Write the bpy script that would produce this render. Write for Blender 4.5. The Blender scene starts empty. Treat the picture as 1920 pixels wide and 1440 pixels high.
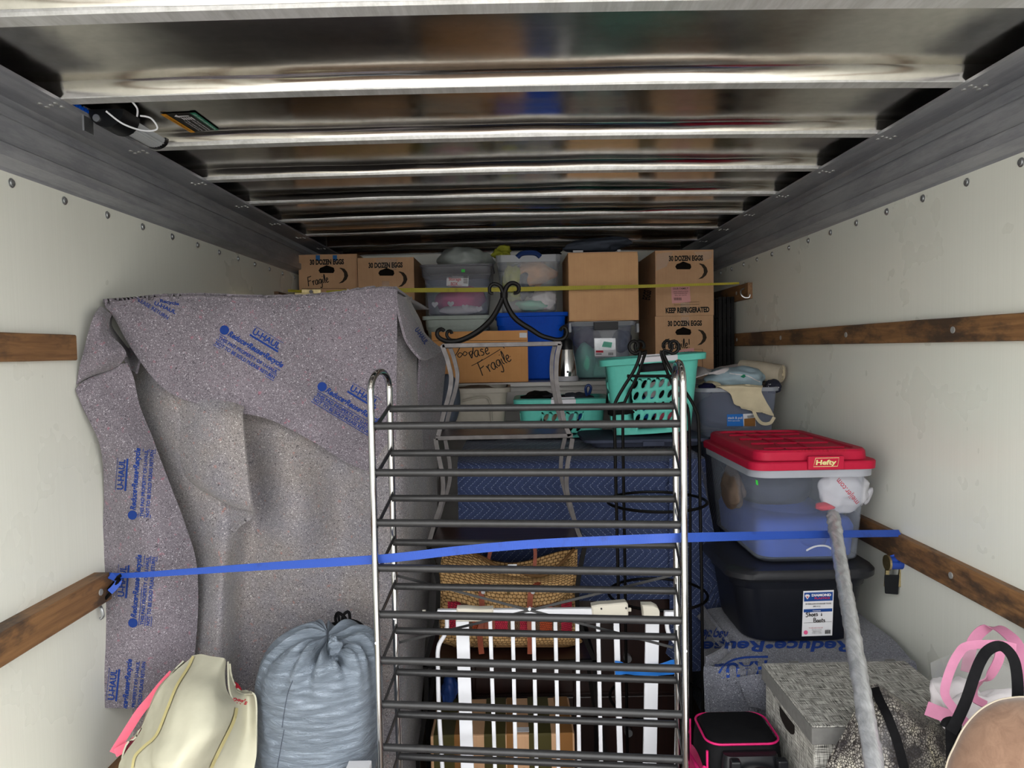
import bpy, bmesh, math, random
from mathutils import Vector, Matrix, noise, geometry
from mathutils.bvhtree import BVHTree
sc = bpy.context.scene
COL = sc.collection
V = Vector
# ---------------------------------------------------------------- camera, world, light, exposure
F_PX = 1387.0
CAM = V((0, 0, 1.6))
_p = math.radians(2.64); _r = math.radians(1.1)
FWD = V((0, math.cos(_p), -math.sin(_p))); UP0 = V((0, math.sin(_p), math.cos(_p))); R0 = V((1, 0, 0))
RT = R0 * math.cos(_r) - UP0 * math.sin(_r); UP = UP0 * math.cos(_r) + R0 * math.sin(_r)
cd = bpy.data.cameras.new('camera'); cam = bpy.data.objects.new('camera', cd); COL.objects.link(cam)
cd.sensor_width = 36.0; cd.lens = F_PX / 1920 * 36.0; cd.clip_start = 0.05; cd.clip_end = 200
cam.matrix_world = Matrix(((RT.x, UP.x, -FWD.x, CAM.x), (RT.y, UP.y, -FWD.y, CAM.y), (RT.z, UP.z, -FWD.z, CAM.z), (0, 0, 0, 1)))
sc.camera = cam
sc.view_settings.view_transform = 'Standard'; sc.view_settings.look = 'None'; sc.view_settings.gamma = 1
sc.view_settings.use_curve_mapping = False
sc.view_settings.exposure = 0.42
sc.cycles.use_denoising = True
sc.cycles.max_bounces = 12; sc.cycles.diffuse_bounces = 8; sc.cycles.glossy_bounces = 6; sc.cycles.transparent_max_bounces = 24
sc.cycles.caustics_reflective = False; sc.cycles.caustics_refractive = False
w = bpy.data.worlds.new('overcast_sky'); sc.world = w; w.use_nodes = True
nt = w.node_tree; nt.nodes.clear()
wo = nt.nodes.new('ShaderNodeOutputWorld'); bg = nt.nodes.new('ShaderNodeBackground')
tcw = nt.nodes.new('ShaderNodeTexCoord'); spw = nt.nodes.new('ShaderNodeSeparateXYZ'); rw = nt.nodes.new('ShaderNodeValToRGB')
nt.links.new(tcw.outputs['Generated'], spw.inputs[0]); nt.links.new(spw.outputs['Z'], rw.inputs[0])
rw.color_ramp.elements[0].position = 0.0; rw.color_ramp.elements[0].color = (1.0, 0.985, 0.96, 1)
rw.color_ramp.elements[1].position = 1.0; rw.color_ramp.elements[1].color = (0.93, 0.96, 1.0, 1)
nt.links.new(rw.outputs[0], bg.inputs['Color']); bg.inputs['Strength'].default_value = 4.6
nt.links.new(bg.outputs[0], wo.inputs['Surface'])

# ---------------------------------------------------------------- pixel helpers (1920x1440 frame)
def ray(px, py):
    return (RT * ((px - 960) / F_PX) + UP * (-(py - 720) / F_PX) + FWD)
def W(px, py, Y):
    d = ray(px, py); return CAM + d * (Y / d.y)
def WX(px, py, X):
    d = ray(px, py); return CAM + d * (X / d.x)
def WZ(px, py, z):
    d = ray(px, py); return CAM + d * ((z - CAM.z) / d.z)
def PIX(p):
    q = V(p) - CAM; dz = q.dot(FWD); return (960 + F_PX * q.dot(RT) / dz, 720 - F_PX * q.dot(UP) / dz)

# ---------------------------------------------------------------- materials
KF = [1.0]
def lin(c):
    if isinstance(c, str):
        c = [int(c[i:i + 2], 16) / 255 for i in (0, 2, 4)]
        c = [x / 12.92 if x <= 0.04045 else ((x + 0.055) / 1.055) ** 2.4 for x in c]
        c = [x * KF[0] for x in c]
    return (c[0], c[1], c[2], 1)
class N:
    def __init__(s, name):
        s.m = bpy.data.materials.new(name); s.m.use_nodes = True; s.t = s.m.node_tree; s.t.nodes.clear()
        s.out = s.n('OutputMaterial'); s.b = s.n('BsdfPrincipled'); s.l(s.b, 0, s.out, 0)
        s._tc = None
    def n(s, kind, **kw):
        x = s.t.nodes.new('ShaderNode' + kind)
        for k, v in kw.items(): setattr(x, k, v)
        return x
    def l(s, a, i, b, j): s.t.links.new(a.outputs[i], b.inputs[j])
    def tc(s, which='Object', scale=(1, 1, 1), rot=(0, 0, 0)):
        if s._tc is None: s._tc = s.n('TexCoord')
        mp = s.n('Mapping'); s.l(s._tc, which, mp, 0)
        mp.inputs['Scale'].default_value = scale; mp.inputs['Rotation'].default_value = rot
        return mp
    def noise(s, vec, scale, detail=3, rough=0.5, dist=0):
        x = s.n('TexNoise'); x.inputs['Scale'].default_value = scale; x.inputs['Detail'].default_value = detail
        x.inputs['Roughness'].default_value = rough; x.inputs['Distortion'].default_value = dist
        s.l(vec, 0, x, 'Vector'); return x
    def ramp(s, src, stops, i=0):
        r = s.n('ValToRGB'); e = r.color_ramp.elements
        while len(e) < len(stops): e.new(0.5)
        for k, (p, c) in enumerate(stops): e[k].position = p; e[k].color = lin(c)
        s.l(src, i, r, 0); return r
    def mix(s, fac, a, b, blend='MIX'):
        x = s.n('MixRGB', blend_type=blend)
        for k, v in ((0, fac), (1, a), (2, b)):
            if isinstance(v, (int, float)): x.inputs[k].default_value = v
            elif isinstance(v, (str, tuple)): x.inputs[k].default_value = lin(v)
            else: s.l(v, 0, x, k)
        return x
    def math(s, op, a, b=0.0, c=0.0):
        x = s.n('Math', operation=op)
        for k, v in ((0, a), (1, b), (2, c)):
            if isinstance(v, (int, float)): x.inputs[k].default_value = v
            elif isinstance(v, tuple): s.l(v[0], v[1], x, k)
            else: s.l(v, 0, x, k)
        return x
    def set(s, **kw):
        al = dict(rough='Roughness', metal='Metallic', spec='Specular IOR Level', ior='IOR', alpha='Alpha', trans='Transmission Weight', sheen='Sheen Weight', coat='Coat Weight', aniso='Anisotropic')
        for k, v in kw.items():
            if k == 'color':
                if isinstance(v, (str, tuple)): s.b.inputs['Base Color'].default_value = lin(v)
                else: s.l(v, 0, s.b, 'Base Color')
            else:
                inp = s.b.inputs[al[k]]
                if isinstance(v, (int, float)): inp.default_value = v
                else: s.l(v, 0, s.b, al[k])
        return s
    def bump(s, h, strength=0.3, dist=0.002):
        x = s.n('Bump'); x.inputs['Strength'].default_value = strength; x.inputs['Distance'].default_value = dist
        s.l(h, 0, x, 'Height'); s.l(x, 0, s.b, 'Normal'); return x
def plain(name, c, rough=0.5, metal=0, var=0.0, spec=0.5, bump=0.0, bs=60):
    m = N(name)
    if var or bump:
        t = m.tc(); nz = m.noise(t, bs, 4)
        c4 = lin(c)
        a = tuple(max(0, x * (1 - var)) for x in c4[:3]); b = tuple(min(1, x * (1 + var)) for x in c4[:3])
        m.set(color=m.ramp(nz, [(0.3, a), (0.7, b)]))
        if bump: m.bump(nz, bump, 0.003)
    else: m.set(color=c)
    m.set(rough=rough, metal=metal, spec=spec * (0.4 if metal < 0.3 else 1)); return m.m
def translucent(name, c, op, rough=0.25, tint=(1, 1, 1)):
    m = N(name)
    m.set(color=c, rough=rough, spec=0.35)
    tr = m.n('BsdfTransparent'); tr.inputs[0].default_value = lin(tint)
    mx = m.n('MixShader'); 
    lw = m.n('LayerWeight'); lw.inputs[0].default_value = 0.3
    f = m.math('MULTIPLY_ADD', (lw, 'Facing'), 0.30, op); f.use_clamp = True
    m.l(f, 0, mx, 0); m.l(tr, 0, mx, 1); m.l(m.b, 0, mx, 2); m.l(mx, 0, m.out, 0)
    return m.m
MT = {}
KF[0] = 0.74
def felt(name, base1, base2, light, dark, red):
    m = N(name); t = m.tc()
    n0 = m.noise(t, 7, 3); n1 = m.noise(t, 300, 2, 0.6, 1.2); n2 = m.noise(m.tc(scale=(1, 1, 1.3), rot=(0, 0.6, 0.4)), 210, 2, 0.6, 2.0); n3 = m.noise(t, 60, 3, 0.6)
    c = m.mix(m.ramp(n0, [(0.35, (0, 0, 0)), (0.65, (1, 1, 1))]), base1, base2)
    c = m.mix(m.ramp(n1, [(0.59, (0, 0, 0)), (0.69, (1, 1, 1))]), c, light)
    c = m.mix(m.ramp(n2, [(0.36, (1, 1, 1)), (0.45, (0, 0, 0))]), c, dark)
    c = m.mix(m.ramp(n3, [(0.63, (0, 0, 0)), (0.73, (0.7, 0.7, 0.7))]), c, red)
    m.set(color=c, rough=0.95, spec=0.15, sheen=0.2); m.bump(n1, 0.6, 0.0025); return m.m
MT['felt'] = felt('felt_mauve_grey', '857d86', '78727a', 'e4dee6', '3a373e', 'a86878')
MT['felt_in'] = felt('felt_pale_grey', '968f8d', '8c8990', 'efeae8', '3c393e', 'b07a72')
MT['felt_blue'] = felt('felt_blue_grey', '6f707a', '666872', 'bfc1c8', '303138', '74727c')
KF[0] = 1.0
def alu():
    m = N('brushed_aluminium_sheet'); t = m.tc()
    n1 = m.noise(m.tc(scale=(0.6, 8, 1)), 2.2, 3); n2 = m.noise(t, 35, 5, 0.7); n3 = m.noise(t, 3.2, 2)
    sc_ = m.noise(m.tc(scale=(3, 1, 1), rot=(0, 0, 0.5)), 40, 6, 0.8, 1.5)
    m.set(color=m.mix(m.ramp(sc_, [(0.70, (0, 0, 0)), (0.76, (0.5, 0.5, 0.5))]), m.ramp(n2, [(0.3, 'cbc7c0'), (0.75, 'dedad3')]), 'f4f2ee'), metal=1.0)
    m.set(rough=m.ramp(n1, [(0.3, (0.13, 0.13, 0.13)), (0.8, (0.22, 0.22, 0.22))]))
    m.bump(n3, 0.35, 0.008); return m.m
MT['alu'] = alu()
def alu2(name, a, b, r):
    m = N(name); t = m.tc(); n2 = m.noise(m.tc(scale=(3, 0.05, 3)), 30, 5, 0.7); n3 = m.noise(m.tc(scale=(2, 0.35, 2)), 9, 5, 0.75)
    c = m.mix(m.ramp(n3, [(0.42, (0, 0, 0)), (0.6, (1, 1, 1))]), a, b)
    m.set(color=m.mix(0.25, c, m.ramp(n2, [(0.4, '555555'), (0.7, 'cccccc')]), 'MULTIPLY'), metal=0.45, rough=r); m.bump(n3, 0.05, 0.002); return m.m
MT['rail'] = alu2('dull_extruded_aluminium', 'b4b6bb', '9fa1a8', 0.42)
MT['bow'] = alu2('roof_bow_aluminium', 'dedede', 'c8c8c6', 0.38)
def frp():
    m = N('white_fibreglass_wall'); t = m.tc()
    n1 = m.noise(m.tc(scale=(1, 60, 0.4)), 5, 2); n2 = m.noise(t, 2.5, 4, 0.6)
    sc1 = m.noise(m.tc(scale=(1, 3, 1.0)), 26, 5, 0.75, 0.8); sc2 = m.noise(m.tc(scale=(1, 3, 9)), 9, 4, 0.7, 0.4)
    c = m.ramp(n2, [(0.2, 'd9dad0'), (0.8, 'dfe0d7')])
    c = m.mix(m.ramp(n1, [(0.35, (0, 0, 0)), (0.65, (0.22, 0.22, 0.22))]), c, 'cdcec4')
    c = m.mix(m.ramp(sc1, [(0.79, (0, 0, 0)), (0.82, (0.8, 0.8, 0.8))]), c, '706e68')
    c = m.mix(m.ramp(sc2, [(0.68, (0, 0, 0)), (0.80, (0.25, 0.25, 0.25))]), c, 'e6e6e0')
    m.set(color=c, rough=m.ramp(n2, [(0.2, (0.22, 0.22, 0.22)), (0.8, (0.38, 0.38, 0.38))]), spec=0.5)
    m.bump(n1, 0.06, 0.001); return m.m
MT['frp'] = frp()
KF[0] = 0.8
def wood(name, a, b, dark, sc_=(1, 0.06, 1), rough=0.6, stain=0.55):
    m = N(name); t = m.tc(scale=sc_)
    g = m.noise(t, 70, 6, 0.65, 0.6); s1 = m.noise(m.tc(scale=(1, 0.6, 1.6)), 5, 5, 0.7)
    c = m.ramp(g, [(0.3, a), (0.7, b)])
    c = m.mix(m.ramp(s1, [(stain, (0, 0, 0)), (stain + 0.12, (0.85, 0.85, 0.85))]), c, dark)
    m.set(color=c, rough=rough); m.bump(g, 0.25, 0.002); return m.m
MT['rail_wood'] = wood('scuffed_wood_rail', '6b4a2e', '9a7148', '332a24', stain=0.47)
MT['dark_wood'] = wood('dark_walnut_veneer', '150806', '2a120c', '0c0504', (1, 1, 0.05), 0.35, 0.7)
MT['shelf_wood'] = wood('dark_shelf_board', '20100f', '361c19', '140a0a', (0.05, 1, 1), 0.28, 0.7)
KF[0] = 1.28
def card(name, a, b):
    m = N(name); t = m.tc(); f = m.noise(m.tc(scale=(220, 220, 2)), 1, 2); g = m.noise(t, 9, 4, 0.6)
    c = m.mix(0.28, m.ramp(g, [(0.3, a), (0.7, b)]), m.ramp(f, [(0.3, a), (0.7, b)]))
    m.set(color=c, rough=0.75, spec=0.25); m.bump(f, 0.08, 0.001); return m.m
MT['card'] = card('corrugated_cardboard', 'a17e5f', 'b28e6e')
MT['card2'] = card('golden_cardboard', 'a87747', 'b58454')
MT['card3'] = card('tan_cardboard', 'b18863', 'bf976f')
KF[0] = 0.8
MT['inside_shade'] = plain('box_inside', '130d08', 0.9)  # near-black colour stands in for the shade inside boxes and openings
MT['tape_clear'] = translucent('clear_packing_tape', 'e8e0d8', 0.22, 0.12)
MT['ink'] = plain('black_ink', '1c1815', 0.6)
MT['ink_moon'] = plain('brown_black_ink', '33291f', 0.7)
MT['ink_blue'] = plain('blue_print_ink', '1e3a80', 0.9)
MT['ink_red'] = plain('red_ink', 'c02a3c', 0.6)
MT['white'] = plain('white_enamel', 'eef0f6', 0.3)
MT['cream'] = plain('cream_plastic', 'dfdacb', 0.4)
MT['black_tube'] = plain('black_powder_coat', '2e2e2f', 0.36, 0.0, 0.15, 0.85)
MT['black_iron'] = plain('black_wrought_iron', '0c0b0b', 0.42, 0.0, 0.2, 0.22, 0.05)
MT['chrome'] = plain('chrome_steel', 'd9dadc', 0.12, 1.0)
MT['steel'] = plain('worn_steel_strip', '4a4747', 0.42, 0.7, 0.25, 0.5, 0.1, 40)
MT['red'] = plain('red_plastic', 'b01c3a', 0.5, 0, 0.05, 0.3)
MT['blue_plastic'] = plain('blue_plastic', '0a4fc4', 0.5, 0, 0.05, 0.2)
MT['navy_plastic'] = plain('navy_plastic', '20386e', 0.4)
MT['tote_black'] = plain('black_plastic', '14161d', 0.42, 0, 0.1)
MT['rim_black'] = plain('grey_black_plastic_lid', '212226', 0.4, 0, 0.1)
MT['teal'] = plain('aqua_plastic', '63c3b4', 0.45, 0, 0.04, 0.3)
MT['sage'] = plain('sage_grey_plastic', 'a3ada6', 0.45, 0, 0.04)
MT['beige'] = plain('grey_beige_plastic', '9b958a', 0.45, 0, 0.05)
MT['grip'] = plain('pale_grip', 'c9c8cf', 0.35)
MT['clear'] = translucent('clear_plastic', 'b9c2d2', 0.05, 0.12)
MT['clear2'] = translucent('cloudy_clear_plastic', 'a9b2cc', 0.16, 0.25)
MT['clear_rim'] = translucent('clear_plastic_rim', 'c2c6d0', 0.45, 0.2)
MT['smoke'] = translucent('smoky_grey_plastic', '7b7b84', 0.5, 0.3)
MT['film'] = translucent('crinkled_clear_film', 'f2f2f2', 0.16, 0.06)
MT['strap_blue'] = None
def ribbed(name, a, b, scale, ax='X', rough=0.6):
    m = N(name); t = m.tc('UV'); wv = m.n('TexWave', wave_type='BANDS', bands_direction=ax); wv.inputs['Scale'].default_value = scale
    m.l(t, 0, wv, 'Vector'); nz = m.noise(m.tc(), 14, 4, 0.7)
    c = m.mix(m.ramp(wv, [(0, (0, 0, 0)), (1, (1, 1, 1))]), a, b)
    c = m.mix(m.ramp(nz, [(0.58, (0, 0, 0)), (0.75, (0.6, 0.6, 0.6))]), c, tuple(x * 0.35 for x in lin(a)[:3]))
    m.set(color=c, rough=rough); m.bump(wv, 0.3, 0.001); return m.m
MT['strap_blue'] = ribbed('blue_webbing', '153f9c', '1e52b8', 120)
MT['strap_yellow'] = ribbed('yellow_webbing', 'a59a1c', 'bdb024', 90)
MT['zinc'] = plain('zinc_gilt_metal', 'cbb98a', 0.3, 0.9, 0.2)
MT['screw'] = plain('pale_screw_metal', 'b4b4b2', 0.35, 0.4)
MT['galv'] = plain('galvanised_metal', 'b9bcc0', 0.35, 0.9, 0.1)
def quilt(name, a, b, st):
    m = N(name); t = m.tc('UV'); s = m.n('SeparateXYZ'); m.l(t, 0, s, 0)
    nz = m.noise(m.tc(), 30, 3)
    wob = m.math('MULTIPLY_ADD', nz, 0.008, 0.0)
    tri = m.math('PINGPONG', (s, 'Y'), 0.075)
    x = m.math('MULTIPLY_ADD', tri, 1.05, (s, 'X')); x = m.math('ADD', x, wob)
    pp = m.math('PINGPONG', x, 0.0135)
    ln = m.math('LESS_THAN', pp, 0.0008)
    dash = m.math('SINE', m.math('MULTIPLY', (s, 'Y'), 900)); dm = m.math('GREATER_THAN', dash, -0.35); ln = m.math('MULTIPLY', ln, dm)
    fine = m.noise(m.tc(), 260, 3, 0.6)
    c = m.mix(m.ramp(fine, [(0.3, (0, 0, 0)), (0.7, (1, 1, 1))]), a, b)
    m.set(color=m.mix(ln, c, st), rough=0.85, spec=0.2, sheen=0.1)
    h = m.math('POWER', m.math('DIVIDE', pp, 0.0135), 0.5); m.bump(h, 0.45, 0.006); return m.m
MT['quilt'] = quilt('navy_quilted_pad', '2a3350', '38456a', 'a0aac6')
def weave(name, a, b, dark, sx, sy, rough=0.8, bs=0.8, bd=0.003):
    m = N(name); t = m.tc('UV', scale=(sx, sy, 1)); s = m.n('SeparateXYZ'); m.l(t, 0, s, 0)
    row = m.math('FLOOR', (s, 'Y')); off = m.math('MULTIPLY', m.math('MODULO', row, 2.0), 0.5)
    fx = m.math('FRACT', m.math('ADD', (s, 'X'), off)); fy = m.math('FRACT', (s, 'Y'))
    hx = m.math('SINE', m.math('MULTIPLY', fx, math.pi)); hy = m.math('SINE', m.math('MULTIPLY', fy, math.pi))
    h = m.math('POWER', m.math('MULTIPLY', hx, hy), 0.5)
    nz = m.noise(m.tc(), 90, 4, 0.7)
    c = m.mix(m.ramp(nz, [(0.3, (0, 0, 0)), (0.7, (1, 1, 1))]), a, b)
    c = m.mix(m.ramp(h, [(0.25, (0, 0, 0)), (0.6, (1, 1, 1))]), dark, c)
    m.set(color=c, rough=rough, spec=0.25); m.bump(h, bs, bd); return m.m
MT['jute'] = weave('woven_jute', 'a07a4c', 'cfab78', '5a4022', 75, 90)
MT['mesh_red'] = weave('woven_red_stripe', 'a01f34', 'c32a48', '3a1418', 150, 180, 0.8, 0.4)
MT['mesh_orange'] = weave('woven_orange_stripe', '9c3c1c', 'b9522a', '3a1c14', 150, 180, 0.8, 0.4)
MT['mesh_brown'] = weave('woven_brown_stripe', '4f3a2c', '7a5a40', '1c1410', 150, 180, 0.8, 0.4)
MT['leather'] = plain('tan_leather', '8c4630', 0.5, 0, 0.2)
def hatch(name, a, b):
    m = N(name)
    n1 = m.noise(m.tc('UV', scale=(700, 26, 1)), 1, 2, 0.5); n2 = m.noise(m.tc('UV', scale=(26, 700, 1)), 1, 2, 0.5)
    x = m.math('MULTIPLY', n1, n2)
    c = m.ramp(x, [(0.16, a), (0.36, b)]); m.set(color=c, rough=0.85, spec=0.2); m.bump(x, 0.5, 0.002); return m.m
MT['crosshatch'] = hatch('grey_crosshatch_fabric', '262523', 'd8d6ce')
MT['grey_bind'] = plain('grey_binding_tape', '6c6b69', 0.8, 0, 0.1)
def snake():
    m = N('snakeskin_print'); t = m.tc()
    wob = m.noise(t, 25, 2); 
    v = m.n('TexVoronoi', feature='DISTANCE_TO_EDGE'); v.inputs['Scale'].default_value = 170; m.l(t, 0, v, 'Vector')
    big = m.noise(m.tc(), 15, 4, 0.7, 0.8)
    base = m.ramp(big, [(0.38, '39363a'), (0.46, '8c8782'), (0.56, 'b9b4a8'), (0.66, 'd0cab0')])
    c = m.mix(m.ramp(v, [(0.05, (0, 0, 0)), (0.2, (1, 1, 1))]), '241f1d', base)
    m.set(color=c, rough=0.45); m.bump(v, 0.5, 0.003); return m.m
MT['snake'] = snake()
MT['pink'] = plain('pink_ribbon', 'c5809e', 0.55, 0, 0.05)
MT['hot_pink'] = plain('hot_pink_nylon', 'c21c62', 0.5, 0, 0.1)
MT['coral'] = plain('coral_pink_webbing', 'ee6f86', 0.7, 0, 0.06)
MT['canvas'] = plain('cream_canvas', 'c6c3ae', 0.85, 0, 0.04, 0.2, 0.15, 30)
MT['binding'] = plain('pale_yellow_binding', 'd8cc92', 0.8)
MT['nylon_black'] = plain('black_nylon', '0f0f11', 0.7, 0, 0.2, 0.2, 0.1, 120)
MT['plastic_black'] = plain('black_moulded_plastic', '17181b', 0.3, 0, 0.1)
def crinkle(name, a, b, rough):
    m = N(name); n1 = m.noise(m.tc(scale=(1, 1, 5)), 13, 6, 0.72, 0.8); n2 = m.noise(m.tc(), 260, 2)
    m.set(color=m.ramp(n1, [(0.25, a), (0.7, b)]), rough=rough, spec=0.5); m.bump(n1, 0.9, 0.02); return m.m
MT['bag_blue'] = crinkle('blue_grey_sack_fabric', '76828f', '97a3b1', 0.38)
MT['bag_grey'] = translucent('grey_plastic_bag', 'b0b8b5', 0.75, 0.3)
def suede():
    m = N('tan_suede'); n1 = m.noise(m.tc(scale=(1, 1, 0.7)), 22, 6, 0.7, 1.5)
    m.set(color=m.ramp(n1, [(0.3, '6a503f'), (0.72, '866a56')]), rough=0.8, spec=0.2, sheen=0.3); m.bump(n1, 0.15, 0.003); return m.m
MT['suede'] = suede()
def wrap():
    m = N('silver_wrap'); n1 = m.noise(m.tc(scale=(1, 0.3, 0.3)), 70, 5, 0.75, 1.0)
    m.set(color=m.ramp(n1, [(0.3, 'a6a8ab'), (0.7, 'dfe1e4')]), metal=0.55, rough=0.28, coat=0.5); m.bump(n1, 0.35, 0.003); return m.m
MT['wrap'] = wrap()
MT['pole'] = plain('grey_metal_pole', '77797c', 0.3, 0.8)
def fab(key, c, v=0.08, bump=0.3, bs=25, rough=0.85): MT[key] = plain(key.replace(' ', '_'), c, rough, 0, v, 0.2, bump, bs)
for k, c in (('fabric_white', 'd9d3d6'), ('fabric_paleblue', '9fb4bf'), ('fabric_cream', 'd3c6a8'), ('fabric_stripe', 'b3a896'), ('fabric_navy', '1d1c3a'), ('fabric_dark', '2a2a2e'),
             ('fabric_slate', '3d4252'), ('fabric_blue', '3c57a8'), ('fabric_brown', '6f5f54'), ('fabric_plum', '4c3548'), ('fabric_mint', '7cccb4'), ('fabric_charcoal', '4b515d'), ('fabric_pink', 'e0608f'), ('fabric_lime', 'a3a53c'), ('fabric_peach', 'd2a07a'), ('fabric_black', '121212')):
    fab(k, c)
MT['stars'] = None
def stars():
    m = N('navy_star_fabric'); v = m.n('TexVoronoi'); v.inputs['Scale'].default_value = 55; m.l(m.tc(), 0, v, 'Vector')
    m.set(color=m.ramp(v, [(0.17, 'e6e6ea'), (0.22, '15182c')]), rough=0.85); return m.m
MT['stars'] = stars()
MT['label_white'] = plain('white_label_paper', 'dcdce0', 0.45)
MT['label_pink'] = plain('pink_label_paper', 'e8a9a8', 0.6)
MT['label_blue'] = plain('blue_label_print', '1d4387', 0.45)
MT['label_blue2'] = plain('bright_blue_card', '2a72c6', 0.4)
MT['bag_white'] = plain('white_bag_film', 'bdbdc4', 0.5)
MT['green_tag'] = plain('green_tag', '3fcb4a', 0.5)
MT['painter_blue'] = plain('blue_painter_tape', '2f6fb0', 0.6)
MT['floor'] = wood('worn_plank_floor', '4b3a2b', '6a5440', '2c241e', (1, 0.05, 1), 0.7)
MT['sticker_black'] = plain('black_sticker', '22201f', 0.5); MT['sticker_orange'] = plain('orange_sticker', 'd8941c', 0.5); MT['sticker_green'] = plain('green_sticker', '1e7a5c', 0.5)
MT['lens'] = plain('ribbed_lamp_lens', 'b8bcc0', 0.25)
MT['tape_brown'] = plain('glossy_brown_tape', '8c6238', 0.16); MT['tape_olive'] = plain('glossy_olive_tape', '4b4628', 0.16)
MT['white_panel'] = plain('white_panel', 'cfccc8', 0.5)
MT['asphalt'] = plain('pale_concrete', 'bdb9b2', 0.9, 0, 0.2, 0.2, 0.2, 30)

# ---------------------------------------------------------------- object helpers
def link(name, me, mat=None, parent=None):
    o = bpy.data.objects.new(name, me); COL.objects.link(o)
    if mat is not None and me is not None: me.materials.append(mat if not isinstance(mat, str) else MT[mat])
    if parent is not None: o.parent = parent
    return o
def empty(name, loc=(0, 0, 0)):
    o = bpy.data.objects.new(name, None); COL.objects.link(o); o.empty_display_size = 0.05; o.location = loc; return o
def tag(o, label, cat, group=None):
    o['label'] = label; o['category'] = cat
    if group: o['group'] = group
    return o
def thing(name, label, cat, loc=(0, 0, 0), group=None): return tag(empty(name, loc), label, cat, group)
def struct(o): o['kind'] = 'structure'; return o
class M:
    def __init__(s): s.v = []; s.f = []; s.uv = {}
    def add(s, vs, fs):
        k = len(s.v); s.v += [V(p) for p in vs]; s.f += [tuple(i + k for i in f) for f in fs]; return k
    def box(s, x0, x1, y0, y1, z0, z1):
        s.add([(x0, y0, z0), (x1, y0, z0), (x1, y1, z0), (x0, y1, z0), (x0, y0, z1), (x1, y0, z1), (x1, y1, z1), (x0, y1, z1)],
              [(0, 3, 2, 1), (4, 5, 6, 7), (0, 1, 5, 4), (1, 2, 6, 5), (2, 3, 7, 6), (3, 0, 4, 7)]); return s
    def hexa(s, p):   # 4 bottom + 4 top
        s.add(p, [(0, 3, 2, 1), (4, 5, 6, 7), (0, 1, 5, 4), (1, 2, 6, 5), (2, 3, 7, 6), (3, 0, 4, 7)]); return s
    def bar(s, a, b, wd, th, nrm=(0, 1, 0)):   # flat bar from a to b, width wd, thickness th along nrm
        a, b = V(a), V(b); d = (b - a).normalized(); n = V(nrm); n = (n - d * n.dot(d)).normalized(); t = d.cross(n) * (wd / 2); n = n * (th / 2)
        s.hexa([a - t - n, a + t - n, a + t + n, a - t + n, b - t - n, b + t - n, b + t + n, b - t + n]); return s
    def tube(s, pts, r, seg=8, closed=False, cap=True, taper=None):
        pts = [V(p) for p in pts]; n = len(pts); rings = []; prev = None
        for i, p in enumerate(pts):
            if closed: d = (pts[(i + 1) % n] - pts[i - 1])
            else: d = pts[min(i + 1, n - 1)] - pts[max(i - 1, 0)]
            if d.length < 1e-9: d = V((0, 0, 1))
            d.normalize()
            if prev is None:
                u = d.orthogonal().normalized()
            else:
                u = prev - d * prev.dot(d)
                u = u.normalized() if u.length > 1e-6 else d.orthogonal().normalized()
            prev = u; w_ = d.cross(u)
            rr = r if taper is None else r * taper(i / (n - 1))
            rings.append([p + (u * math.cos(2 * math.pi * k / seg) + w_ * math.sin(2 * math.pi * k / seg)) * rr for k in range(seg)])
        s.loft(rings, closed_u=True, closed_v=closed, cap=cap and not closed); return s
    def loft(s, rings, closed_u=True, closed_v=False, cap=False):
        k = len(s.v); m = len(rings[0]); n = len(rings)
        for r_ in rings: s.v += [V(p) for p in r_]
        for i in range(n if closed_v else n - 1):
            j = (i + 1) % n
            for a in range(m if closed_u else m - 1):
                b = (a + 1) % m
                s.f.append((k + i * m + a, k + i * m + b, k + j * m + b, k + j * m + a))
        if cap: s.f.append(tuple(k + a for a in reversed(range(m)))); s.f.append(tuple(k + (n - 1) * m + a for a in range(m)))
        return s
    def mesh(s, name, smooth=False, angle=None, uvf=None):
        me = bpy.data.meshes.new(name); me.from_pydata([tuple(p) for p in s.v], [], s.f); me.validate()
        bm = bmesh.new(); bm.from_mesh(me); bmesh.ops.recalc_face_normals(bm, faces=bm.faces)
        if uvf is not None:
            L = bm.loops.layers.uv.new('UVMap')
            for f in bm.faces:
                for lp in f.loops: lp[L].uv = uvf(lp.vert.co, f.normal)
        bm.to_mesh(me); bm.free()
        if smooth:
            me.polygons.foreach_set('use_smooth', [True] * len(me.polygons))
            if angle: me.set_sharp_from_angle(angle=math.radians(angle))
        return me
    def obj(s, name, mat, parent=None, smooth=False, angle=40, bevel=0, uvf=None):
        o = link(name, s.mesh(name, smooth, angle if smooth else None, uvf), mat, parent)
        if bevel:
            b = o.modifiers.new('bevel', 'BEVEL'); b.width = bevel; b.segments = 2; b.limit_method = 'ANGLE'; b.angle_limit = math.radians(50); b.harden_normals = False
        return o
def uvbox(co, n):
    ax = max(range(3), key=lambda i: abs(n[i]))
    return (co.x, co.y) if ax == 2 else ((co.x, co.z) if ax == 1 else (co.y, co.z))
def box(name, mat, parent, x0, x1, y0, y1, z0, z1, bevel=0, uvf=None): return M().box(x0, x1, y0, y1, z0, z1).obj(name, mat, parent, bevel=bevel, uvf=uvf)
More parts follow.
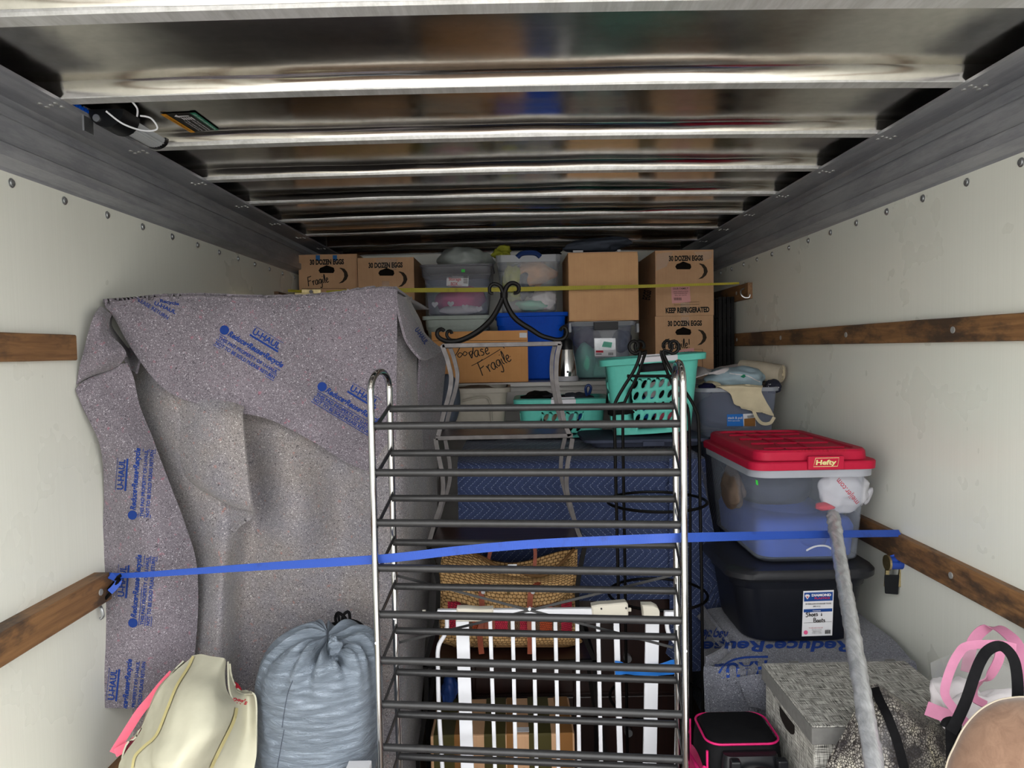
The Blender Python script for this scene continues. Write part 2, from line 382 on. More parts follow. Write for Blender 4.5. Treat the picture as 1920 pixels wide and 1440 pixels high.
def smooth_line(pts, n, closed=False):
    pts = [V(p) for p in pts]
    if len(pts) < 3: return [pts[0].lerp(pts[-1], i / (n - 1)) for i in range(n)]
    L = [0]
    for a, b in zip(pts, pts[1:]): L.append(L[-1] + max((b - a).length, 1e-9))
    out = []; k = 0
    for i in range(n):
        t = L[-1] * i / (n - 1)
        while k < len(pts) - 2 and t > L[k + 1]: k += 1
        u = (t - L[k]) / (L[k + 1] - L[k]); u = min(max(u, 0), 1)
        p0 = pts[max(k - 1, 0)]; p1 = pts[k]; p2 = pts[k + 1]; p3 = pts[min(k + 2, len(pts) - 1)]
        out.append(0.5 * ((2 * p1) + (p2 - p0) * u + (2 * p0 - 5 * p1 + 4 * p2 - p3) * u * u + (3 * p1 - p0 - 3 * p2 + p3) * u ** 3))
    return out
def rrect(cx, cy, wx, wy, r, z, n=5):
    r = min(r, wx / 2 - 1e-4, wy / 2 - 1e-4); out = []
    for qx, qy, a0 in ((1, 1, 0), (-1, 1, 90), (-1, -1, 180), (1, -1, 270)):
        for i in range(n + 1):
            a = math.radians(a0 + 90 * i / n)
            out.append(V((cx + qx * (wx / 2 - r) + r * math.cos(a), cy + qy * (wy / 2 - r) + r * math.sin(a), z)))
    return out
def rings(specs, cx, cy, r, n=5): return [rrect(cx, cy, a, b, r + e, z, n) for (a, b, z, e) in specs]
def surf(name, rows, nu, nv, mat, parent, th=0.006, disp=None, back=True):
    rr = [smooth_line(r_, nu) for r_ in rows]
    cols = [smooth_line([r_[i] for r_ in rr], nv) for i in range(nu)]
    P = [[cols[i][j] for i in range(nu)] for j in range(nv)]
    nr = [[None] * nu for _ in range(nv)]
    def norm(j, i):
        a = P[j][min(i + 1, nu - 1)] - P[j][max(i - 1, 0)]; b = P[min(j + 1, nv - 1)][i] - P[max(j - 1, 0)][i]
        n = a.cross(b); 
        if n.length < 1e-12: return V((0, -1, 0))
        n.normalize(); return n if n.dot(CAM - P[j][i]) > 0 else -n
    N0 = [[norm(j, i) for i in range(nu)] for j in range(nv)]
    if disp:
        P = [[P[j][i] + N0[j][i] * disp(i / (nu - 1), j / (nv - 1), P[j][i]) for i in range(nu)] for j in range(nv)]
    uv = []; 
    for j in range(nv):
        for i in range(nu):
            u = P[j][i].x + 0.6 * P[j][i].y; uv.append([u, 0])
    for i in range(nu):
        L = 0
        for j in range(nv):
            if j: L += (P[j][i] - P[j - 1][i]).length
            uv[j * nu + i][1] = -L
    vs = [p for r_ in P for p in r_]; fs = [(j * nu + i, j * nu + i + 1, (j + 1) * nu + i + 1, (j + 1) * nu + i) for j in range(nv - 1) for i in range(nu - 1)]
    k = len(vs)
    if th:
        vs2 = [P[j][i] - N0[j][i] * th for j in range(nv) for i in range(nu)]
        fs2 = [tuple(reversed([a + k for a in f])) for f in fs]
        b = [i for i in range(nu)] + [j * nu + nu - 1 for j in range(1, nv)] + [(nv - 1) * nu + i for i in range(nu - 2, -1, -1)] + [j * nu for j in range(nv - 2, 0, -1)]
        rim = [(b[q], b[q] + k, b[(q + 1) % len(b)] + k, b[(q + 1) % len(b)]) for q in range(len(b))]
        vs += vs2; fs = fs + fs2 + rim; uv += [list(x) for x in uv]
    me = bpy.data.meshes.new(name); me.from_pydata([tuple(p) for p in vs], [], fs)
    L = me.uv_layers.new(name='UVMap'); 
    for lp in me.loops: L.data[lp.index].uv = uv[lp.vertex_index]
    bm = bmesh.new(); bm.from_mesh(me); bmesh.ops.recalc_face_normals(bm, faces=bm.faces); bm.to_mesh(me); bm.free()
    me.polygons.foreach_set('use_smooth', [True] * len(me.polygons)); me.set_sharp_from_angle(angle=math.radians(60))
    return link(name, me, mat, parent)
def blob(name, c, rad, mat, parent=None, amp=0.15, fr=6, seed=0, flat=None, sub=4, rot=0, smin=None):
    bm = bmesh.new(); bmesh.ops.create_icosphere(bm, subdivisions=sub, radius=1)
    cr, sr = math.cos(rot), math.sin(rot)
    for v in bm.verts:
        p = v.co.copy(); d = noise.noise(p * fr * 0.35 + V((seed * 3.1, seed, 0))) * amp * 1.3 + noise.noise(p * fr + V((seed, 9, 1))) * amp * 0.6
        q = p * (1 + d)
        q = V((q.x * rad[0], q.y * rad[1], q.z * rad[2])); q = V((q.x * cr - q.z * sr, q.y, q.x * sr + q.z * cr)); q += V(c)
        if flat is not None and q.z < flat: q.z = flat
        v.co = q
    me = bpy.data.meshes.new(name); bm.to_mesh(me); bm.free()
    me.polygons.foreach_set('use_smooth', [True] * len(me.polygons))
    return link(name, me, mat, parent)
# ---- decals: print and labels laid on an existing surface
def bvh(objs):
    vs = []; fs = []
    for o in objs:
        k = len(vs); mw = o.matrix_world
        if o.parent is not None: mw = Matrix.Translation(o.parent.location)
        vs += [mw @ v.co for v in o.data.vertices]; fs += [tuple(i + k for i in p.vertices) for p in o.data.polygons]
    return BVHTree.FromPolygons(vs, fs)
def _project(name, pts, faces, tree, mat, parent, off, maxe=None):
    out = []; ok = []
    for (px, py) in pts:
        d = ray(px, py).normalized(); h = tree.ray_cast(CAM, d)
        if h[0] is None: out.append(V((0, 0, 0))); ok.append(False)
        else:
            n = h[1] if h[1].dot(d) < 0 else -h[1]
            out.append(h[0] + n * off - d * off * 0.5); ok.append(True)
    fs = []
    for f in faces:
        if not all(ok[i] for i in f): continue
        pf = [out[i] for i in f]; pp = [pts[i] for i in f]
        e = max((pf[a] - pf[a - 1]).length / max(1.5, math.hypot(pp[a][0] - pp[a - 1][0], pp[a][1] - pp[a - 1][1])) for a in range(len(f)))
        if e > (maxe or 0.02): continue
        fs.append(f)
    if not fs: return None
    me = bpy.data.meshes.new(name); 
    base = parent.location if parent is not None else V((0, 0, 0))
    me.from_pydata([tuple(p - base) for p in out], [], fs)
    bm = bmesh.new(); bm.from_mesh(me); bmesh.ops.delete(bm, geom=[v for v in bm.verts if not v.link_faces], context='VERTS'); bm.to_mesh(me); bm.free()
    L = me.uv_layers.new(name='UVMap')
    for lp in me.loops: c_ = me.vertices[lp.vertex_index].co; L.data[lp.index].uv = (c_.x + 0.6 * c_.y, c_.z)
    return link(name, me, mat, parent)
def text_geo(s, weight=0.0):
    cu = bpy.data.curves.new('t', 'FONT'); cu.body = s; cu.size = 1; cu.resolution_u = 3; cu.offset = weight; cu.align_x = 'CENTER'
    o = bpy.data.objects.new('t', cu); COL.objects.link(o)
    me = bpy.data.meshes.new_from_object(o); bpy.data.objects.remove(o); bpy.data.curves.remove(cu)
    vs = [(v.co.x, v.co.y) for v in me.vertices]; fs = [tuple(p.vertices) for p in me.polygons]; bpy.data.meshes.remove(me); return vs, fs
def dtext(s, targets, px, py, h, wid, ang, mat, parent, weight=0.01, shear=0.0, off=0.0012, name='printed_text', maxe=None, flip=False):
    """text with cap height h px and total width wid px, centred on (px,py), rotated ang degrees (clockwise on screen)"""
    vs, fs = text_geo(s, weight)
    xs = [v[0] for v in vs]; ys = [v[1] for v in vs]
    sx = wid / (max(xs) - min(xs)); cx = (max(xs) + min(xs)) / 2; sy = h / 0.72; a = math.radians(ang); pts = []
    for x, y in vs:
        yy = (y - 0.36) * sy; xx = (x - cx) * sx + shear * yy; dy = -yy
        if flip: xx = -xx
        pts.append((px + xx * math.cos(a) - dy * math.sin(a), py + xx * math.sin(a) + dy * math.cos(a)))
    tree = targets if isinstance(targets, BVHTree) else bvh(targets)
    return _project(name, pts, fs, tree, mat, parent, off, maxe)
def dpoly(poly, targets, mat, parent, name='printed_mark', off=0.001, cuts=0, maxe=None):
    """filled polygon (pixels); quads are gridded"""
    tree = targets if isinstance(targets, BVHTree) else bvh(targets)
    if len(poly) == 4:
        n = 8; pts = []
        for j in range(n + 1):
            for i in range(n + 1):
                u, v = i / n, j / n; a, b, c, d = poly
                pts.append(((a[0] * (1 - u) + b[0] * u) * (1 - v) + (d[0] * (1 - u) + c[0] * u) * v, (a[1] * (1 - u) + b[1] * u) * (1 - v) + (d[1] * (1 - u) + c[1] * u) * v))
        fs = [(j * (n + 1) + i, j * (n + 1) + i + 1, (j + 1) * (n + 1) + i + 1, (j + 1) * (n + 1) + i) for j in range(n) for i in range(n)]
        return _project(name, pts, fs, tree, mat, parent, off, maxe)
    tri = geometry.tessellate_polygon([[V((x, y, 0)) for x, y in poly]])
    return _project(name, list(poly), [tuple(t) for t in tri], tree, mat, parent, off, maxe)
def dline(lines, wd, targets, mat, parent, name='printed_line', off=0.001, sm=6, maxe=None):
    """pen strokes: list of pixel polylines, as ribbons of width wd px"""
    tree = targets if isinstance(targets, BVHTree) else bvh(targets)
    pts = []; fs = []
    for ln in lines:
        p = [V((x, y, 0)) for x, y in ln]
        if sm and len(p) > 2: p = smooth_line(p, len(p) * sm)
        k = len(pts)
        for i, q in enumerate(p):
            d = (p[min(i + 1, len(p) - 1)] - p[max(i - 1, 0)]); d = d.normalized() if d.length > 1e-9 else V((1, 0, 0)); n = V((-d.y, d.x, 0)) * wd / 2
            pts += [(q.x + n.x, q.y + n.y), (q.x - n.x, q.y - n.y)]
        fs += [(k + 2 * i, k + 2 * i + 1, k + 2 * i + 3, k + 2 * i + 2) for i in range(len(p) - 1)]
    return _project(name, pts, fs, tree, mat, parent, off, maxe)
# handwriting strokes, x-height 1, baseline y=0
HW = {
 'F': ([[(0.1, 0), (0.25, 1), (0.35, 2)], [(0.3, 2), (0.9, 2.0), (1.3, 2.1)], [(0.2, 1.1), (0.6, 1.1), (1.0, 1.2)]], 1.3),
 'V': ([[(0, 1.6), (0.25, 0.7), (0.45, 0), (0.8, 1.0), (1.2, 1.7)]], 1.2),
 'B': ([[(0.2, 0), (0.2, 1.9)], [(0.2, 1.9), (0.8, 1.8), (0.8, 1.1), (0.2, 1.0), (0.95, 0.9), (0.95, 0.1), (0.2, 0)]], 1.2),
 'S': ([[(1.0, 1.4), (0.6, 1.7), (0.2, 1.4), (0.7, 0.9), (0.9, 0.4), (0.5, 0), (0, 0.1)]], 1.15),
 'r': ([[(0, 1), (0.15, 0.5), (0.15, 0)], [(0.15, 0.6), (0.35, 0.95), (0.6, 0.9)]], 0.65),
 'a': ([[(0.75, 0.9), (0.4, 1), (0.05, 0.6), (0.15, 0.1), (0.5, 0.1), (0.75, 0.9), (0.7, 0.3), (0.9, 0)]], 0.95),
 'g': ([[(0.7, 0.9), (0.35, 1), (0.05, 0.6), (0.2, 0.15), (0.5, 0.25), (0.72, 0.9), (0.7, -0.3), (0.45, -0.9), (0.1, -0.7)]], 0.9),
 'i': ([[(0.15, 0.95), (0.12, 0.3), (0.3, 0)], [(0.2, 1.45), (0.22, 1.55)]], 0.42),
 'l': ([[(0.1, 0.3), (0.35, 1.2), (0.3, 1.9), (0.12, 1.2), (0.15, 0.2), (0.35, 0)]], 0.45),
 'e': ([[(0.05, 0.45), (0.5, 0.6), (0.5, 0.95), (0.2, 0.9), (0.05, 0.4), (0.25, 0), (0.7, 0.15)]], 0.75),
 's': ([[(0.55, 0.85), (0.25, 1.0), (0.1, 0.75), (0.5, 0.4), (0.4, 0.05), (0.0, 0.05)]], 0.65),
 'o': ([[(0.4, 1), (0.08, 0.7), (0.15, 0.1), (0.55, 0.1), (0.65, 0.7), (0.4, 1), (0.3, 0.95)]], 0.75),
 'h': ([[(0.15, 1.9), (0.1, 0)], [(0.12, 0.5), (0.4, 0.95), (0.6, 0.7), (0.6, 0)]], 0.75),
 't': ([[(0.3, 1.6), (0.25, 0.3), (0.5, 0)], [(0, 1.05), (0.6, 1.1)]], 0.6),
 'd': ([[(0.6, 0.9), (0.3, 1), (0.05, 0.5), (0.3, 0.05), (0.62, 0.4)], [(0.7, 1.9), (0.62, 0.4), (0.75, 0)]], 0.85),
 'v': ([[(0, 1), (0.25, 0.0), (0.6, 1.05)]], 0.65), '!': ([[(0.25, 1.8), (0.2, 0.6)], [(0.2, 0.12), (0.22, 0.02)]], 0.6),
 '.': ([[(0.1, 0.08), (0.15, 0.0)]], 0.35), '&': ([[(0.3, 0.1), (0.3, 1.3)], [(0.1, 0.4), (0.5, 0.45), (0.3, 0.05), (0.1, 0.4)], [(0.15, 1.0), (0.45, 0.95)]], 0.6),
 'x': ([[(0, 1), (0.6, 0)], [(0.6, 1), (0, 0)]], 0.7), ' ': ([], 0.6)}
def hand(s, targets, px, py, xh, ang, mat, parent, wd=2.0, sx=1.0, name='handwriting', tr=0.12, off=0.001):
    a = math.radians(ang); x = 0; L = []
    for ch in s:
        st, adv = HW[ch]
        for ln in st:
            q = []
            for (u, v) in ln:
                X = (x + u) * xh * sx; Y = -v * xh
                q.append((px + X * math.cos(a) - Y * math.sin(a), py + X * math.sin(a) + Y * math.cos(a)))
            L.append(q)
        x += adv + tr
    return dline(L, wd, targets, mat, parent, name, off)
# ================================================================ THE TRUCK BOX (setting)
XL, XR, YB, Y0 = -1.15, 1.18, 4.62, 0.5
ground = struct(box('ground', 'asphalt', None, -30, 30, -30, 30, -0.95, -0.9))
floor = struct(box('floor', 'floor', None, XL, XR, Y0, YB, -0.06, 0.0))
wl = struct(box('wall_left', 'frp', None, XL - 0.03, XL, Y0, YB, 0, 2.06))
wr = struct(box('wall_right', 'frp', None, XR, XR + 0.03, Y0, YB, 0, 2.06))
wb = struct(box('wall_back', 'frp', None, XL - 0.03, XR + 0.03, YB, YB + 0.03, 0, 2.27))
# side channels of the roof: stepped aluminium extrusion
def channel(name, X, s):
    prof = [(-0.128, 2.196), (-0.128, 2.188), (-0.026, 2.188), (-0.022, 2.172), (-0.036, 2.165), (-0.040, 2.140), (-0.030, 2.142), (-0.030, 2.085), (-0.042, 2.078), (-0.042, 2.050), (-0.022, 2.043), (-0.006, 2.037), (0.0, 2.03), (0.032, 2.03), (0.032, 2.27), (-0.0, 2.27), (-0.02, 2.196)]
    m = M(); rg = [[(X + s * a, y, z) for a, z in prof] for y in (Y0, YB)]
    m.loft(rg, closed_u=True, cap=True); o = m.obj(name, 'rail', None); return struct(o)
cl = channel('trim_1', XL, -1); cr = channel('trim_2', XR, 1)
for o, s in ((cl, -1), (cr, 1)): o['label'] = 'dull aluminium roof side rail on the %s' % ('left' if s < 0 else 'right'); 
# ceiling panel, gently pillowed between bows, and the bows
bows = [0.504 + 0.4064 * k for k in range(-3, 11)]
def arch(x): return 0.012 * (1 - (x / 1.15) ** 2)
def ceil_z(x, y):
    t = ((y - bows[0]) / 0.4064) % 1.0
    z = 2.222
    if t > 0.92: q = min((t - 0.92) / 0.078, 0.999); z -= 0.026 * (1 - math.sqrt(1 - q * q)) + 0.003 * q         # sheet rolls down to the next bow
    z += 0.005 * noise.noise(V((x * 1.7, y * 2.6, 3))) 
    if t > 0.75: z += 0.0035 * noise.noise(V((x * 5.0, y * 2, 8))) * (t - 0.75) * 4
    return z + arch(x)
m = M(); nx = 90; Ys = []
for b_ in bows:
    for q in [0.0, 0.06, 0.12] + [0.12 + 0.79 * k / 14 for k in range(1, 15)] + [0.91 + 0.09 * (k / 10) ** 0.6 for k in range(1, 10)]:
        y = b_ + 0.4064 * q
        if Y0 <= y <= YB: Ys.append(y)
Ys = [Y0] + Ys + [YB]; ny = len(Ys) - 1
for y in Ys: m.v += [V((XL + (XR - XL) * i / nx, y, ceil_z(XL + (XR - XL) * i / nx, y))) for i in range(nx + 1)]
m.f = [(j * (nx + 1) + i, j * (nx + 1) + i + 1, (j + 1) * (nx + 1) + i + 1, (j + 1) * (nx + 1) + i) for j in range(ny) for i in range(nx)]
k = len(m.v); m.v += [p + V((0, 0, 0.03)) for p in m.v[:k]]
m.f += [tuple(reversed([i + k for i in f])) for f in m.f]
ceiling = struct(m.obj('ceiling', 'alu', None, smooth=True, angle=50))
for yb in bows:
    if yb > YB - 0.05 or yb < Y0: continue
    m = M(); n = 24; rg = []
    for i in range(n + 1):
        x = XL + 0.035 + (XR - XL - 0.07) * i / n; a = arch(x)
        rg.append([(x, yb - 0.006, 2.226 + a), (x, yb, 2.198 + a), (x, yb + 0.003, 2.192 + a), (x, yb + 0.042, 2.192 + a), (x, yb + 0.045, 2.197 + a), (x, yb + 0.048, 2.226 + a)])
    m.loft(rg, closed_u=True, cap=True); b = m.obj('roof_bow', 'bow', ceiling)
# screw rows on the flanges at each bow
sm = M().tube([(0, 0, 0), (0, 0, -0.0025)], 0.006, 8).mesh('screw_head')
sm.materials.append(MT['screw'])
for par, X, s in ((cl, XL, 1), (cr, XR, -1)):
    for yb in bows:
        if not 0.8 < yb < 4.5: continue
        for dx, dy in ((0.11, 0.01), (0.11, 0.035), (0.092, 0.022), (0.075, 0.01), (0.075, 0.035)):
            o = link('screw_head', sm, None, par); o.location = (X + s * dx, yb + dy, 2.188)
# wall bolts under the side rails (8 in apart)
bm_ = M(); bm_.loft([[(0.011 * math.cos(a) * q, 0.011 * math.sin(a) * q, h) for a in [2 * math.pi * k / 14 for k in range(14)]] for q, h in ((1.0, 0), (1.0, 0.0015), (0.72, 0.0025), (0.68, 0.005), (0.35, 0.0065), (0.02, 0.007))], cap=True)
bme = bm_.mesh('bolt_head', True, 40); bme.materials.append(MT['galv'])
for X, s, par, y1 in ((XL, 1, wl, 1.733), (XR, -1, wr, 1.72)):
    for k in range(-10, 14):
        y = y1 + 0.2032 * k
        if y > YB - 0.1: continue
        o = link('bolt_head', bme, None, par); o.location = (X, y, 2.008); o.rotation_euler = (0, s * math.pi / 2, 0)
# wooden tie rails
def rail(nm, X, s, y0, y1, z0, z1, label, th=0.022):
    n = 40; m = M(); rg = []
    for i in range(n + 1):
        y = y0 + (y1 - y0) * i / n; wv = 0.0012 * noise.noise(V((y * 5, z0 * 9, s))); e = 0.003
        a, b = X, X + s * (th + wv)
        rg.append([(a, y, z0), (b - s * e, y, z0 + wv), (b, y, z0 + e + wv), (b, y, z1 - e + wv), (b - s * e, y, z1 + wv), (a, y, z1)])
    m.loft(rg, cap=True); o = m.obj(nm, 'rail_wood', None); tag(o, label, 'wooden rail'); 
    for i in range(int((y1 - y0) / 0.62) + 1):
        y = y0 + 0.18 + 0.62 * i
        if y > y1 - 0.04: continue
        q = link('screw_head', sm, None, o); q.location = (X + s * (th + 0.0005), y, (z0 + z1) / 2); q.rotation_euler = (0, s * -math.pi / 2, 0); q.scale = (1.5, 1.5, 1)
    return o
rail('tie_rail', XL, 1, Y0 + 0.02, 1.925, 1.595, 1.661, 'scuffed wooden tie rail at eye height on the left wall')
rail('tie_rail', XL, 1, Y0 + 0.02, 1.995, 0.94, 1.015, 'long wooden tie rail low on the left wall, ending at the grey pad', 0.045)
rail('tie_rail', XL, 1, Y0 + 0.02, 2.10, 0.38, 0.455, 'lowest wooden rail near the floor of the left wall')
rail('tie_rail', XL, 1, 3.62, YB - 0.01, 1.828, 1.906, 'short high wooden rail on the left wall beside the egg boxes')
rail('tie_rail', XR, -1, Y0 + 0.02, 3.92, 1.598, 1.662, 'stained wooden tie rail at eye height on the right wall')
rail('tie_rail', XR, -1, 3.94, YB - 0.01, 1.596, 1.663, 'short far end of the middle wooden rail behind the black wire crate')
rail('tie_rail', XR, -1, Y0 + 0.02, 2.56, 0.94, 1.018, 'sloping looking wooden tie rail beside the red lidded bin')
rail('tie_rail', XR, -1, Y0 + 0.02, YB - 0.01, 0.38, 0.455, 'lowest wooden rail near the floor of the right wall')
rr_ = rail('tie_rail', XR, -1, 3.62, YB - 0.01, 1.828, 1.906, 'short high wooden rail on the right wall with a steel hook')
# steel hook on the high right rail
hk = [W(1395, 541, 3.66), W(1389, 545, 3.64), W(1390, 553, 3.63), W(1397, 558, 3.625), W(1405, 557, 3.62), W(1406, 552, 3.62)]
M().tube(smooth_line(hk, 18), 0.004, 8).obj('rail_hook', 'galv', rr_, smooth=True)

# ---- dome lamp and wiring on the left flange
lamp = thing('cargo_lamp', 'grey ribbed cargo lamp with loose white wire at the left roof rail', 'lamp')
def lampbox(y0, y1, z0, z1, x0, x1, nm, mt):
    m = M(); rg = []
    for i in range(7):
        y = y0 + (y1 - y0) * i / 6
        rg.append([(x0 + (x1 - x0) * (0.5 - 0.5 * math.cos(a)), y, z1 - (z1 - z0) * math.sin(a)) for a in [math.pi * q / 10 for q in range(11)]])
    m.loft(rg, cap=True); return m.obj(nm, mt, lamp, smooth=True, angle=50)
lampbox(1.90, 2.075, 2.192, 2.215, -1.06, -0.995, 'lens', 'lens')
for i in range(9): M().tube([(-1.055 + 0.0065 * i + 0.004, 1.902, 2.1925 + 0.011 * ((i - 4) / 4.5) ** 2), (-1.055 + 0.0065 * i + 0.004, 2.073, 2.1925 + 0.011 * ((i - 4) / 4.5) ** 2)], 0.0012, 5).obj('lens_rib', 'lens', lamp)
lampbox(1.835, 1.915, 2.176, 2.22, -1.072, -0.985, 'end_cap', 'plastic_black')
lampbox(2.073, 2.09, 2.19, 2.218, -1.06, -0.992, 'end_cap', 'plastic_black')
box('mounting_bracket', 'galv', lamp, -1.079, -1.074, 1.82, 1.86, 2.165, 2.225)
M().tube([(-1.05, 1.836, 2.198), (-1.05, 1.83, 2.198)], 0.009, 14).obj('bolt_head', 'galv', lamp)
M().tube(smooth_line([(-1.02, 1.82, 2.21), (-0.99, 1.84, 2.185), (-0.96, 1.88, 2.18), (-0.935, 1.90, 2.19), (-0.94, 1.88, 2.21), (-0.96, 1.865, 2.212)], 30), 0.0022, 6).obj('white_wire', 'white', lamp, smooth=True)
M().tube(smooth_line([(-0.95, 1.83, 2.20), (-0.935, 1.80, 2.21), (-0.94, 1.77, 2.225)], 12), 0.0022, 6).obj('white_wire', 'white', lamp, smooth=True)
m = M()
for i in range(5): m.tube([(-1.12, 1.79 + 0.012 * i, 2.215), (-1.07, 1.79 + 0.012 * i, 2.215)], 0.005, 8)
m.obj('cable_bundle', 'blue_plastic', lamp, smooth=True)
for c in lamp.children: c.location = (0.05, 0.0, -0.014)
# ---- warning sticker on the ceiling sheet
st = [(300, 212), (366, 209), (411, 242), (358, 247)]
def stq(u, v): a, b, c, d = st; return ((a[0] * (1 - u) + b[0] * u) * (1 - v) + (d[0] * (1 - u) + c[0] * u) * v, (a[1] * (1 - u) + b[1] * u) * (1 - v) + (d[1] * (1 - u) + c[1] * u) * v)
ct = bvh([ceiling])
stk = dpoly([stq(0, 0), stq(1, 0), stq(1, 1), stq(0, 1)], ct, 'sticker_black', None, 'warning_sticker', 0.002)
tag(stk, 'black, orange and green warning sticker on the metal ceiling', 'sticker')
dpoly([stq(0, 0), stq(0.16, 0), stq(0.16, 1), stq(0, 1)], ct, 'sticker_orange', stk, 'orange_band', 0.003)
dpoly([stq(0.84, 0), stq(1, 0), stq(1, 1), stq(0.84, 1)], ct, 'sticker_green', stk, 'green_band', 0.003)
def sttext(s, u, v, wu, hv, mat):
    vs, fs = text_geo(s, 0.01); xs = [q[0] for q in vs]; w_ = max(xs) - min(xs); cx = (max(xs) + min(xs)) / 2
    pts = [stq(u - (y - 0.36) / 0.72 * hv, v + (x - cx) / w_ * wu) for x, y in vs]
    return _project('printed_text', pts, fs, ct, mat, stk, 0.004)
sttext('TO OPEN THIS DOOR', 0.92, 0.5, 0.9, 0.06, 'label_white')
sttext('LIFT LATCH AND RAISE', 0.72, 0.62, 0.62, 0.05, 'label_white'); sttext('HANDLE WITH STRAP', 0.62, 0.66, 0.55, 0.05, 'label_white')
sttext('KEEP HANDS CLEAR', 0.47, 0.66, 0.55, 0.05, 'label_white'); sttext('OF DOOR TRACK', 0.38, 0.66, 0.5, 0.05, 'label_white')
sttext('DO NOT RIDE IN CARGO AREA', 0.08, 0.5, 0.8, 0.07, 'ink')
for i in range(5): dpoly([stq(0.42 + 0.07 * i, 0.2), stq(0.46 + 0.07 * i, 0.2), stq(0.46 + 0.07 * i, 0.34), stq(0.42 + 0.07 * i, 0.34)], ct, 'label_white', stk, 'pictogram_bar', 0.004)
dpoly([stq(0.38, 0.11), stq(0.72, 0.11), stq(0.72, 0.16), stq(0.38, 0.16)], ct, 'label_white', stk, 'pictogram_bar', 0.004)
dpoly([stq(0.30, 0.13), stq(0.42, 0.04), stq(0.42, 0.22)], ct, 'label_white', stk, 'arrow_mark', 0.004)
# ================================================================ LARGE OBJECTS
def fbox(name, label, cat, px0, px1, pyt, pyb, Y, depth, mat, group=None, r=0.003, z0=None, z1=None):
    """closed box placed by the pixels of its front face; returns thing, body and extents"""
    a = W(px0, (pyt + pyb) / 2, Y); b = W(px1, (pyt + pyb) / 2, Y); c = (px0 + px1) / 2
    x0, x1 = a.x, b.x; zt = W(c, pyt, Y).z if z1 is None else z1; zb = W(c, pyb, Y).z if z0 is None else z0
    t = thing(name, label, cat, group=group); return t, (x0, x1, Y, Y + depth, zb, zt)
def flatpanel(outer, holes, y, name, mat, parent):
    """flat front panel in the XZ plane at y with holes (all world x,z)"""
    loops = [[V((x, z, 0)) for x, z in outer]] + [[V((x, z, 0)) for x, z in h] for h in holes]
    tri = geometry.tessellate_polygon(loops); pts = [p for l in loops for p in l]
    m = M(); m.v = [V((p.x, y, p.y)) for p in pts]; m.f = [tuple(t) for t in tri]
    k = len(m.v); m.v += [V((p.x, y + 0.004, p.y)) for p in pts]; m.f += [tuple(i + k for i in reversed(t)) for t in tri]
    o = 0
    for l in loops:
        n = len(l)
        for i in range(n): m.f.append((o + i, o + (i + 1) % n, o + (i + 1) % n + k, o + i + k))
        o += n
    return m.obj(name, mat, parent)
def carton(t, e, mat, hole=None, parts=True):
    """cardboard carton: four walls, bottom, flaps with a centre seam, front wall optionally with a hand hole"""
    x0, x1, y0, y1, z0, z1 = e; th = 0.004
    box('side_wall', mat, t, x0, x0 + th, y0 + th, y1, z0, z1, 0.001); box('side_wall', mat, t, x1 - th, x1, y0 + th, y1, z0, z1, 0.001)
    box('back_wall', mat, t, x0, x1, y1 - th, y1, z0, z1); box('bottom', mat, t, x0 + th, x1 - th, y0 + th, y1 - th, z0, z0 + th)
    ym = (y0 + y1) / 2
    box('flap', mat, t, x0, x1, y0, ym - 0.001, z1, z1 + 0.003); box('flap', mat, t, x0, x1, ym + 0.001, y1, z1, z1 + 0.003)
    if hole:
        f = flatpanel([(x0, z0), (x1, z0), (x1, z1), (x0, z1)], [hole], y0, 'front_wall', mat, t)
        box('hole_shade', 'inside_shade', t, x0 + 0.01, x1 - 0.01, y0 + 0.03, y0 + 0.034, z0 + 0.01, z1 - 0.01)  # dark sheet behind the hand hole, shade of the hollow carton put in as colour
    else: f = box('front_wall', mat, t, x0, x1, y0, y0 + th, z0, z1, 0.001)
    return f
# ---- white cabinet at the back that the upper row stands on (only its edge shows)
cab = thing('storage_cabinet', 'white topped cabinet at the back, its edge showing behind the aqua baskets', 'cabinet')
box('body', 'white_panel', cab, -1.12, 1.10, 3.56, 4.58, 0.0, 1.425, 0.004); box('top', 'white_panel', cab, -1.13, 1.11, 3.50, 4.60, 1.425, 1.445, 0.003)
for i in range(3): box('door', 'white_panel', cab, -1.10 + 0.74 * i, -0.38 + 0.74 * i, 3.545, 3.56, 0.05, 1.40, 0.003)
# ---- dark dresser under the navy quilted pads
dr = thing('dresser', 'dark brown dresser under the navy quilted pads, seen behind the white gate', 'dresser')
box('carcass', 'dark_wood', dr, -0.17, 0.60, 2.66, 3.44, 0.03, 1.18, 0.004)
for j in range(4):
    for i in range(2):
        x0 = -0.155 + 0.375 * i; d = box('drawer', 'dark_wood', dr, x0, x0 + 0.36, 2.645, 2.66, 0.07 + 0.275 * j, 0.33 + 0.275 * j, 0.004)
        if j < 2: M().tube([(x0 + 0.18, 2.645, 0.20 + 0.275 * j), (x0 + 0.18, 2.625, 0.20 + 0.275 * j)], 0.014, 12).obj('knob', 'galv', d, smooth=True)
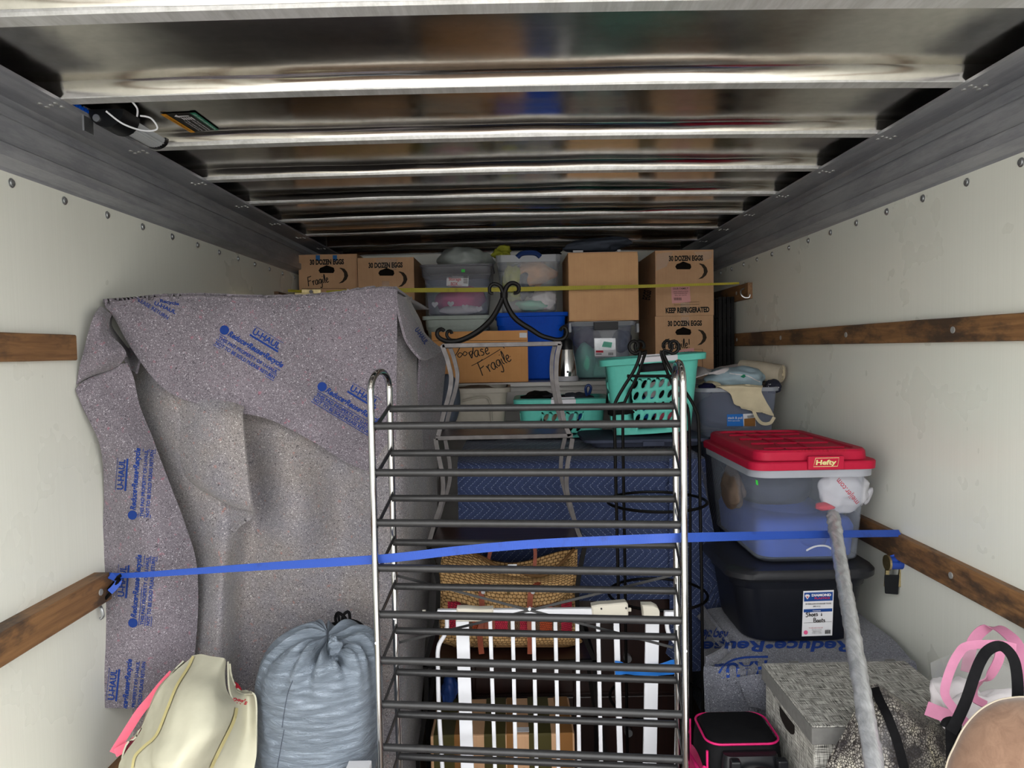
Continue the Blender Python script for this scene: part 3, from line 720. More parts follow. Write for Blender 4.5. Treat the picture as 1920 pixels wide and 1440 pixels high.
# navy quilted pad draped over the dresser
qp = thing('moving_pad', 'navy quilted moving pad with white zigzag stitching draped over the dresser', 'moving pad')
zt = 1.212
def qrow(y, z, x0=-0.20, x1=0.665, dx=0): return [V((x0 - dx, y, z)), V((x0 * 0.6 + x1 * 0.4, y, z)), V((x0 * 0.3 + x1 * 0.7, y, z)), V((x1 + dx, y, z))]
def wr1(a): return lambda u, v, p: a * noise.noise(V((p.x * 3.2, p.z * 3.2, p.y * 2))) + a * 0.4 * noise.noise(V((p.x * 10, p.z * 8, p.y * 6)))
surf('pad_cover', [qrow(3.36, zt), qrow(2.80, zt + 0.002), qrow(2.655, zt - 0.008), qrow(2.615, zt - 0.05), qrow(2.61, 1.0), qrow(2.60, 0.86, dx=0.005), qrow(2.60, 0.70, dx=0.01)], 60, 90, 'quilt', qp, 0.012, wr1(0.009))
# right side drape, longer, with a fold
def side(z, y0=2.60, dx=0): return [V((0.635 + dx, y0, z)), V((0.675 + dx * 1.3, y0 + 0.05, z)), V((0.685 + dx, 2.80, z)), V((0.685 + dx, 3.3, z))]
surf('side_fold', [side(zt - 0.02), side(zt - 0.10, dx=0.010), side(0.95, dx=0.025), side(0.75, 2.57, 0.04), side(0.60, 2.56, 0.045), side(0.47, 2.57, 0.04)], 30, 60, 'quilt', qp, 0.012, wr1(0.012))
surf('front_fold', [[W(1255, y_, 2.575), W(1290, y_, 2.56), W(x1_, y_, 2.585)] for y_, x1_ in ((860, 1308), (960, 1330), (1050, 1346), (1130, 1352), (1195, 1356))] + [[W(1248, 1225, 2.575), W(1290, 1258, 2.56), W(1340, 1250, 2.585)]], 24, 50, 'quilt', qp, 0.012, wr1(0.010))
# dark bag in navy quilt on the right, behind the bins
qb = thing('wrapped_bundle', 'dark furniture bundle in navy quilted pad behind the red lidded bin', 'bundle')
m = M(); rg = rings([(0.33, 0.62, 0.0, 0), (0.345, 0.64, 0.10, 0.01), (0.345, 0.64, 1.12, 0.01), (0.33, 0.62, 1.195, 0), (0.26, 0.55, 1.207, 0)], 0.965, 3.10, 0.05)
m.loft(rg, cap=True); m.obj('quilted_wrap', 'quilt', qb, smooth=True, angle=70, uvf=uvbox)
# support block right: furniture wrapped with the grey pad
gp = thing('moving_pad', 'grey felt moving pad wrapped over a low box, under the black storage tote', 'moving pad')
zg = 0.700
m = M(); m.box(0.69, 1.12, 2.16, 2.48, 0, zg - 0.04); core = m.obj('box_inside', 'inside_shade', gp)
def XG(y): return 0.565 + 0.09 * min(1.0, max(0.0, (y - 2.09) / 0.10))
def gr(y, z, dx=0, dz=0): return [V((XG(y) - 0.022, y + 0.03, z - 0.045 + dz)), V((XG(y) + 0.01, y, z - 0.008)), V((0.75, y, z)), V((0.95, y, z)), V((1.14, y, z))]
g1 = surf('pad_cover', [gr(2.52, zg), gr(2.35, zg + 0.004), gr(2.2, zg), gr(2.11, zg - 0.015), [V((0.54, 2.10, 0.67)), V((0.60, 2.065, 0.665)), V((0.75, 2.075, 0.67)), V((0.95, 2.07, 0.67)), V((1.14, 2.07, 0.67))],
    [V((0.545, 2.12, 0.5)), V((0.61, 2.075, 0.5)), V((0.75, 2.06, 0.5)), V((0.95, 2.08, 0.5)), V((1.14, 2.08, 0.5))], [V((0.55, 2.13, 0.2)), V((0.61, 2.09, 0.2)), V((0.75, 2.075, 0.2)), V((0.95, 2.08, 0.2)), V((1.14, 2.08, 0.2))]],
    70, 90, 'felt_blue', gp, 0.01, lambda u, v, p: 0.010 * noise.noise(V((p.x * 6, p.z * 6, p.y * 5))))
g2 = surf('pad_cover', [[V((0.645, 2.53, z)), V((0.643, 2.4, z)), V((0.64, 2.25, z)), V((0.625, 2.17, z)), V((0.555, 2.10, z))] for z in (0.70, 0.66, 0.45, 0.2, 0.02)], 30, 40, 'felt_blue', gp, 0.01, lambda u, v, p: 0.008 * noise.noise(V((p.y * 5, p.z * 5, 0))))
g3 = surf('folded_corner', [[W(1384, 1270, 2.06), W(1420, 1264, 2.035), W(1462, 1268, 2.045)], [W(1392, 1295, 2.045), W(1425, 1290, 2.02), W(1462, 1290, 2.03)], [W(1404, 1325, 2.05), W(1430, 1330, 2.02), W(1460, 1345, 2.03)]], 20, 24, 'felt_blue', gp, 0.01)
gt = bvh([g1, g2])
gt2 = bvh([g1, g3])
dtext('Reduce•Reuse', gt, 1455, 1213, 20, 280, 180, 'ink_blue', gp, 0.03, 0.25)
dtext('Reuse', gt, 1395, 1226, 22, 120, 175, 'ink_blue', gp, 0.03, 0.25) if False else None
dtext('HAUL', gt, 1390, 1256, 26, 100, 176, 'ink_blue', gp, 0.03)
dtext('Recycle', gt, 1340, 1192, 18, 46, 186, 'ink_blue', gp, 0.03, 0.25) 
dline([[(1348, 1262), (1358, 1248), (1375, 1238), (1400, 1233), (1440, 1232)]], 4, gt, 'ink_blue', gp)

# ================================================================ GREY FELT PAD over tall furniture, left
bl = thing('moving_blanket', 'large grey felt moving pad with blue print draped over tall furniture on the left', 'moving pad')
m = M(); m.box(-1.10, -0.40, 2.42, 3.0, 0, 1.735); fu = m.obj('furniture', 'dark_wood', bl, bevel=0.01)
def P(x, y, Y): return W(x, y, Y)
def fold(u, v, p):
    return 0.010 * noise.noise(V((p.x * 4, p.z * 2.2, 1))) + 0.004 * noise.noise(V((p.x * 14, p.z * 9, 5)))
base_rows = []
#          y    list of (px, Y)
for y, L in ((562, [(222, 2.26), (300, 2.18), (400, 2.2), (500, 2.23), (600, 2.28), (690, 2.33), (742, 2.36), (760, 2.44), (772, 2.6)]),
             (610, [(222, 2.32), (300, 2.19), (400, 2.19), (500, 2.21), (600, 2.26), (690, 2.33), (750, 2.33), (775, 2.44), (793, 2.65)]),
             (680, [(230, 2.30), (300, 2.13), (400, 2.16), (500, 2.21), (600, 2.25), (690, 2.32), (745, 2.28), (778, 2.44), (806, 2.70)]),
             (760, [(250, 2.20), (320, 2.10), (400, 2.15), (500, 2.20), (600, 2.25), (690, 2.31), (745, 2.25), (780, 2.44), (818, 2.75)]),
             (860, [(270, 2.22), (340, 2.12), (400, 2.16), (470, 2.23), (540, 2.18), (640, 2.27), (745, 2.22), (783, 2.44), (818, 2.75)]),
             (960, [(280, 2.24), (350, 2.16), (420, 2.12), (480, 2.22), (560, 2.15), (640, 2.27), (742, 2.22), (785, 2.44), (818, 2.75)]),
             (1080, [(290, 2.22), (360, 2.17), (415, 2.08), (460, 2.21), (540, 2.20), (640, 2.25), (740, 2.23), (778, 2.44), (806, 2.75)]),
             (1200, [(270, 2.18), (350, 2.16), (410, 2.09), (460, 2.22), (540, 2.23), (640, 2.25), (740, 2.24), (776, 2.44), (798, 2.72)]),
             (1330, [(232, 2.16), (300, 2.15), (400, 2.12), (460, 2.22), (540, 2.24), (640, 2.26), (738, 2.25), (773, 2.44), (792, 2.70)]),
             (1470, [(235, 2.16), (300, 2.16), (400, 2.14), (460, 2.22), (540, 2.24), (640, 2.26), (738, 2.26), (770, 2.44), (782, 2.66)]),
             (1640, [(240, 2.16), (300, 2.16), (400, 2.14), (460, 2.22), (540, 2.24), (640, 2.26), (738, 2.26), (766, 2.44), (778, 2.66)])):
    base_rows.append([P(x, y + (0.0), Yq) for x, Yq in L])
base_rows.insert(0, [V((p.x, p.y + 0.75 - 0.02 * i, p.z - 0.0)) for i, p in enumerate(base_rows[0])])
B0 = surf('inner_layer', base_rows, 110, 130, 'felt_in', bl, 0.008, fold)
# printed top flap (from the top edge down to its slanting hem)
top = [P(196, 570, 2.06), P(300, 561, 2.10), P(400, 560, 2.13), P(500, 563, 2.17), P(600, 556, 2.21), P(690, 545, 2.26), P(745, 547, 2.30)]
def mid(f, bump=0.0):
    low = [(212, 596), (300, 722), (400, 766), (500, 785), (590, 830), (660, 872), (742, 900)]
    tpx = [(196, 570), (300, 561), (400, 560), (500, 563), (600, 556), (690, 545), (745, 547)]
    Yl = [2.07, 2.06, 2.08, 2.12, 2.17, 2.22, 2.21]; Yt = [2.05, 2.08, 2.11, 2.15, 2.19, 2.24, 2.27]
    return [P(a[0] * (1 - f) + b[0] * f, a[1] * (1 - f) + b[1] * f, yt * (1 - f) + yl * f - bump * math.sin(math.pi * f)) for a, b, yt, yl in zip(tpx, low, Yt, Yl)]
back = [V((p.x, p.y + 0.5, p.z - 0.01)) for p in top]
B1 = surf('printed_flap', [back, [V((p.x, p.y + 0.04, p.z + 0.004)) for p in top], top, mid(0.15), mid(0.4, 0.01), mid(0.7, 0.01), mid(1.0)], 100, 80, 'felt', bl, 0.008, lambda u, v, p: 0.008 * noise.noise(V((p.x * 3, p.z * 4, 4))) + 0.003 * noise.noise(V((p.x * 12, p.z * 12, 5))))
# corner flap folded over at the right shoulder
B2 = surf('shoulder_fold', [[P(742, 549, 2.29), P(756, 556, 2.40), P(768, 572, 2.6)], [P(752, 598, 2.26), P(772, 604, 2.36), P(790, 615, 2.6)], [P(765, 640, 2.26), P(785, 648, 2.36), P(812, 640, 2.6)], [P(790, 672, 2.30), P(806, 672, 2.4), P(832, 655, 2.6)]], 24, 40, 'felt', bl, 0.008)
B3 = surf('side_layer', [[P(790, 655, 2.45), P(815, 655, 2.6), P(838, 660, 2.78)], [P(785, 760, 2.45), P(808, 760, 2.6), P(830, 745, 2.8)], [P(784, 850, 2.45), P(806, 850, 2.6), P(818, 840, 2.8)]], 24, 40, 'felt', bl, 0.008)
# rolled left corner and hanging printed strip
B4 = surf('hanging_strip', [[P(212, 690, 2.03), P(225, 684, 2.00), P(238, 680, 2.02)], [P(148, 722, 1.945), P(190, 712, 1.98), P(250, 706, 2.03)], [P(150, 752, 1.945), P(205, 750, 1.98), P(262, 760, 2.05)], [P(186, 830, 2.0), P(240, 828, 2.0), P(290, 832, 2.06)],
     [P(193, 900, 2.04), P(255, 900, 2.0), P(318, 905, 2.06)], [P(191, 990, 2.045), P(270, 990, 2.0), P(350, 990, 2.07)], [P(188, 1060, 2.05), P(280, 1060, 2.0), P(369, 1060, 2.08)], [P(187, 1150, 2.05), P(280, 1150, 2.01), P(371, 1150, 2.09)],
     [P(181, 1240, 2.03), P(270, 1240, 2.02), P(364, 1240, 2.09)], [P(172, 1326, 2.01), P(260, 1329, 2.04), P(348, 1332, 2.09)]], 60, 110, 'felt', bl, 0.008, lambda u, v, p: 0.006 * noise.noise(V((p.x * 4, p.z * 3, 4))) + 0.0025 * noise.noise(V((p.x * 14, p.z * 12, 5))))
B5 = surf('rolled_corner', [[P(187, 574, 2.03), P(196, 578, 2.04), P(210, 590, 2.06)], [P(176, 592, 1.97), P(192, 594, 1.98), P(206, 602, 2.04)], [P(165, 625, 1.955), P(185, 628, 1.955), P(206, 626, 2.0)], [P(158, 655, 1.95), P(195, 655, 1.94), P(230, 650, 1.99)],
     [P(151, 680, 1.945), P(190, 680, 1.94), P(236, 668, 2.0)], [P(147, 700, 1.945), P(175, 696, 1.95), P(215, 690, 2.0)], [P(143, 722, 1.95), P(152, 716, 1.96), P(170, 706, 2.0)]], 40, 50, 'felt', bl, 0.008)
B5b = surf('hollow_lining', [[P(205, 592, 2.06), P(225, 590, 2.24), P(262, 610, 2.12)], [P(203, 612, 2.07), P(230, 612, 2.28), P(275, 650, 2.10)], [P(218, 640, 2.07), P(240, 645, 2.25), P(262, 672, 2.10)], [P(234, 668, 2.05), P(245, 690, 2.10), P(254, 700, 2.07)]], 24, 24, 'felt', bl, 0.006)
# loose pocket of the inner layer hanging in front
B6 = surf('loose_pocket', [[P(330, 700, 2.08), P(390, 735, 2.09), P(458, 762, 2.09)], [P(330, 770, 2.10), P(385, 780, 2.05), P(455, 790, 2.04)], [P(336, 850, 2.12), P(390, 860, 2.05), P(462, 870, 2.03)], [P(350, 900, 2.14), P(400, 920, 2.07), P(470, 935, 2.03)], [P(405, 935, 2.13), P(440, 950, 2.08), P(475, 958, 2.05)]], 40, 50, 'felt_in', bl, 0.008, lambda u, v, p: 0.004 * noise.noise(V((p.x * 9, p.z * 7, 2))))
B7 = surf('loose_pocket', [[P(405, 935, 2.16), P(450, 950, 2.10), P(475, 958, 2.06)], [P(415, 965, 2.16), P(440, 975, 2.12), P(470, 968, 2.08)], [P(425, 1005, 2.14), P(435, 1000, 2.12), P(440, 985, 2.10)]], 24, 24, 'felt_in', bl, 0.008)
def pad_print(tree, cx, cy, ang, s=1.0, parent=bl, mx=0.02):
    a = math.radians(ang); ca, sa = math.cos(a), math.sin(a)
    def at(u, v): return (cx + (u * ca - v * sa) * s, cy + (u * sa + v * ca) * s)
    x, y = at(14, -27); dtext('U-HAUL', tree, x, y, 12 * s, 58 * s, ang, 'ink_blue', parent, 0.03, 0.0, maxe=mx)
    dline([[at(-17, -17), at(45, -17)]], 3.6 * s, tree, 'ink_blue', parent, maxe=mx); dline([[at(-17, -36), at(45, -36)]], 0.8, tree, 'ink_blue', parent, maxe=mx)
    x, y = at(8, 0); dtext('Reduce•Reuse•Recycle', tree, x, y, 10.5 * s, 118 * s, ang, 'ink_blue', parent, 0.035, 0.25, maxe=mx)
    x, y = at(-62, 0); dpoly([(x + 9 * s * math.cos(k * math.pi / 6), y + 9 * s * math.sin(k * math.pi / 6)) for k in range(12)], tree, 'ink_blue', parent, 'emblem', maxe=mx)
    x, y = at(0, 17); dtext('THIS PAD PROPERTY OF U-HAUL', tree, x, y, 6.6 * s, 128 * s, ang, 'ink_blue', parent, 0.028, maxe=mx)
    x, y = at(0, 28); dtext('NOT TO BE SOLD PLEASE RETURN', tree, x, y, 6.6 * s, 128 * s, ang, 'ink_blue', parent, 0.028, maxe=mx)
    for v in (11, 22.5, 34): dline([[at(-66, v), at(66, v)]], 1.2, tree, 'ink_blue', parent, maxe=mx)
fl = bvh([B1])
pad_print(fl, 474, 651, 31); pad_print(fl, 657, 757, 31, 1.0)
dtext('PLEASE RETURN', fl, 286, 578, 7, 70, 32, 'ink_blue', bl, 0.012); dtext('U-HAUL', fl, 310, 577, 7, 44, 24, 'ink_blue', bl, 0.03); dtext('Recycle', fl, 318, 567, 6, 36, 10, 'ink_blue', bl, 0.03)
hs = bvh([B4]); pad_print(hs, 253, 905, -86, 0.98); pad_print(hs, 255, 1106, -85, 1.0); pad_print(hs, 236, 1300, -84, 0.98)
sf = bvh([B2]); dtext('U-HAUL', sf, 790, 630, 9, 34, 55, 'ink_blue', bl, 0.03)
# ================================================================ BINS, BOXES, BASKETS
def P(x, y, Y): return W(x, y, Y)
def tub(name, mat, parent, cx, cy, w0, d0, w1, d1, z0, z1, r=0.04, th=0.003, rim=0.012, rimh=0.018, smooth=True, floor_=True, rimmat=None):
    """open container: tapered rounded walls with thickness; returns body (and rim part)"""
    sp = [(w0 - 0.02, d0 - 0.02, z0, 0), (w0, d0, z0 + 0.008, 0), (w0 + (w1 - w0) * 0.5, d0 + (d1 - d0) * 0.5, (z0 + z1) / 2, 0.005), (w1, d1, z1, 0.01)]
    inn = [(w1 - 2 * th, d1 - 2 * th, z1, 0.008), (w0 + (w1 - w0) * 0.5 - 2 * th, d0 + (d1 - d0) * 0.5 - 2 * th, (z0 + z1) / 2, 0), (w0 - 2 * th, d0 - 2 * th, z0 + 0.01, 0)]
    m = M(); m.loft(rings(sp + inn, cx, cy, r, 6), cap=True); b = m.obj(name, mat, parent, smooth=True, angle=40)
    if rim:
        m = M(); m.loft(rings([(w1, d1, z1 - rimh, 0.01), (w1 + 2 * rim, d1 + 2 * rim, z1 - rimh, 0.02), (w1 + 2 * rim, d1 + 2 * rim, z1 - 0.002, 0.02), (w1 + 2 * rim - 0.004, d1 + 2 * rim - 0.004, z1, 0.02), (w1 - 2 * th, d1 - 2 * th, z1, 0.01), (w1 - 2 * th, d1 - 2 * th, z1 - rimh, 0.01)], cx, cy, r, 6), closed_v=True)
        m.obj('rim', rimmat or mat, parent, smooth=True, angle=40)
    return b
def lid(name, mat, parent, cx, cy, wx, wy, z, h=0.03, r=0.04, lip=0.02):
    m = M(); m.loft(rings([(wx, wy, z - lip, 0), (wx + 0.004, wy + 0.004, z, 0), (wx, wy, z + 0.006, 0), (wx - 0.03, wy - 0.03, z + 0.008, 0), (wx - 0.045, wy - 0.045, z + h, 0), (wx - 0.055, wy - 0.055, z + h + 0.003, 0), (wx - 0.12, wy - 0.12, z + h + 0.002, 0)], cx, cy, r, 6), cap=True)
    return m.obj(name, mat, parent, smooth=True, angle=35)
ZC = 1.4465   # cabinet top
# ---------------- egg boxes
def hole_px(pts, Y): return [(q.x, q.z) for q in [W(x, y, Y) for x, y in pts]]
def eggbox(label, px0, px1, pyt, pyb, Y, dep, tx, ty, tw, z0=None, z1=None, hole=None, moon=None, group=None):
    t, e = fbox('egg_carton_box', label, 'cardboard box', px0, px1, pyt, pyb, Y, dep, 'card', group, z0=z0, z1=z1)
    f = carton(t, e, 'card', hole_px(hole, Y) if hole else None); tr = bvh([f])
    if tx: dtext('30 DOZEN EGGS', tr, tx, ty, 9.4, tw + 2, -1, 'ink', t, 0.05)
    if moon:
        mx, my, s = moon; A = []
        for k in range(13): a = math.radians(-100 + 200 * k / 12); A.append((mx + 18 * s * math.cos(a) * 0.55, my - 18 * s * math.sin(a)))
        for k in range(13): a = math.radians(100 - 200 * k / 12); A.append((mx - 6 * s + 13.5 * s * math.cos(a) * 0.55 + (2 if abs(a) > 1.3 else 0), my - 13.0 * s * math.sin(a) - 1.5 * (abs(math.sin(a)))))
        A = [(mx - 4, my - 14), (mx + 3, my - 12), (mx + 8, my - 6), (mx + 10, my + 1), (mx + 7, my + 8), (mx, my + 14), (mx - 8, my + 15.5), (mx - 1, my + 10), (mx + 2.5, my + 3), (mx + 2, my - 4), (mx - 2, my - 10), (mx - 7, my - 13.5)]
        dpoly(A, tr, 'ink_moon', t, 'moon_mark', 0.0015)
    return t, f, tr, e
def ehole(cx, cy, tw=30): return [(cx - 15, cy + 2), (cx - 12, cy - 3), (cx - 6, cy - 5), (cx, cy - 8), (cx + 6, cy - 6), (cx + 14, cy - 3), (cx + 15.5, cy + 3), (cx + 13, cy + 7), (cx - 12, cy + 7)]
# hidden lower pair carries the visible upper pair
zl = W(780, 603, 3.92).z
a1, e1 = fbox('egg_carton_box', 'cardboard box beneath the left egg box, hidden behind the grey felt pad', 'cardboard box', 562, 670, 600, 700, 3.92, 0.45, 'card', z0=ZC, z1=zl - 0.004); carton(a1, e1, 'card')
a2, e2 = fbox('egg_carton_box', 'cardboard box beneath the taped egg box, hidden behind the grey felt pad', 'cardboard box', 674, 786, 600, 700, 3.92, 0.45, 'card', z0=ZC, z1=zl - 0.004); carton(a2, e2, 'card')
t, f, tr, e = eggbox('egg carton box with handwriting and blue tape, far upper left corner', 561, 671, 478, 603, 3.96, 0.5, 613, 491, 62, z0=zl, hole=ehole(612, 505), moon=(643, 516, 1))
hand('Fragile', tr, 578, 537, 8.5, -12, 'ink', t, 1.7, 0.85, tr=0.02)
for x in (596, 628): dpoly([(x - 4, 477), (x + 4, 477), (x + 4, 489), (x - 4, 489)], tr, 'painter_blue', t, 'tape_strip')
dline([[(648, 541), (648, 560)], [(566, 541), (648, 541)]], 0.8, tr, 'ink_moon', t, sm=0)
t, f, tr, e = eggbox('egg carton box with crinkled clear tape, second from the left wall', 672, 777, 484, 603, 3.92, 0.5, 723, 497, 62, z0=zl, hole=ehole(724, 510), moon=(754, 523, 1))
dpoly([(705, 486), (745, 486), (743, 506), (708, 504)], tr, 'tape_clear', t, 'tape_strip'); dpoly([(716, 504), (730, 504), (730, 596), (716, 596)], tr, 'tape_clear', t, 'tape_strip')
# right pair
zr = W(1280, 592, 3.86).z
t, f, tr, e = eggbox('lower egg carton box on the right with handwriting and torn pink label', 1229, 1338, 592, 716, 3.86, 0.5, 1284, 606, 62, z0=ZC, z1=zr - 0.004, hole=ehole(1281, 621), moon=(1315, 632, 1))
hand('Fragile!', tr, 1246, 655, 9, -4, 'ink', t, 1.8, 0.9, tr=0.02)
dpoly([(1266, 658), (1301, 652), (1303, 684), (1268, 688)], tr, 'label_pink', t, 'pink_label', 0.0012); dtext('OUR FAMILY', tr, 1284, 661, 4, 27, -6, 'ink', t, 0.01, off=0.0025)
dpoly([(1294, 676), (1302, 676), (1303, 682), (1294, 683)], tr, 'label_pink', t, 'pink_label', 0.0012)
dline([[(1290, 655), (1317, 655), (1317, 700)]], 0.8, tr, 'ink_moon', t, sm=0)
dpoly([(1276, 592), (1292, 592), (1290, 612), (1279, 611)], tr, 'tape_clear', t, 'tape_strip')
t, f, tr, e = eggbox('upper egg carton box on the right with pink label and shiny tape', 1229, 1338, 470, 592, 3.86, 0.5, 1286, 484, 62, z0=zr, hole=ehole(1281, 498), moon=(1317, 508, 1))
dpoly([(1258, 538), (1293, 537), (1295, 566), (1260, 569)], tr, 'label_pink', t, 'pink_label', 0.0012)
dtext('OUR FAMILY', tr, 1276, 541, 3.6, 29, -2, 'ink', t, 0.01, off=0.0025)
for i, s_ in enumerate(('LARGE GRADE A EGGS', 'KEEP REFRIGERATED', 'SELL BY DATE')): dtext(s_, tr, 1276, 546.5 + 3.6 * i, 2.0, 28 - 3 * i, -2, 'ink', t, 0, off=0.0025)
for i in range(7): dline([[(1264 + 2.1 * i, 558), (1264.4 + 2.1 * i, 563)]], 1.0, tr, 'ink', t, 'barcode_bar', 0.0025, 0)
dtext('KEEP REFRIGERATED', tr, 1289, 581, 9.6, 82, -1.5, 'ink', t, 0.05); dline([[(1264, 567.5), (1311, 566), (1311, 570.5), (1264, 572), (1264, 567.5)]], 0.7, tr, 'ink_moon', t, sm=0)
dpoly([(1276, 566), (1293, 566), (1293, 591), (1276, 591)], tr, 'tape_clear', t, 'tape_strip'); dpoly([(1230, 476), (1262, 472), (1250, 500), (1230, 508)], tr, 'tape_clear', t, 'tape_strip'); dpoly([(1300, 472), (1336, 471), (1334, 484), (1318, 490)], tr, 'tape_clear', t, 'tape_strip')
m_ = dtext('EGGS', bvh([c for c in t.children if c.name.startswith('side_wall')]), 1213, 553, 14, 18, -80, 'ink', t, 0.03, maxe=0.2)

# ---------------- plain brown box on the clear bin
zb = W(1130, 602, 3.70).z
t, e = fbox('cardboard_box', 'plain tan cardboard box with yellow strap across it, beside the egg boxes', 'cardboard box', 1066, 1196, 474, 601, 3.70, 0.42, 'card3', z0=zb + 0.002)
carton(t, e, 'card3'); x0, x1, y0, y1, z0, z1 = e
box('folded_edge', 'card3', t, x1 - 0.018, x1 + 0.002, y0 - 0.004, y0, z0, z1 - 0.01, 0.001); box('flap', 'card3', t, x0 + 0.002, x1 - 0.005, y0 - 0.005, y0 - 0.001, z0 + 0.005, z1 - 0.002, 0.001)
# pale box lids and puffy jacket on it
bx_ = thing('cardboard_tray', 'thin white cardboard tray between the tan box and dark puffy cushion', 'tray')
q0 = W(1076, 474, 3.72); q1 = W(1166, 470, 3.72); box('tray', 'white_panel', bx_, q0.x, q1.x, 3.76, 3.98, z1 + 0.004, z1 + 0.012)
for xx in (q0.x, q1.x - 0.016): box('end', 'label_white', bx_, xx, xx + (0.05 if xx == q0.x else 0.016), 3.76, 3.78, z1 + 0.004, z1 + 0.022)
c_ = W(1120, 461, 3.86); jk = blob('padded_cushion', c_, (0.175, 0.11, 0.040), 'fabric_charcoal', None, 0.22, 3, 4, flat=z1 + 0.0225, rot=0.06)
tag(jk, 'dark slate padded cushion squeezed between tan box and roof', 'cushion')

# ---------------- pink heart storage box and sage tote
sg = thing('storage_tote', 'sage grey lidded tote under the box with pink contents', 'storage tote')
xa = W(797, 600, 3.72).x; xb = W(914, 600, 3.72).x; zs = W(855, 592, 3.72).z
tub('body', 'sage', sg, (xa + xb) / 2, 3.92, (xb - xa) - 0.06, 0.34, (xb - xa) - 0.01, 0.39, ZC, zs - 0.05, rim=0.006)
m = M(); m.loft(rings([((xb - xa), 0.40, zs - 0.055, 0), (xb - xa, 0.40, zs - 0.02, 0), (xb - xa + 0.03, 0.43, zs - 0.018, 0), (xb - xa + 0.03, 0.43, zs, 0), (xb - xa - 0.02, 0.38, zs + 0.002, 0)], (xa + xb) / 2, 3.92, 0.03, 6), cap=True); m.obj('lid', 'sage', sg, smooth=True, angle=35)
pk = thing('storage_box', 'clear storage box with pink heart fabric and lettered label, second in its row', 'storage box')
xa = W(800, 560, 3.74).x; xb = W(914, 560, 3.74).x; zp0 = zs + 0.004; zp1 = W(856, 496, 3.74).z
cxp = (xa + xb) / 2
pb = tub('body', 'clear2', pk, cxp, 3.94, xb - xa - 0.01, 0.36, xb - xa + 0.03, 0.40, zp0, zp1 - 0.055, r=0.03, rim=0)
m = M(); m.loft(rings([(xb - xa + 0.02, 0.39, zp1 - 0.075, 0), (xb - xa + 0.045, 0.42, zp1 - 0.055, 0), (xb - xa + 0.05, 0.425, zp1 - 0.01, 0), (xb - xa + 0.065, 0.44, zp1 - 0.008, 0), (xb - xa + 0.065, 0.44, zp1, 0), (xb - xa + 0.02, 0.40, zp1 + 0.001, 0)], cxp, 3.94, 0.03, 6), cap=True); pl = m.obj('lid', 'smoke', pk, smooth=True, angle=35)
blob('pink_fabric', (cxp, 3.93, zp0 + 0.088), ((xb - xa) / 2 - 0.018, 0.16, 0.075), 'fabric_pink', pk, 0.12, 2.5, 2); blob('white_fabric', (cxp + 0.01, 3.815, zp0 + 0.03), (0.11, 0.03, 0.026), 'fabric_white', pk, 0.1, 3, 5)
pt = bvh([pb])
def heart(cx, cy, s, tree, mat, par): 
    A = [(cx + s * 0.062 * 16 * math.sin(a) ** 3, cy - s * 0.062 * (13 * math.cos(a) - 5 * math.cos(2 * a) - 2 * math.cos(3 * a) - math.cos(4 * a))) for a in [2 * math.pi * k / 24 for k in range(24)]]
    return dpoly(A, tree, mat, par, 'heart_print', -0.004, maxe=0.2)
for x, y in ((815, 571), (845, 570), (872, 576), (898, 579)): heart(x, y, 6.5, pt, 'fabric_white', pk)
dpoly([(838, 514), (879, 515), (878, 537), (837, 536)], pt, 'label_white', pk, 'paper_label', 0.001, maxe=0.2)
dtext('Storage', pt, 853, 523, 6, 23, 0, 'ink_red', pk, 0.01, off=0.003, maxe=0.2); dtext('BOX', pt, 852, 532, 6, 13, 0, 'ink_red', pk, 0.01, off=0.003, maxe=0.2)
dline([[(840, 516), (867, 516.5), (866, 535), (839, 535), (840, 516)]], 0.8, pt, 'ink_red', pk, off=0.003, sm=0, maxe=0.2)
for i in range(5): dline([[(869, 518 + 3 * i), (877, 518.3 + 3 * i)]], 1.2, pt, 'ink_moon', pk, 'barcode_bar', 0.003, 0, maxe=0.2)
dpoly([(865, 505), (872, 505), (872, 510.5), (865, 510.5)], bvh([pl]), 'green_tag', pk, 'green_tag', 0.0015)
b_ = blob('plastic_bag', W(874, 489, 3.95), (0.142, 0.14, 0.075), 'bag_grey', None, 0.3, 2.2, 11, flat=zp1 + 0.003, rot=-0.12); b_.data.transform(Matrix.Translation((0, 0, 0.0)))
tag(b_, 'translucent grey plastic bag on the pink contents box, touching the ceiling', 'plastic bag')
# ---------------- blue tote with clear bin above
bt = thing('storage_tote', 'royal blue plastic tote under the clear bin with navy handle', 'storage tote')
xa = W(932, 650, 3.68).x; xb = W(1061, 650, 3.68).x; zt_ = W(990, 586, 3.68).z; cxb = (xa + xb) / 2
wv = xb - xa
tub('body', 'blue_plastic', bt, cxb, 3.94, wv - 0.03, 0.44, wv - 0.005, 0.48, ZC, zt_ - 0.06, r=0.035, rim=0)
m = M(); m.loft(rings([(wv, 0.49, zt_ - 0.062, 0), (wv + 0.006, 0.495, zt_ - 0.02, 0), (wv + 0.03, 0.515, zt_ - 0.018, 0), (wv + 0.034, 0.52, zt_, 0), (wv, 0.48, zt_ + 0.002, 0)], cxb, 3.94, 0.035, 6), cap=True); bl_ = m.obj('lid', 'blue_plastic', bt, smooth=True, angle=35)
for i in range(16):
    q = W(955 + 4.4 * i, 598, 3.69); box('grip_rib', 'blue_plastic', bl_, q.x, q.x + 0.004, 3.687, 3.6945, zt_ - 0.052, zt_ - 0.024)
cb = thing('storage_bin', 'clear latched bin with navy handle and yellow fabric, on the blue tote', 'storage bin')
xa = W(938, 550, 3.72).x; xb = W(1046, 550, 3.72).x; z0_ = zt_ + 0.004; z1_ = W(990, 478, 3.72).z; cx_ = (xa + xb) / 2; wv = xb - xa
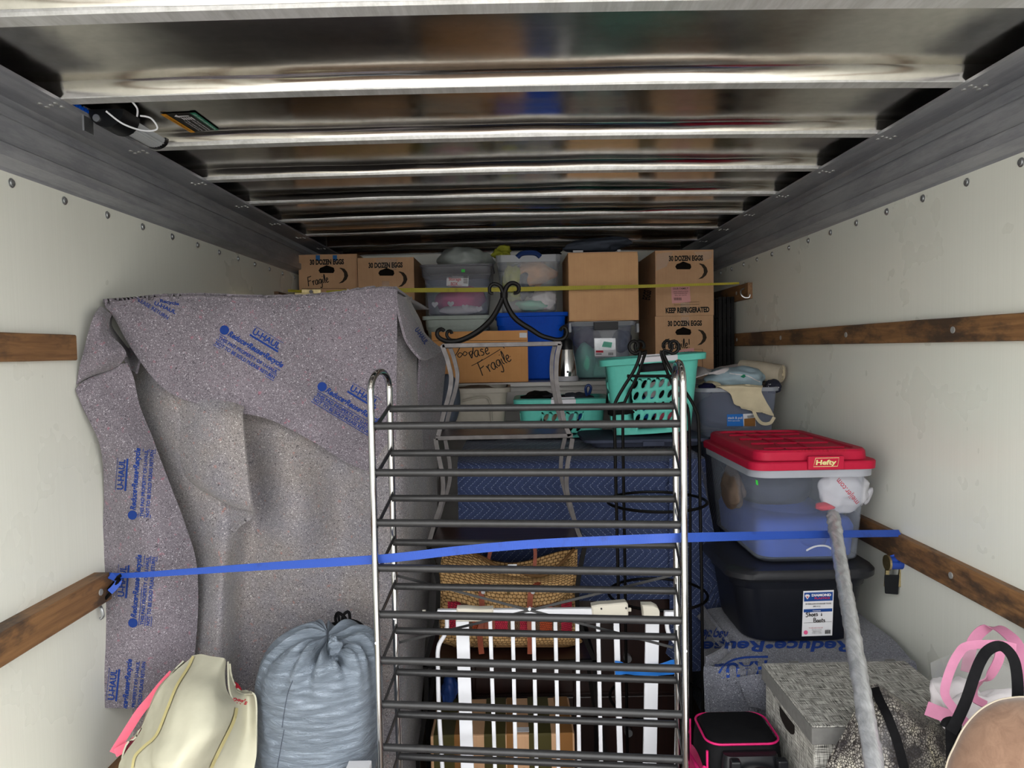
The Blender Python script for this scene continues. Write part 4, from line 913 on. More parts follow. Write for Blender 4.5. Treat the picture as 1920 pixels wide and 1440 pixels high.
cbb = tub('body', 'clear', cb, cx_, 3.94, wv - 0.01, 0.42, wv + 0.02, 0.44, z0_, z1_ - 0.03, r=0.03, rim=0.006)
m = M(); m.loft(rings([(wv + 0.035, 0.46, z1_ - 0.035, 0), (wv + 0.04, 0.465, z1_, 0), (wv, 0.42, z1_ + 0.003, 0)], cx_, 3.94, 0.03, 6), cap=True); m.obj('lid', 'clear_rim', cb, smooth=True, angle=35)
m = M(); h0 = W(970, 480, 3.70); h1 = W(1013, 480, 3.70)
m.tube(smooth_line([(h0.x, 3.705, z1_ - 0.012), (h0.x + 0.02, 3.70, z1_ + 0.004), ((h0.x + h1.x) / 2, 3.695, z1_ + 0.008), (h1.x - 0.02, 3.70, z1_ + 0.004), (h1.x, 3.705, z1_ - 0.012)], 14), 0.013, 8); m.obj('handle', 'navy_plastic', cb, smooth=True)
blob('lime_fabric', W(962, 530, 3.83), (0.055, 0.07, 0.09), 'fabric_lime', cb, 0.3, 3, 3); blob('peach_fabric', W(1000, 514, 3.86), (0.105, 0.12, 0.06), 'fabric_peach', cb, 0.3, 3, 5)
blob('slate_fabric', W(985, 530, 3.84), (0.05, 0.08, 0.08), 'fabric_slate', cb, 0.3, 3, 8); blob('mint_fabric', W(998, 573, 3.82), (0.08, 0.06, 0.03), 'fabric_mint', cb, 0.2, 3, 9); blob('white_fabric', W(1020, 562, 3.83), (0.06, 0.05, 0.05), 'fabric_white', cb, 0.3, 4, 10)
cbt = bvh([cbb]); 
for A in ([(940, 492), (1044, 490), (1040, 532), (944, 532)], [(944, 548), (1040, 546), (1038, 580), (948, 580)]): dpoly(A, cbt, 'film', cb, 'plastic_sleeve', 0.002, maxe=0.3)
yf = blob('lime_scarf', W(944, 472, 3.92), (0.045, 0.06, 0.03), 'fabric_lime', None, 0.5, 3, 13, flat=z1_ + 0.005); tag(yf, 'crumpled lime green scarf on the corner of the navy handled bin', 'scarf')
bk = blob('black_cloth', W(1028, 474, 3.90), (0.06, 0.05, 0.018), 'fabric_black', None, 0.5, 4, 17, flat=z1_ + 0.005); tag(bk, 'small black cloth on the right end of the navy handled bin', 'cloth')

# ---------------- vase box
zz = W(900, 722, 3.50).z
t, e = fbox('cardboard_box', 'golden brown cardboard box with large handwriting, leaning behind the wavy metal shelf', 'cardboard box', 810, 990, 622, 722, 3.508, 0.13, 'card2', z0=ZC + 0.001)
f = carton(t, e, 'card2'); tr = bvh([f])
dline([[(812, 639), (988, 638)]], 0.8, tr, 'ink_moon', t, sm=0); dpoly([(974, 624), (988, 624), (988, 633), (974, 633)], tr, 'label_white', t, 'small_label', 0.001)
hand('Good', tr, 851, 668, 8, -8, 'ink', t, 1.6, 1.0) if False else dline([[(853, 668), (858, 660), (862, 652)], [(862, 661), (858, 666), (862, 670), (867, 664), (862, 661)], [(871, 659), (868, 664), (872, 667), (876, 662), (871, 659)], [(884, 658), (879, 662), (883, 666), (886, 660), (887, 650), (887, 664)]], 1.6, tr, 'ink', t, 'handwriting')
hand('vase', tr, 882, 672, 12, -14, 'ink', t, 1.9, 0.95); dline([[(884, 686), (905, 675), (938, 655)]], 1.3, tr, 'ink', t, 'handwriting'); dline([[(943, 650), (946, 653)]], 1.6, tr, 'ink', t, 'handwriting')
hand('Fragile', tr, 904, 705, 13, -28, 'ink', t, 1.9, 0.9, tr=0.0); hand('.', tr, 955, 669, 12, 0, 'ink', t, 2)
# ---------------- latched clear bin right of centre
lb = thing('storage_bin', 'clear bin with dark grey latch and mint fabric, under the plain tan box', 'storage bin')
xa = W(1076, 660, 3.66).x; xb = W(1186, 660, 3.66).x; cx_ = (xa + xb) / 2; wv = xb - xa
lbb = tub('body', 'clear2', lb, cx_, 3.89, wv - 0.03, 0.40, wv + 0.01, 0.44, ZC, zb - 0.02, r=0.035, rim=0)
m = M(); m.loft(rings([(wv + 0.03, 0.46, zb - 0.025, 0), (wv + 0.045, 0.475, zb - 0.01, 0), (wv + 0.045, 0.475, zb - 0.003, 0), (wv, 0.42, zb, 0)], cx_, 3.89, 0.035, 6), cap=True); m.obj('lid', 'clear_rim', lb, smooth=True, angle=35)
q0 = W(1113, 604, 3.645); q1 = W(1159, 618, 3.645); la = box('latch', 'rim_black', lb, q0.x, q1.x, 3.640, 3.655, q1.z, q0.z, 0.002)
for i in range(9): box('latch_groove', 'tote_black', la, q0.x + 0.004, q1.x - 0.004, 3.6385, 3.640, q1.z + 0.004 + 0.0035 * i, q1.z + 0.0055 + 0.0035 * i)
for xx in (1069, 1196): q = W(xx, 610, 3.66); box('side_clip', 'clear_rim', lb, q.x - 0.006, q.x + 0.006, 3.66, 3.72, q.z - 0.035, q.z + 0.01, 0.002)
blob('mint_pillow', W(1096, 682, 3.76), (0.055, 0.08, 0.11), 'fabric_mint', lb, 0.16, 2.5, 21, flat=ZC + 0.006); blob('mint_fabric', W(1140, 700, 3.84), (0.13, 0.14, 0.085), 'fabric_mint', lb, 0.14, 2.5, 22, flat=ZC + 0.006)
blob('plum_fabric', W(1100, 634, 3.88), (0.075, 0.12, 0.06), 'fabric_plum', lb, 0.2, 2.5, 23); blob('navy_fabric', W(1165, 640, 3.86), (0.05, 0.12, 0.06), 'fabric_slate', lb, 0.2, 2.5, 24)
lt = bvh([lbb])
dpoly([(1113, 620), (1158, 620), (1158, 668), (1113, 668)], lt, 'film', lb, 'plastic_sleeve', 0.001, maxe=0.3)
dpoly([(1114, 634), (1154, 634), (1155, 668), (1115, 668)], lt, 'label_white', lb, 'paper_label', 0.0015, maxe=0.3)
dpoly([(1114.5, 634.5), (1154, 634.5), (1154, 656), (1115, 657)], lt, 'galv', lb, 'printed_picture', 0.0022, maxe=0.3)
dpoly([(1132, 640), (1148, 642), (1146, 652), (1128, 650)], lt, 'fabric_mint', lb, 'printed_picture', 0.003, maxe=0.3)
dpoly([(1117, 657), (1131, 657), (1131, 661), (1117, 661)], lt, 'ink_red', lb, 'red_logo', 0.003, maxe=0.3); dpoly([(1117, 663), (1128, 663), (1128, 664.5), (1117, 664.5)], lt, 'ink', lb, 'printed_mark', 0.003, maxe=0.3)
for i in range(6): dline([[(1141 + 1.6 * i, 661), (1141 + 1.6 * i, 666)]], 0.8, lt, 'ink', lb, 'barcode_bar', 0.003, 0, maxe=0.3)
# ---------------- silver urn with dark top
ur = thing('coffee_urn', 'tapered silver appliance with black top between blue tote and clear bin', 'appliance')
uc = W(1063, 700, 3.54); m = M()
def ring(c, r, z, n=24, sx=1.0): return [V((c.x + sx * r * math.cos(2 * math.pi * k / n), c.y + r * math.sin(2 * math.pi * k / n), z)) for k in range(n)]
m.loft([ring(uc, 0.050, ZC + 0.024), ring(uc, 0.048, ZC + 0.06), ring(uc, 0.032, ZC + 0.15)], cap=True); m.obj('silver_body', 'chrome', ur, smooth=True, angle=40)
M().loft([ring(uc, 0.054, ZC + 0.0005), ring(uc, 0.055, ZC + 0.015), ring(uc, 0.051, ZC + 0.024)], cap=True).obj('base', 'grip', ur, smooth=True, angle=40)
M().loft([ring(uc, 0.033, ZC + 0.15), ring(uc, 0.030, ZC + 0.19), ring(uc, 0.022, ZC + 0.20)], cap=True).obj('top', 'plastic_black', ur, smooth=True, angle=40)
M().tube([(uc.x, uc.y - 0.047, ZC + 0.045), (uc.x, uc.y - 0.053, ZC + 0.045)], 0.006, 12).obj('button', 'plastic_black', ur)
# ---------------- folded black wire crate
wc = thing('wire_crate', 'folded black wire crate standing by the right wall beside the egg boxes', 'wire crate')
xa = W(1343, 620, 3.88).x; xb = W(1370, 620, 3.76).x; zt_ = W(1355, 556, 3.8).z
m0 = [(xa + 0.006, 3.92), (xa + 0.028, 3.92), (xa + 0.050, 3.92), (xa + 0.07, 3.92)]
for i, (xx, _) in enumerate(m0):
    pn = M(); 
    for k in range(9): pn.tube([(xx, 3.84 + 0.045 * k, ZC + 0.002), (xx, 3.84 + 0.045 * k, zt_)], 0.0028, 6)
    for k in range(5): pn.tube([(xx, 3.83, ZC + 0.01 + (zt_ - ZC - 0.02) * k / 4), (xx, 4.21, ZC + 0.01 + (zt_ - ZC - 0.02) * k / 4)], 0.0028, 6)
    pn.obj('wire_panel', 'black_iron', wc)
    box('flat_post', 'black_iron', wc, xx - 0.009, xx + 0.008, 3.826, 3.832, ZC + 0.002, zt_)

# ---------------- laundry baskets
ZD = 1.230   # top of the padded dresser
def basket(label, cx, cy, w0, d0, w1, d1, z0, z1, holes, grip_px, grp=None, rotz=0, tilt=0):
    """tapered basket, front/side walls built of cells; holes = list of (cx_u, cz_v, a, b) in normalised front-wall coordinates"""
    t = thing('laundry_basket', label, 'laundry basket')
    n = 12; prof = lambda v: (w0 + (w1 - w0) * v, d0 + (d1 - d0) * v)
    R = 0.036
    def wallpt(s, v, off=0.0):     # s in [0,4): perimeter param, integer = corner centre; v height
        ww, dd = prof(v); ww -= 2 * off; dd -= 2 * off; r = min(R, ww / 3)
        L1 = ww - 2 * r; L2 = dd - 2 * r; arc = r * math.pi / 2; tot = 2 * (L1 + L2) + 4 * arc; q = (s % 1.0) * tot
        z = z0 + (z1 - z0) * v; bow = 0.0
        segs = [('f', L1), ('a', arc), ('r', L2), ('b', arc), ('k', L1), ('c', arc), ('l', L2), ('d', arc)]
        for nm, ln in segs:
            if q <= ln or nm == 'd': break
            q -= ln
        hx, hy = ww / 2, dd / 2
        if nm == 'f': p = (-hx + r + q, -hy - 0.015 * math.sin(math.pi * q / L1))
        elif nm == 'a': a = -math.pi / 2 + q / r; p = (hx - r + r * math.cos(a), -hy + r + r * math.sin(a))
        elif nm == 'r': p = (hx, -hy + r + q)
        elif nm == 'b': a = q / r; p = (hx - r + r * math.cos(a), hy - r + r * math.sin(a))
        elif nm == 'k': p = (hx - r - q, hy)
        elif nm == 'c': a = math.pi / 2 + q / r; p = (-hx + r + r * math.cos(a), hy - r + r * math.sin(a))
        elif nm == 'l': p = (-hx, hy - r - q)
        else: a = math.pi + q / r; p = (-hx + r + r * math.cos(a), -hy + r + r * math.sin(a))
        c, s_ = math.cos(rotz), math.sin(rotz)
        return V((cx + p[0] * c - p[1] * s_, cy + p[0] * s_ + p[1] * c, z + tilt * p[0]))
    ww, dd = prof(0.5); per = 2 * (ww - 2 * R + dd - 2 * R) + 4 * R * math.pi / 2; fr = (ww - 2 * R) / per; rs = (dd - 2 * R) / per
    ar = R * math.pi / 2 / per
    bm = bmesh.new(); cache = {}
    def vert(s, v):
        key = (round(s % 1.0, 5), round(v, 5))
        if key not in cache: cache[key] = bm.verts.new(wallpt(s, v))
        return cache[key]
    # columns: front cells, other columns
    cols = []; nf = holes['cols']
    cols += [(fr * (0.06 + 0.88 * i / nf), fr * (0.06 + 0.88 * (i + 1) / nf), 'F') for i in range(nf)]
    rows = [holes['v0'] + (holes['v1'] - holes['v0']) * j / holes['rows'] for j in range(holes['rows'] + 1)]
    vlev = [0.0] + rows + [holes['grip'][0], holes['grip'][1], 1.0]
    sl = [0.0]; sl += [c[0] for c in cols] + [cols[-1][1]]
    k0 = cols[-1][1]
    extra = [fr] + [fr + ar * q / 4 for q in (1, 2, 3, 4)]
    nr_ = 6; extra += [fr + ar + rs * q / nr_ for q in range(1, nr_ + 1)]; a0 = fr + ar + rs
    extra += [a0 + ar * q / 4 for q in (1, 2, 3, 4)]; extra += [a0 + ar + fr * q / 6 for q in range(1, 7)]; a1_ = a0 + ar + fr
    extra += [a1_ + ar * q / 4 for q in (1, 2, 3, 4)]; a2_ = a1_ + ar; lft = [a2_ + rs * q / nr_ for q in range(1, nr_ + 1)]; extra += lft
    extra += [a2_ + rs + ar * q / 4 for q in (1, 2, 3)] + [1.0]
    sl += extra; sl = sorted(set(round(x, 6) for x in sl))
    def cell(s0, s1, v0, v1, hole=None):
        if hole is None:
            bm.faces.new([vert(s0, v0), vert(s1, v0), vert(s1, v1), vert(s0, v1)]); return
        # ring between the cell border (4 verts per side shared only at corners) and a slanted oval
        ns = 4; bd = [(s0 + (s1 - s0) * i / ns, v0) for i in range(ns)] + [(s1, v0 + (v1 - v0) * i / ns) for i in range(ns)] + [(s1 - (s1 - s0) * i / ns, v1) for i in range(ns)] + [(s0, v1 - (v1 - v0) * i / ns) for i in range(ns)]
        cs, cv = (s0 + s1) / 2, (v0 + v1) / 2; N_ = len(bd); el = []
        for i in range(N_):
            a = math.radians(225) + 2 * math.pi * i / N_; ex = math.cos(a) * hole[0]; ey = math.sin(a) * hole[1]
            el.append(bm.verts.new(wallpt(cs + (ex + ey * hole[2]) * (s1 - s0), cv + ey * (v1 - v0))))
        bv = [vert(*b) for b in bd]
        for i in range(N_): bm.faces.new([bv[i], bv[(i + 1) % N_], el[(i + 1) % N_], el[i]])
    for a, b in zip(sl, sl[1:]):
        isF = any(abs(a - c[0]) < 1e-5 for c in cols); isS = (fr + ar - 1e-5 <= a and b <= fr + ar + rs + 1e-5) or (a2_ - 1e-5 <= a and b <= a2_ + rs + 1e-5)
        for j, (u, v) in enumerate(zip(vlev, vlev[1:])):
            inrow = any(abs(u - r_) < 1e-6 for r_ in rows[:-1])
            g = holes['gr']; ing = abs(u - holes['grip'][0]) < 1e-6 and g[0] * fr < (a + b) / 2 < g[1] * fr
            if ing: continue
            ci = next((q for q, c in enumerate(cols) if abs(a - c[0]) < 1e-5), -1); isF = isF and holes['c0'] <= ci < holes['c1']
            if inrow and (isF or isS): cell(a, b, u, v, (0.27, 0.36, 0.55) if isF else (0.28, 0.38, 0.0))
            else: cell(a, b, u, v)
    bm.faces.new([vert(s, 0.0) for s in reversed(sl[:-1])])
    bmesh.ops.remove_doubles(bm, verts=bm.verts, dist=1e-5); bmesh.ops.recalc_face_normals(bm, faces=bm.faces)
    me = bpy.data.meshes.new('body'); bm.to_mesh(me); bm.free()
    o = link('body', me, 'teal', t); so = o.modifiers.new('thick', 'SOLIDIFY'); so.thickness = 0.004; so.offset = -1
    me.polygons.foreach_set('use_smooth', [True] * len(me.polygons)); me.set_sharp_from_angle(angle=math.radians(40))
    # rolled rim
    m = M(); K = 64; prf = [(0.0, -0.028), (-0.022, -0.026), (-0.024, -0.004), (-0.018, 0.0), (0.0, 0.001), (0.004, -0.004)]
    m.loft([[wallpt(k / K, 1.0, off) + V((0, 0, dz)) for off, dz in prf] for k in range(K)], closed_u=True, closed_v=True); m.obj('rim', 'teal', t, smooth=True, angle=50)
    gs = [fr * (holes['gr'][0] + (holes['gr'][1] - holes['gr'][0]) * k / 12) for k in range(13)]
    m = M(); m.loft([[wallpt(s, 1.0, off) + V((0, 0, dz)) for off, dz in ((-0.012, 0.002), (-0.0255, -0.003), (-0.026, -0.022), (-0.02, -0.010), (-0.012, 0.006))] for s in gs], cap=True); m.obj('hand_grip', 'grip', t, smooth=True, angle=50)
    return t, wallpt, fr
xa = W(970, 780, 3.30).x; xb = W(1142, 780, 3.30).x
lo, wp, fr = basket('low aqua laundry basket full of dark clothes, behind the wavy metal shelf', 0.212, 3.20, 0.33, 0.23, 0.362, 0.26, ZD, ZD + 0.165, dict(cols=7, rows=2, v0=0.12, v1=0.66, c0=1, c1=6, grip=(0.78, 0.88), gr=(0.36, 0.66)), None, rotz=-0.03)
bx0 = (0.212, 3.20)
for k, (px, py, rx, rz_, mt_, sd) in enumerate(((1010, 737, 0.075, 0.035, 'fabric_black', 31), (1045, 742, 0.09, 0.03, 'fabric_dark', 32), (1085, 742, 0.06, 0.03, 'fabric_charcoal', 33))):
    blob('clothes_and_shade', (W(px, py, 3.22).x, 3.24, ZD + 0.145), (rx, 0.085, rz_), mt_, lo, 0.4, 3, sd, sub=4)
blob('clothes_and_shade', (bx0[0], 3.22, ZD + 0.07), (0.165, 0.095, 0.06), 'fabric_black', lo, 0.15, 3, 34)
for px, mt_, sd in ((1052, 'fabric_peach', 41), (1073, 'fabric_paleblue', 42), (1094, 'label_blue2', 43), (1030, 'fabric_stripe', 44)): blob('folded_cloth', (W(px, 775, 3.13).x, 3.125, ZD + 0.085), (0.026, 0.016, 0.03), mt_, lo, 0.2, 4, sd, sub=3)
M().tube(smooth_line([W(1100, 742, 3.16), W(1098, 728, 3.15), W(1103, 722, 3.15), W(1108, 727, 3.15), W(1104, 740, 3.16)], 16, False), 0.006, 8).obj('blue_hanger_hook', 'navy_plastic', lo, smooth=True)
# tray below the tall basket
tp = thing('storage_tote', 'slate blue lidded tub beneath the tall aqua laundry basket', 'storage tote')
tb, wpt, fr2 = None, None, None
tl0 = W(1205, 800, 3.02)
m = M(); m.loft(rings([(0.40, 0.30, ZD - 0.001, 0), (0.42, 0.32, ZD + 0.01, 0), (0.47, 0.34, ZD + 0.018, 0), (0.47, 0.34, ZD + 0.028, 0), (0.44, 0.31, ZD + 0.032, 0)], 0.50, 2.90, 0.04, 6), cap=True); m.obj('lid', 'fabric_slate', tp, smooth=True, angle=35)
box('latch', 'fabric_slate', tp, 0.48, 0.56, 2.722, 2.732, ZD + 0.004, ZD + 0.022, 0.002)
tall, wp, fr = basket('tall aqua laundry basket with rows of oval holes, on the navy pad', 0.542, 2.912, 0.29, 0.25, 0.350, 0.29, ZD + 0.045, ZD + 0.338, dict(cols=7, rows=4, v0=0.14, v1=0.72, c0=1, c1=6, grip=(0.80, 0.93), gr=(0.34, 0.80)), None, rotz=-0.10, tilt=0.06)
for k, (dx, dz, mt_) in enumerate(((-0.08, 0.10, 'fabric_black'), (0.0, 0.10, 'label_blue2'), (0.03, 0.17, 'fabric_white'), (0.09, 0.13, 'fabric_dark'), (-0.05, 0.2, 'fabric_black'), (0.09, 0.22, 'fabric_white'), (0.02, 0.24, 'fabric_dark'), (0.10, 0.07, 'coral'))):
    blob('folded_clothes', (0.512 + dx, 2.83 + 0.02 * (k % 3), ZD + 0.04 + dz), (0.06, 0.05, 0.045), mt_, tall, 0.3, 3, 50 + k, sub=3)
blob('clothes_and_shade', (0.512, 2.93, ZD + 0.17), (0.14, 0.09, 0.13), 'fabric_black', tall, 0.15, 3, 60, sub=3)
# ---------------- grey beige tub on the left
bg_ = thing('storage_tub', 'grey beige open plastic tub left of the low aqua basket', 'storage tub')
xa = W(845, 800, 3.05).x; xb = W(958, 800, 3.05).x
xa -= 0.02; xb -= 0.02
gb = tub('body', 'beige', bg_, (xa + xb) / 2, 3.20, xb - xa - 0.03, 0.26, xb - xa + 0.02, 0.30, ZD, ZD + 0.215, r=0.03, rim=0.012, rimh=0.02)
m = M(); m.tube(smooth_line([W(868, 752, 3.038), W(890, 746, 3.036), W(912, 745, 3.036), W(919, 757, 3.04), W(922, 790, 3.046)], 20), 0.004, 6); m.obj('moulded_line', 'beige', bg_, smooth=True)
blob('brown_cloth', ((xa + xb) / 2 - 0.03, 3.2, ZD + 0.19), (0.11, 0.09, 0.03), 'fabric_brown', bg_, 0.3, 3, 70); blob('brown_cloth', ((xa + xb) / 2, 3.2, ZD + 0.10), (0.10, 0.10, 0.08), 'fabric_brown', bg_, 0.1, 3, 71)
dk = blob('fabric_bundle', W(838, 752, 2.98), (0.055, 0.06, 0.11), 'fabric_charcoal', None, 0.1, 2, 72, flat=ZD + 0.001); tag(dk, 'dark grey fabric bundle between the felt pad and beige tub', 'bundle')
# ================================================================ RIGHT HAND STACK
# clear bin with clothes
cl_ = thing('storage_bin', 'open clear bin heaped with clothes against the right wall', 'storage bin')
zc0 = 1.215; zc1 = W(1380, 727, 3.03).z; xa = W(1312, 780, 3.03).x; xb = W(1462, 780, 3.03).x; cx_ = (xa + xb) / 2; wv = xb - xa
cbd = tub('body', 'clear2', cl_, cx_, 3.20, wv - 0.04, 0.30, wv, 0.34, zc0, zc1, r=0.03, rim=0.008, rimh=0.016, rimmat='clear_rim')
blob('slate_clothes', (cx_ - 0.01, 3.20, zc0 + 0.105), (wv / 2 - 0.045, 0.13, 0.082), 'fabric_slate', cl_, 0.1, 2.5, 3)
ct2 = bvh([cbd])
dpoly([(1363, 777), (1393, 776), (1394, 799), (1363, 799)], ct2, 'label_blue2', cl_, 'blue_card', 0.001, maxe=0.3); dpoly([(1393, 776), (1416, 775), (1417, 799), (1394, 799)], ct2, 'label_white', cl_, 'picture_card', 0.001, maxe=0.3)
dpoly([(1395, 785), (1416, 783), (1416, 799), (1395, 799)], ct2, 'tape_brown', cl_, 'printed_picture', 0.002, maxe=0.3); dpoly([(1400, 779), (1414, 778), (1412, 783), (1402, 784)], ct2, 'galv', cl_, 'printed_picture', 0.002, maxe=0.3)
dtext('stack & pull', ct2, 1378, 783, 4.2, 27, 0, 'label_white', cl_, 0.02, off=0.002, maxe=0.3); dtext('Built-in grip handle', ct2, 1376, 788.5, 2.2, 22, 0, 'label_white', cl_, 0, off=0.002, maxe=0.3)
def cloth(name, c, rad, mt_, label, sd, amp=0.2, fr=3, rot=0, flat=None): return tag(blob(name, c, rad, mt_, None, amp, fr, sd, flat=flat, rot=rot), label, 'clothing')
zf = zc1 - 0.004
cloth('rolled_sweater', (W(1333, 714, 3.14).x, 3.14, zf - 0.01), (0.052, 0.08, 0.048), 'fabric_cream', 'cream rolled cloth at the left corner of the heaped clear bin', 80, flat=zc0 + 0.2)
cloth('navy_sock', (W(1320, 722, 3.08).x + 0.01, 3.075, zf + 0.002), (0.034, 0.03, 0.022), 'fabric_navy', 'small navy cloth on the rim of the heaped clear bin', 81)
ps = thing('pale_blue_shirt', 'pale blue gathered shirt with teal emblem on top of the heaped bin', 'clothing')
sh = blob('shirt', (W(1380, 708, 3.16).x, 3.16, zf + 0.035), (0.125, 0.10, 0.052), 'fabric_paleblue', ps, 0.22, 3, 82, rot=0.05)
tr = bvh([sh]); dpoly([(1392, 702), (1397, 702), (1398, 706), (1394, 709), (1388, 706)], tr, 'fabric_teal' if 'fabric_teal' in MT else 'sticker_green', ps, 'teal_emblem', 0.002, maxe=0.4)
dline([[(1368, 700), (1380, 702), (1400, 704), (1415, 711), (1425, 716)]], 1.6, tr, 'fabric_white', ps, 'white_piping', 0.002, maxe=0.4)
surf('white_blouse', [[W(1296, 684, 3.32), W(1330, 692, 3.34), W(1352, 686, 3.34), W(1375, 682, 3.34), W(1405, 686, 3.32)], [W(1300, 702, 3.16), W(1318, 692, 3.14), W(1340, 698, 3.10), W(1360, 690, 3.12), W(1406, 690, 3.2)], [W(1300, 708, 3.10), W(1315, 704, 3.08), W(1332, 700, 3.06), W(1345, 702, 3.07), W(1362, 697, 3.1)]], 50, 24, 'fabric_white', None, 0.004, lambda u, v, p: 0.012 * noise.noise(V((p.x * 16, p.z * 12, p.y * 9))))
tag(bpy.data.objects['white_blouse'], 'crumpled white blouse spread over the left of the heaped clear bin', 'clothing')
st_ = thing('striped_towel', 'rolled beige striped towel at the wall end of the heaped clear bin', 'towel')
m = M(); tc_ = W(1428, 700, 3.2)
m.tube([(tc_.x - 0.075, 3.25, tc_.z + 0.02), (tc_.x - 0.02, 3.20, tc_.z + 0.012), (tc_.x + 0.06, 3.12, tc_.z)], 0.044, 20, taper=lambda u: 1 - 0.25 * abs(u - 0.4)); m.obj('roll', 'fabric_stripe', st_, smooth=True, angle=60)
sp_ = []; 
for k in range(30): a = 0.45 * k; r_ = 0.036 * (1 - k / 34); sp_.append(V((tc_.x + 0.060 + 0.0015, 3.117 + r_ * math.cos(a) * 0.6, tc_.z + r_ * math.sin(a))))
M().tube(sp_, 0.0016, 5).obj('roll_edge', 'fabric_cream', st_)
cloth('star_cloth', (W(1462, 718, 3.1).x - 0.02, 3.12, zf + 0.0), (0.032, 0.05, 0.03), 'stars', 'navy cloth with white stars on the right corner of the heaped bin', 84)
ct_ = thing('cream_top', 'cream singlet top hanging over the front of the heaped clear bin', 'clothing')
yb_ = 3.012
surf('bodice', [[W(1342, 727, 3.10), W(1385, 725, 3.10), W(1430, 727, 3.10)], [W(1344, 724, yb_), W(1385, 723, yb_), W(1430, 725, yb_)], [W(1368, 737, yb_), W(1400, 735, yb_), W(1428, 735, yb_)], [W(1374, 750, yb_), W(1405, 752, yb_ - 0.005), W(1436, 752, yb_)], [W(1380, 760, yb_), W(1412, 768, yb_ - 0.005), W(1444, 765, yb_)], [W(1410, 768, yb_), W(1430, 772, yb_), W(1450, 776, yb_)], [W(1432, 772, yb_), W(1442, 778, yb_), W(1452, 780, yb_)]], 30, 40, 'fabric_cream', ct_, 0.004, lambda u, v, p: 0.004 * noise.noise(V((p.x * 20, p.z * 20, 0))))
def ribbon(name, pts, wd, mat, parent, th=0.002, n=40, wvec=None, taper=None, sm=True):
    p = smooth_line(pts, n) if sm else [V(q) for q in pts]; m = M(); rg = []
    for i, q in enumerate(p):
        d = (p[min(i + 1, len(p) - 1)] - p[max(i - 1, 0)]).normalized()
        wv_ = V(wvec(i / (len(p) - 1))) if callable(wvec) else (V(wvec) if wvec is not None else (CAM - q).cross(d))
        wv_ = wv_ - d * wv_.dot(d); wv_.normalize(); nn = d.cross(wv_).normalized() * th / 2; ww = wv_ * wd / 2 * (taper(i / (len(p) - 1)) if taper else 1)
        rg.append([q - ww - nn, q + ww - nn, q + ww + nn, q - ww + nn])
    m.loft(rg, cap=True)
    L = [0.0]
    for a, b in zip(p, p[1:]): L.append(L[-1] + (b - a).length)
    o = m.obj(name, mat, parent, smooth=True, angle=40)
    uvl = o.data.uv_layers.new(name='UVMap')
    for lp in o.data.loops:
        vi = lp.vertex_index; uvl.data[lp.index].uv = (L[vi // 4], (vi % 4) * 0.01)
    return o
ribbon('shoulder_strap', [W(1412, 768, yb_), W(1420, 785, yb_), W(1430, 794, yb_), W(1444, 793, yb_), W(1452, 782, yb_)], 0.013, 'fabric_cream', ct_)

# ---------------- black tote
tb_ = thing('storage_tote', 'black lidded storage tote with handwritten white label, under the red lidded bin', 'storage tote')
Yk = 2.17; zk1 = W(1500, 1085, Yk).z; xa = W(1378, 1085, Yk).x; xb = W(1643, 1085, Yk).x; cx_ = (xa + xb) / 2; wv = xb - xa; dep = 0.36; cy_ = Yk + dep / 2
zk0 = zg + 0.010
m = M(); m.loft(rings([(wv - 0.085, dep - 0.035, zk0, 0.03), (wv - 0.075, dep - 0.02, zk0 + 0.012, 0.03), (wv - 0.03, dep - 0.01, zk0 + 0.16, 0.03), (wv - 0.012, dep - 0.01, zk1 - 0.03, 0.03), (wv - 0.004, dep, zk1, 0.03)], cx_, cy_, 0.05, 8), cap=True)
kb = m.obj('body', 'tote_black', tb_, smooth=True, angle=40)
m = M(); m.loft(rings([(wv + 0.022, dep + 0.022, zk1 - 0.004, 0.03), (wv + 0.034, dep + 0.034, zk1 + 0.003, 0.03), (wv + 0.034, dep + 0.034, zk1 + 0.018, 0.03), (wv + 0.018, dep + 0.018, zk1 + 0.028, 0.03), (wv - 0.03, dep - 0.03, zk1 + 0.03, 0.03)], cx_, cy_, 0.05, 8), cap=True)
kl = m.obj('lid', 'rim_black', tb_, smooth=True, angle=40)
kt = bvh([kb])
dline([[(1491, 1071), (1510, 1078), (1535, 1081), (1565, 1079)]], 1.6, kt, 'ink', tb_, 'handle_groove', 0.0008)
lb4 = [(1506, 1108), (1563, 1106), (1560, 1191), (1503, 1193)]
dpoly(lb4, kt, 'label_white', tb_, 'white_label', 0.0012)
def lq(u, v): a, b, c, d = lb4; return ((a[0] * (1 - u) + b[0] * u) * (1 - v) + (d[0] * (1 - u) + c[0] * u) * v, (a[1] * (1 - u) + b[1] * u) * (1 - v) + (d[1] * (1 - u) + c[1] * u) * v)
def lrect(u0, u1, v0, v1, mt_, nm='printed_band', off=0.002): return dpoly([lq(u0, v0), lq(u1, v0), lq(u1, v1), lq(u0, v1)], kt, mt_, tb_, nm, off)
lrect(0.03, 0.97, 0.035, 0.23, 'label_blue'); lrect(0.03, 0.97, 0.40, 0.47, 'label_blue')
def lt_(s, u, v, h, wu, mt_, wgt=0.02): x, y = lq(u, v); return dtext(s, kt, x, y, h, wu * 57, -1.5, mt_, tb_, wgt, off=0.003)
lt_('DIAMOND', 0.59, 0.095, 4.4, 0.64, 'label_white', 0.05); lt_('PLASTICS', 0.62, 0.165, 3.4, 0.5, 'ink_red'); lt_('18 GALLON STORAGE TOTE', 0.5, 0.285, 2.6, 0.84, 'ink'); lt_('(68.13 L)', 0.45, 0.34, 2.2, 0.24, 'ink')
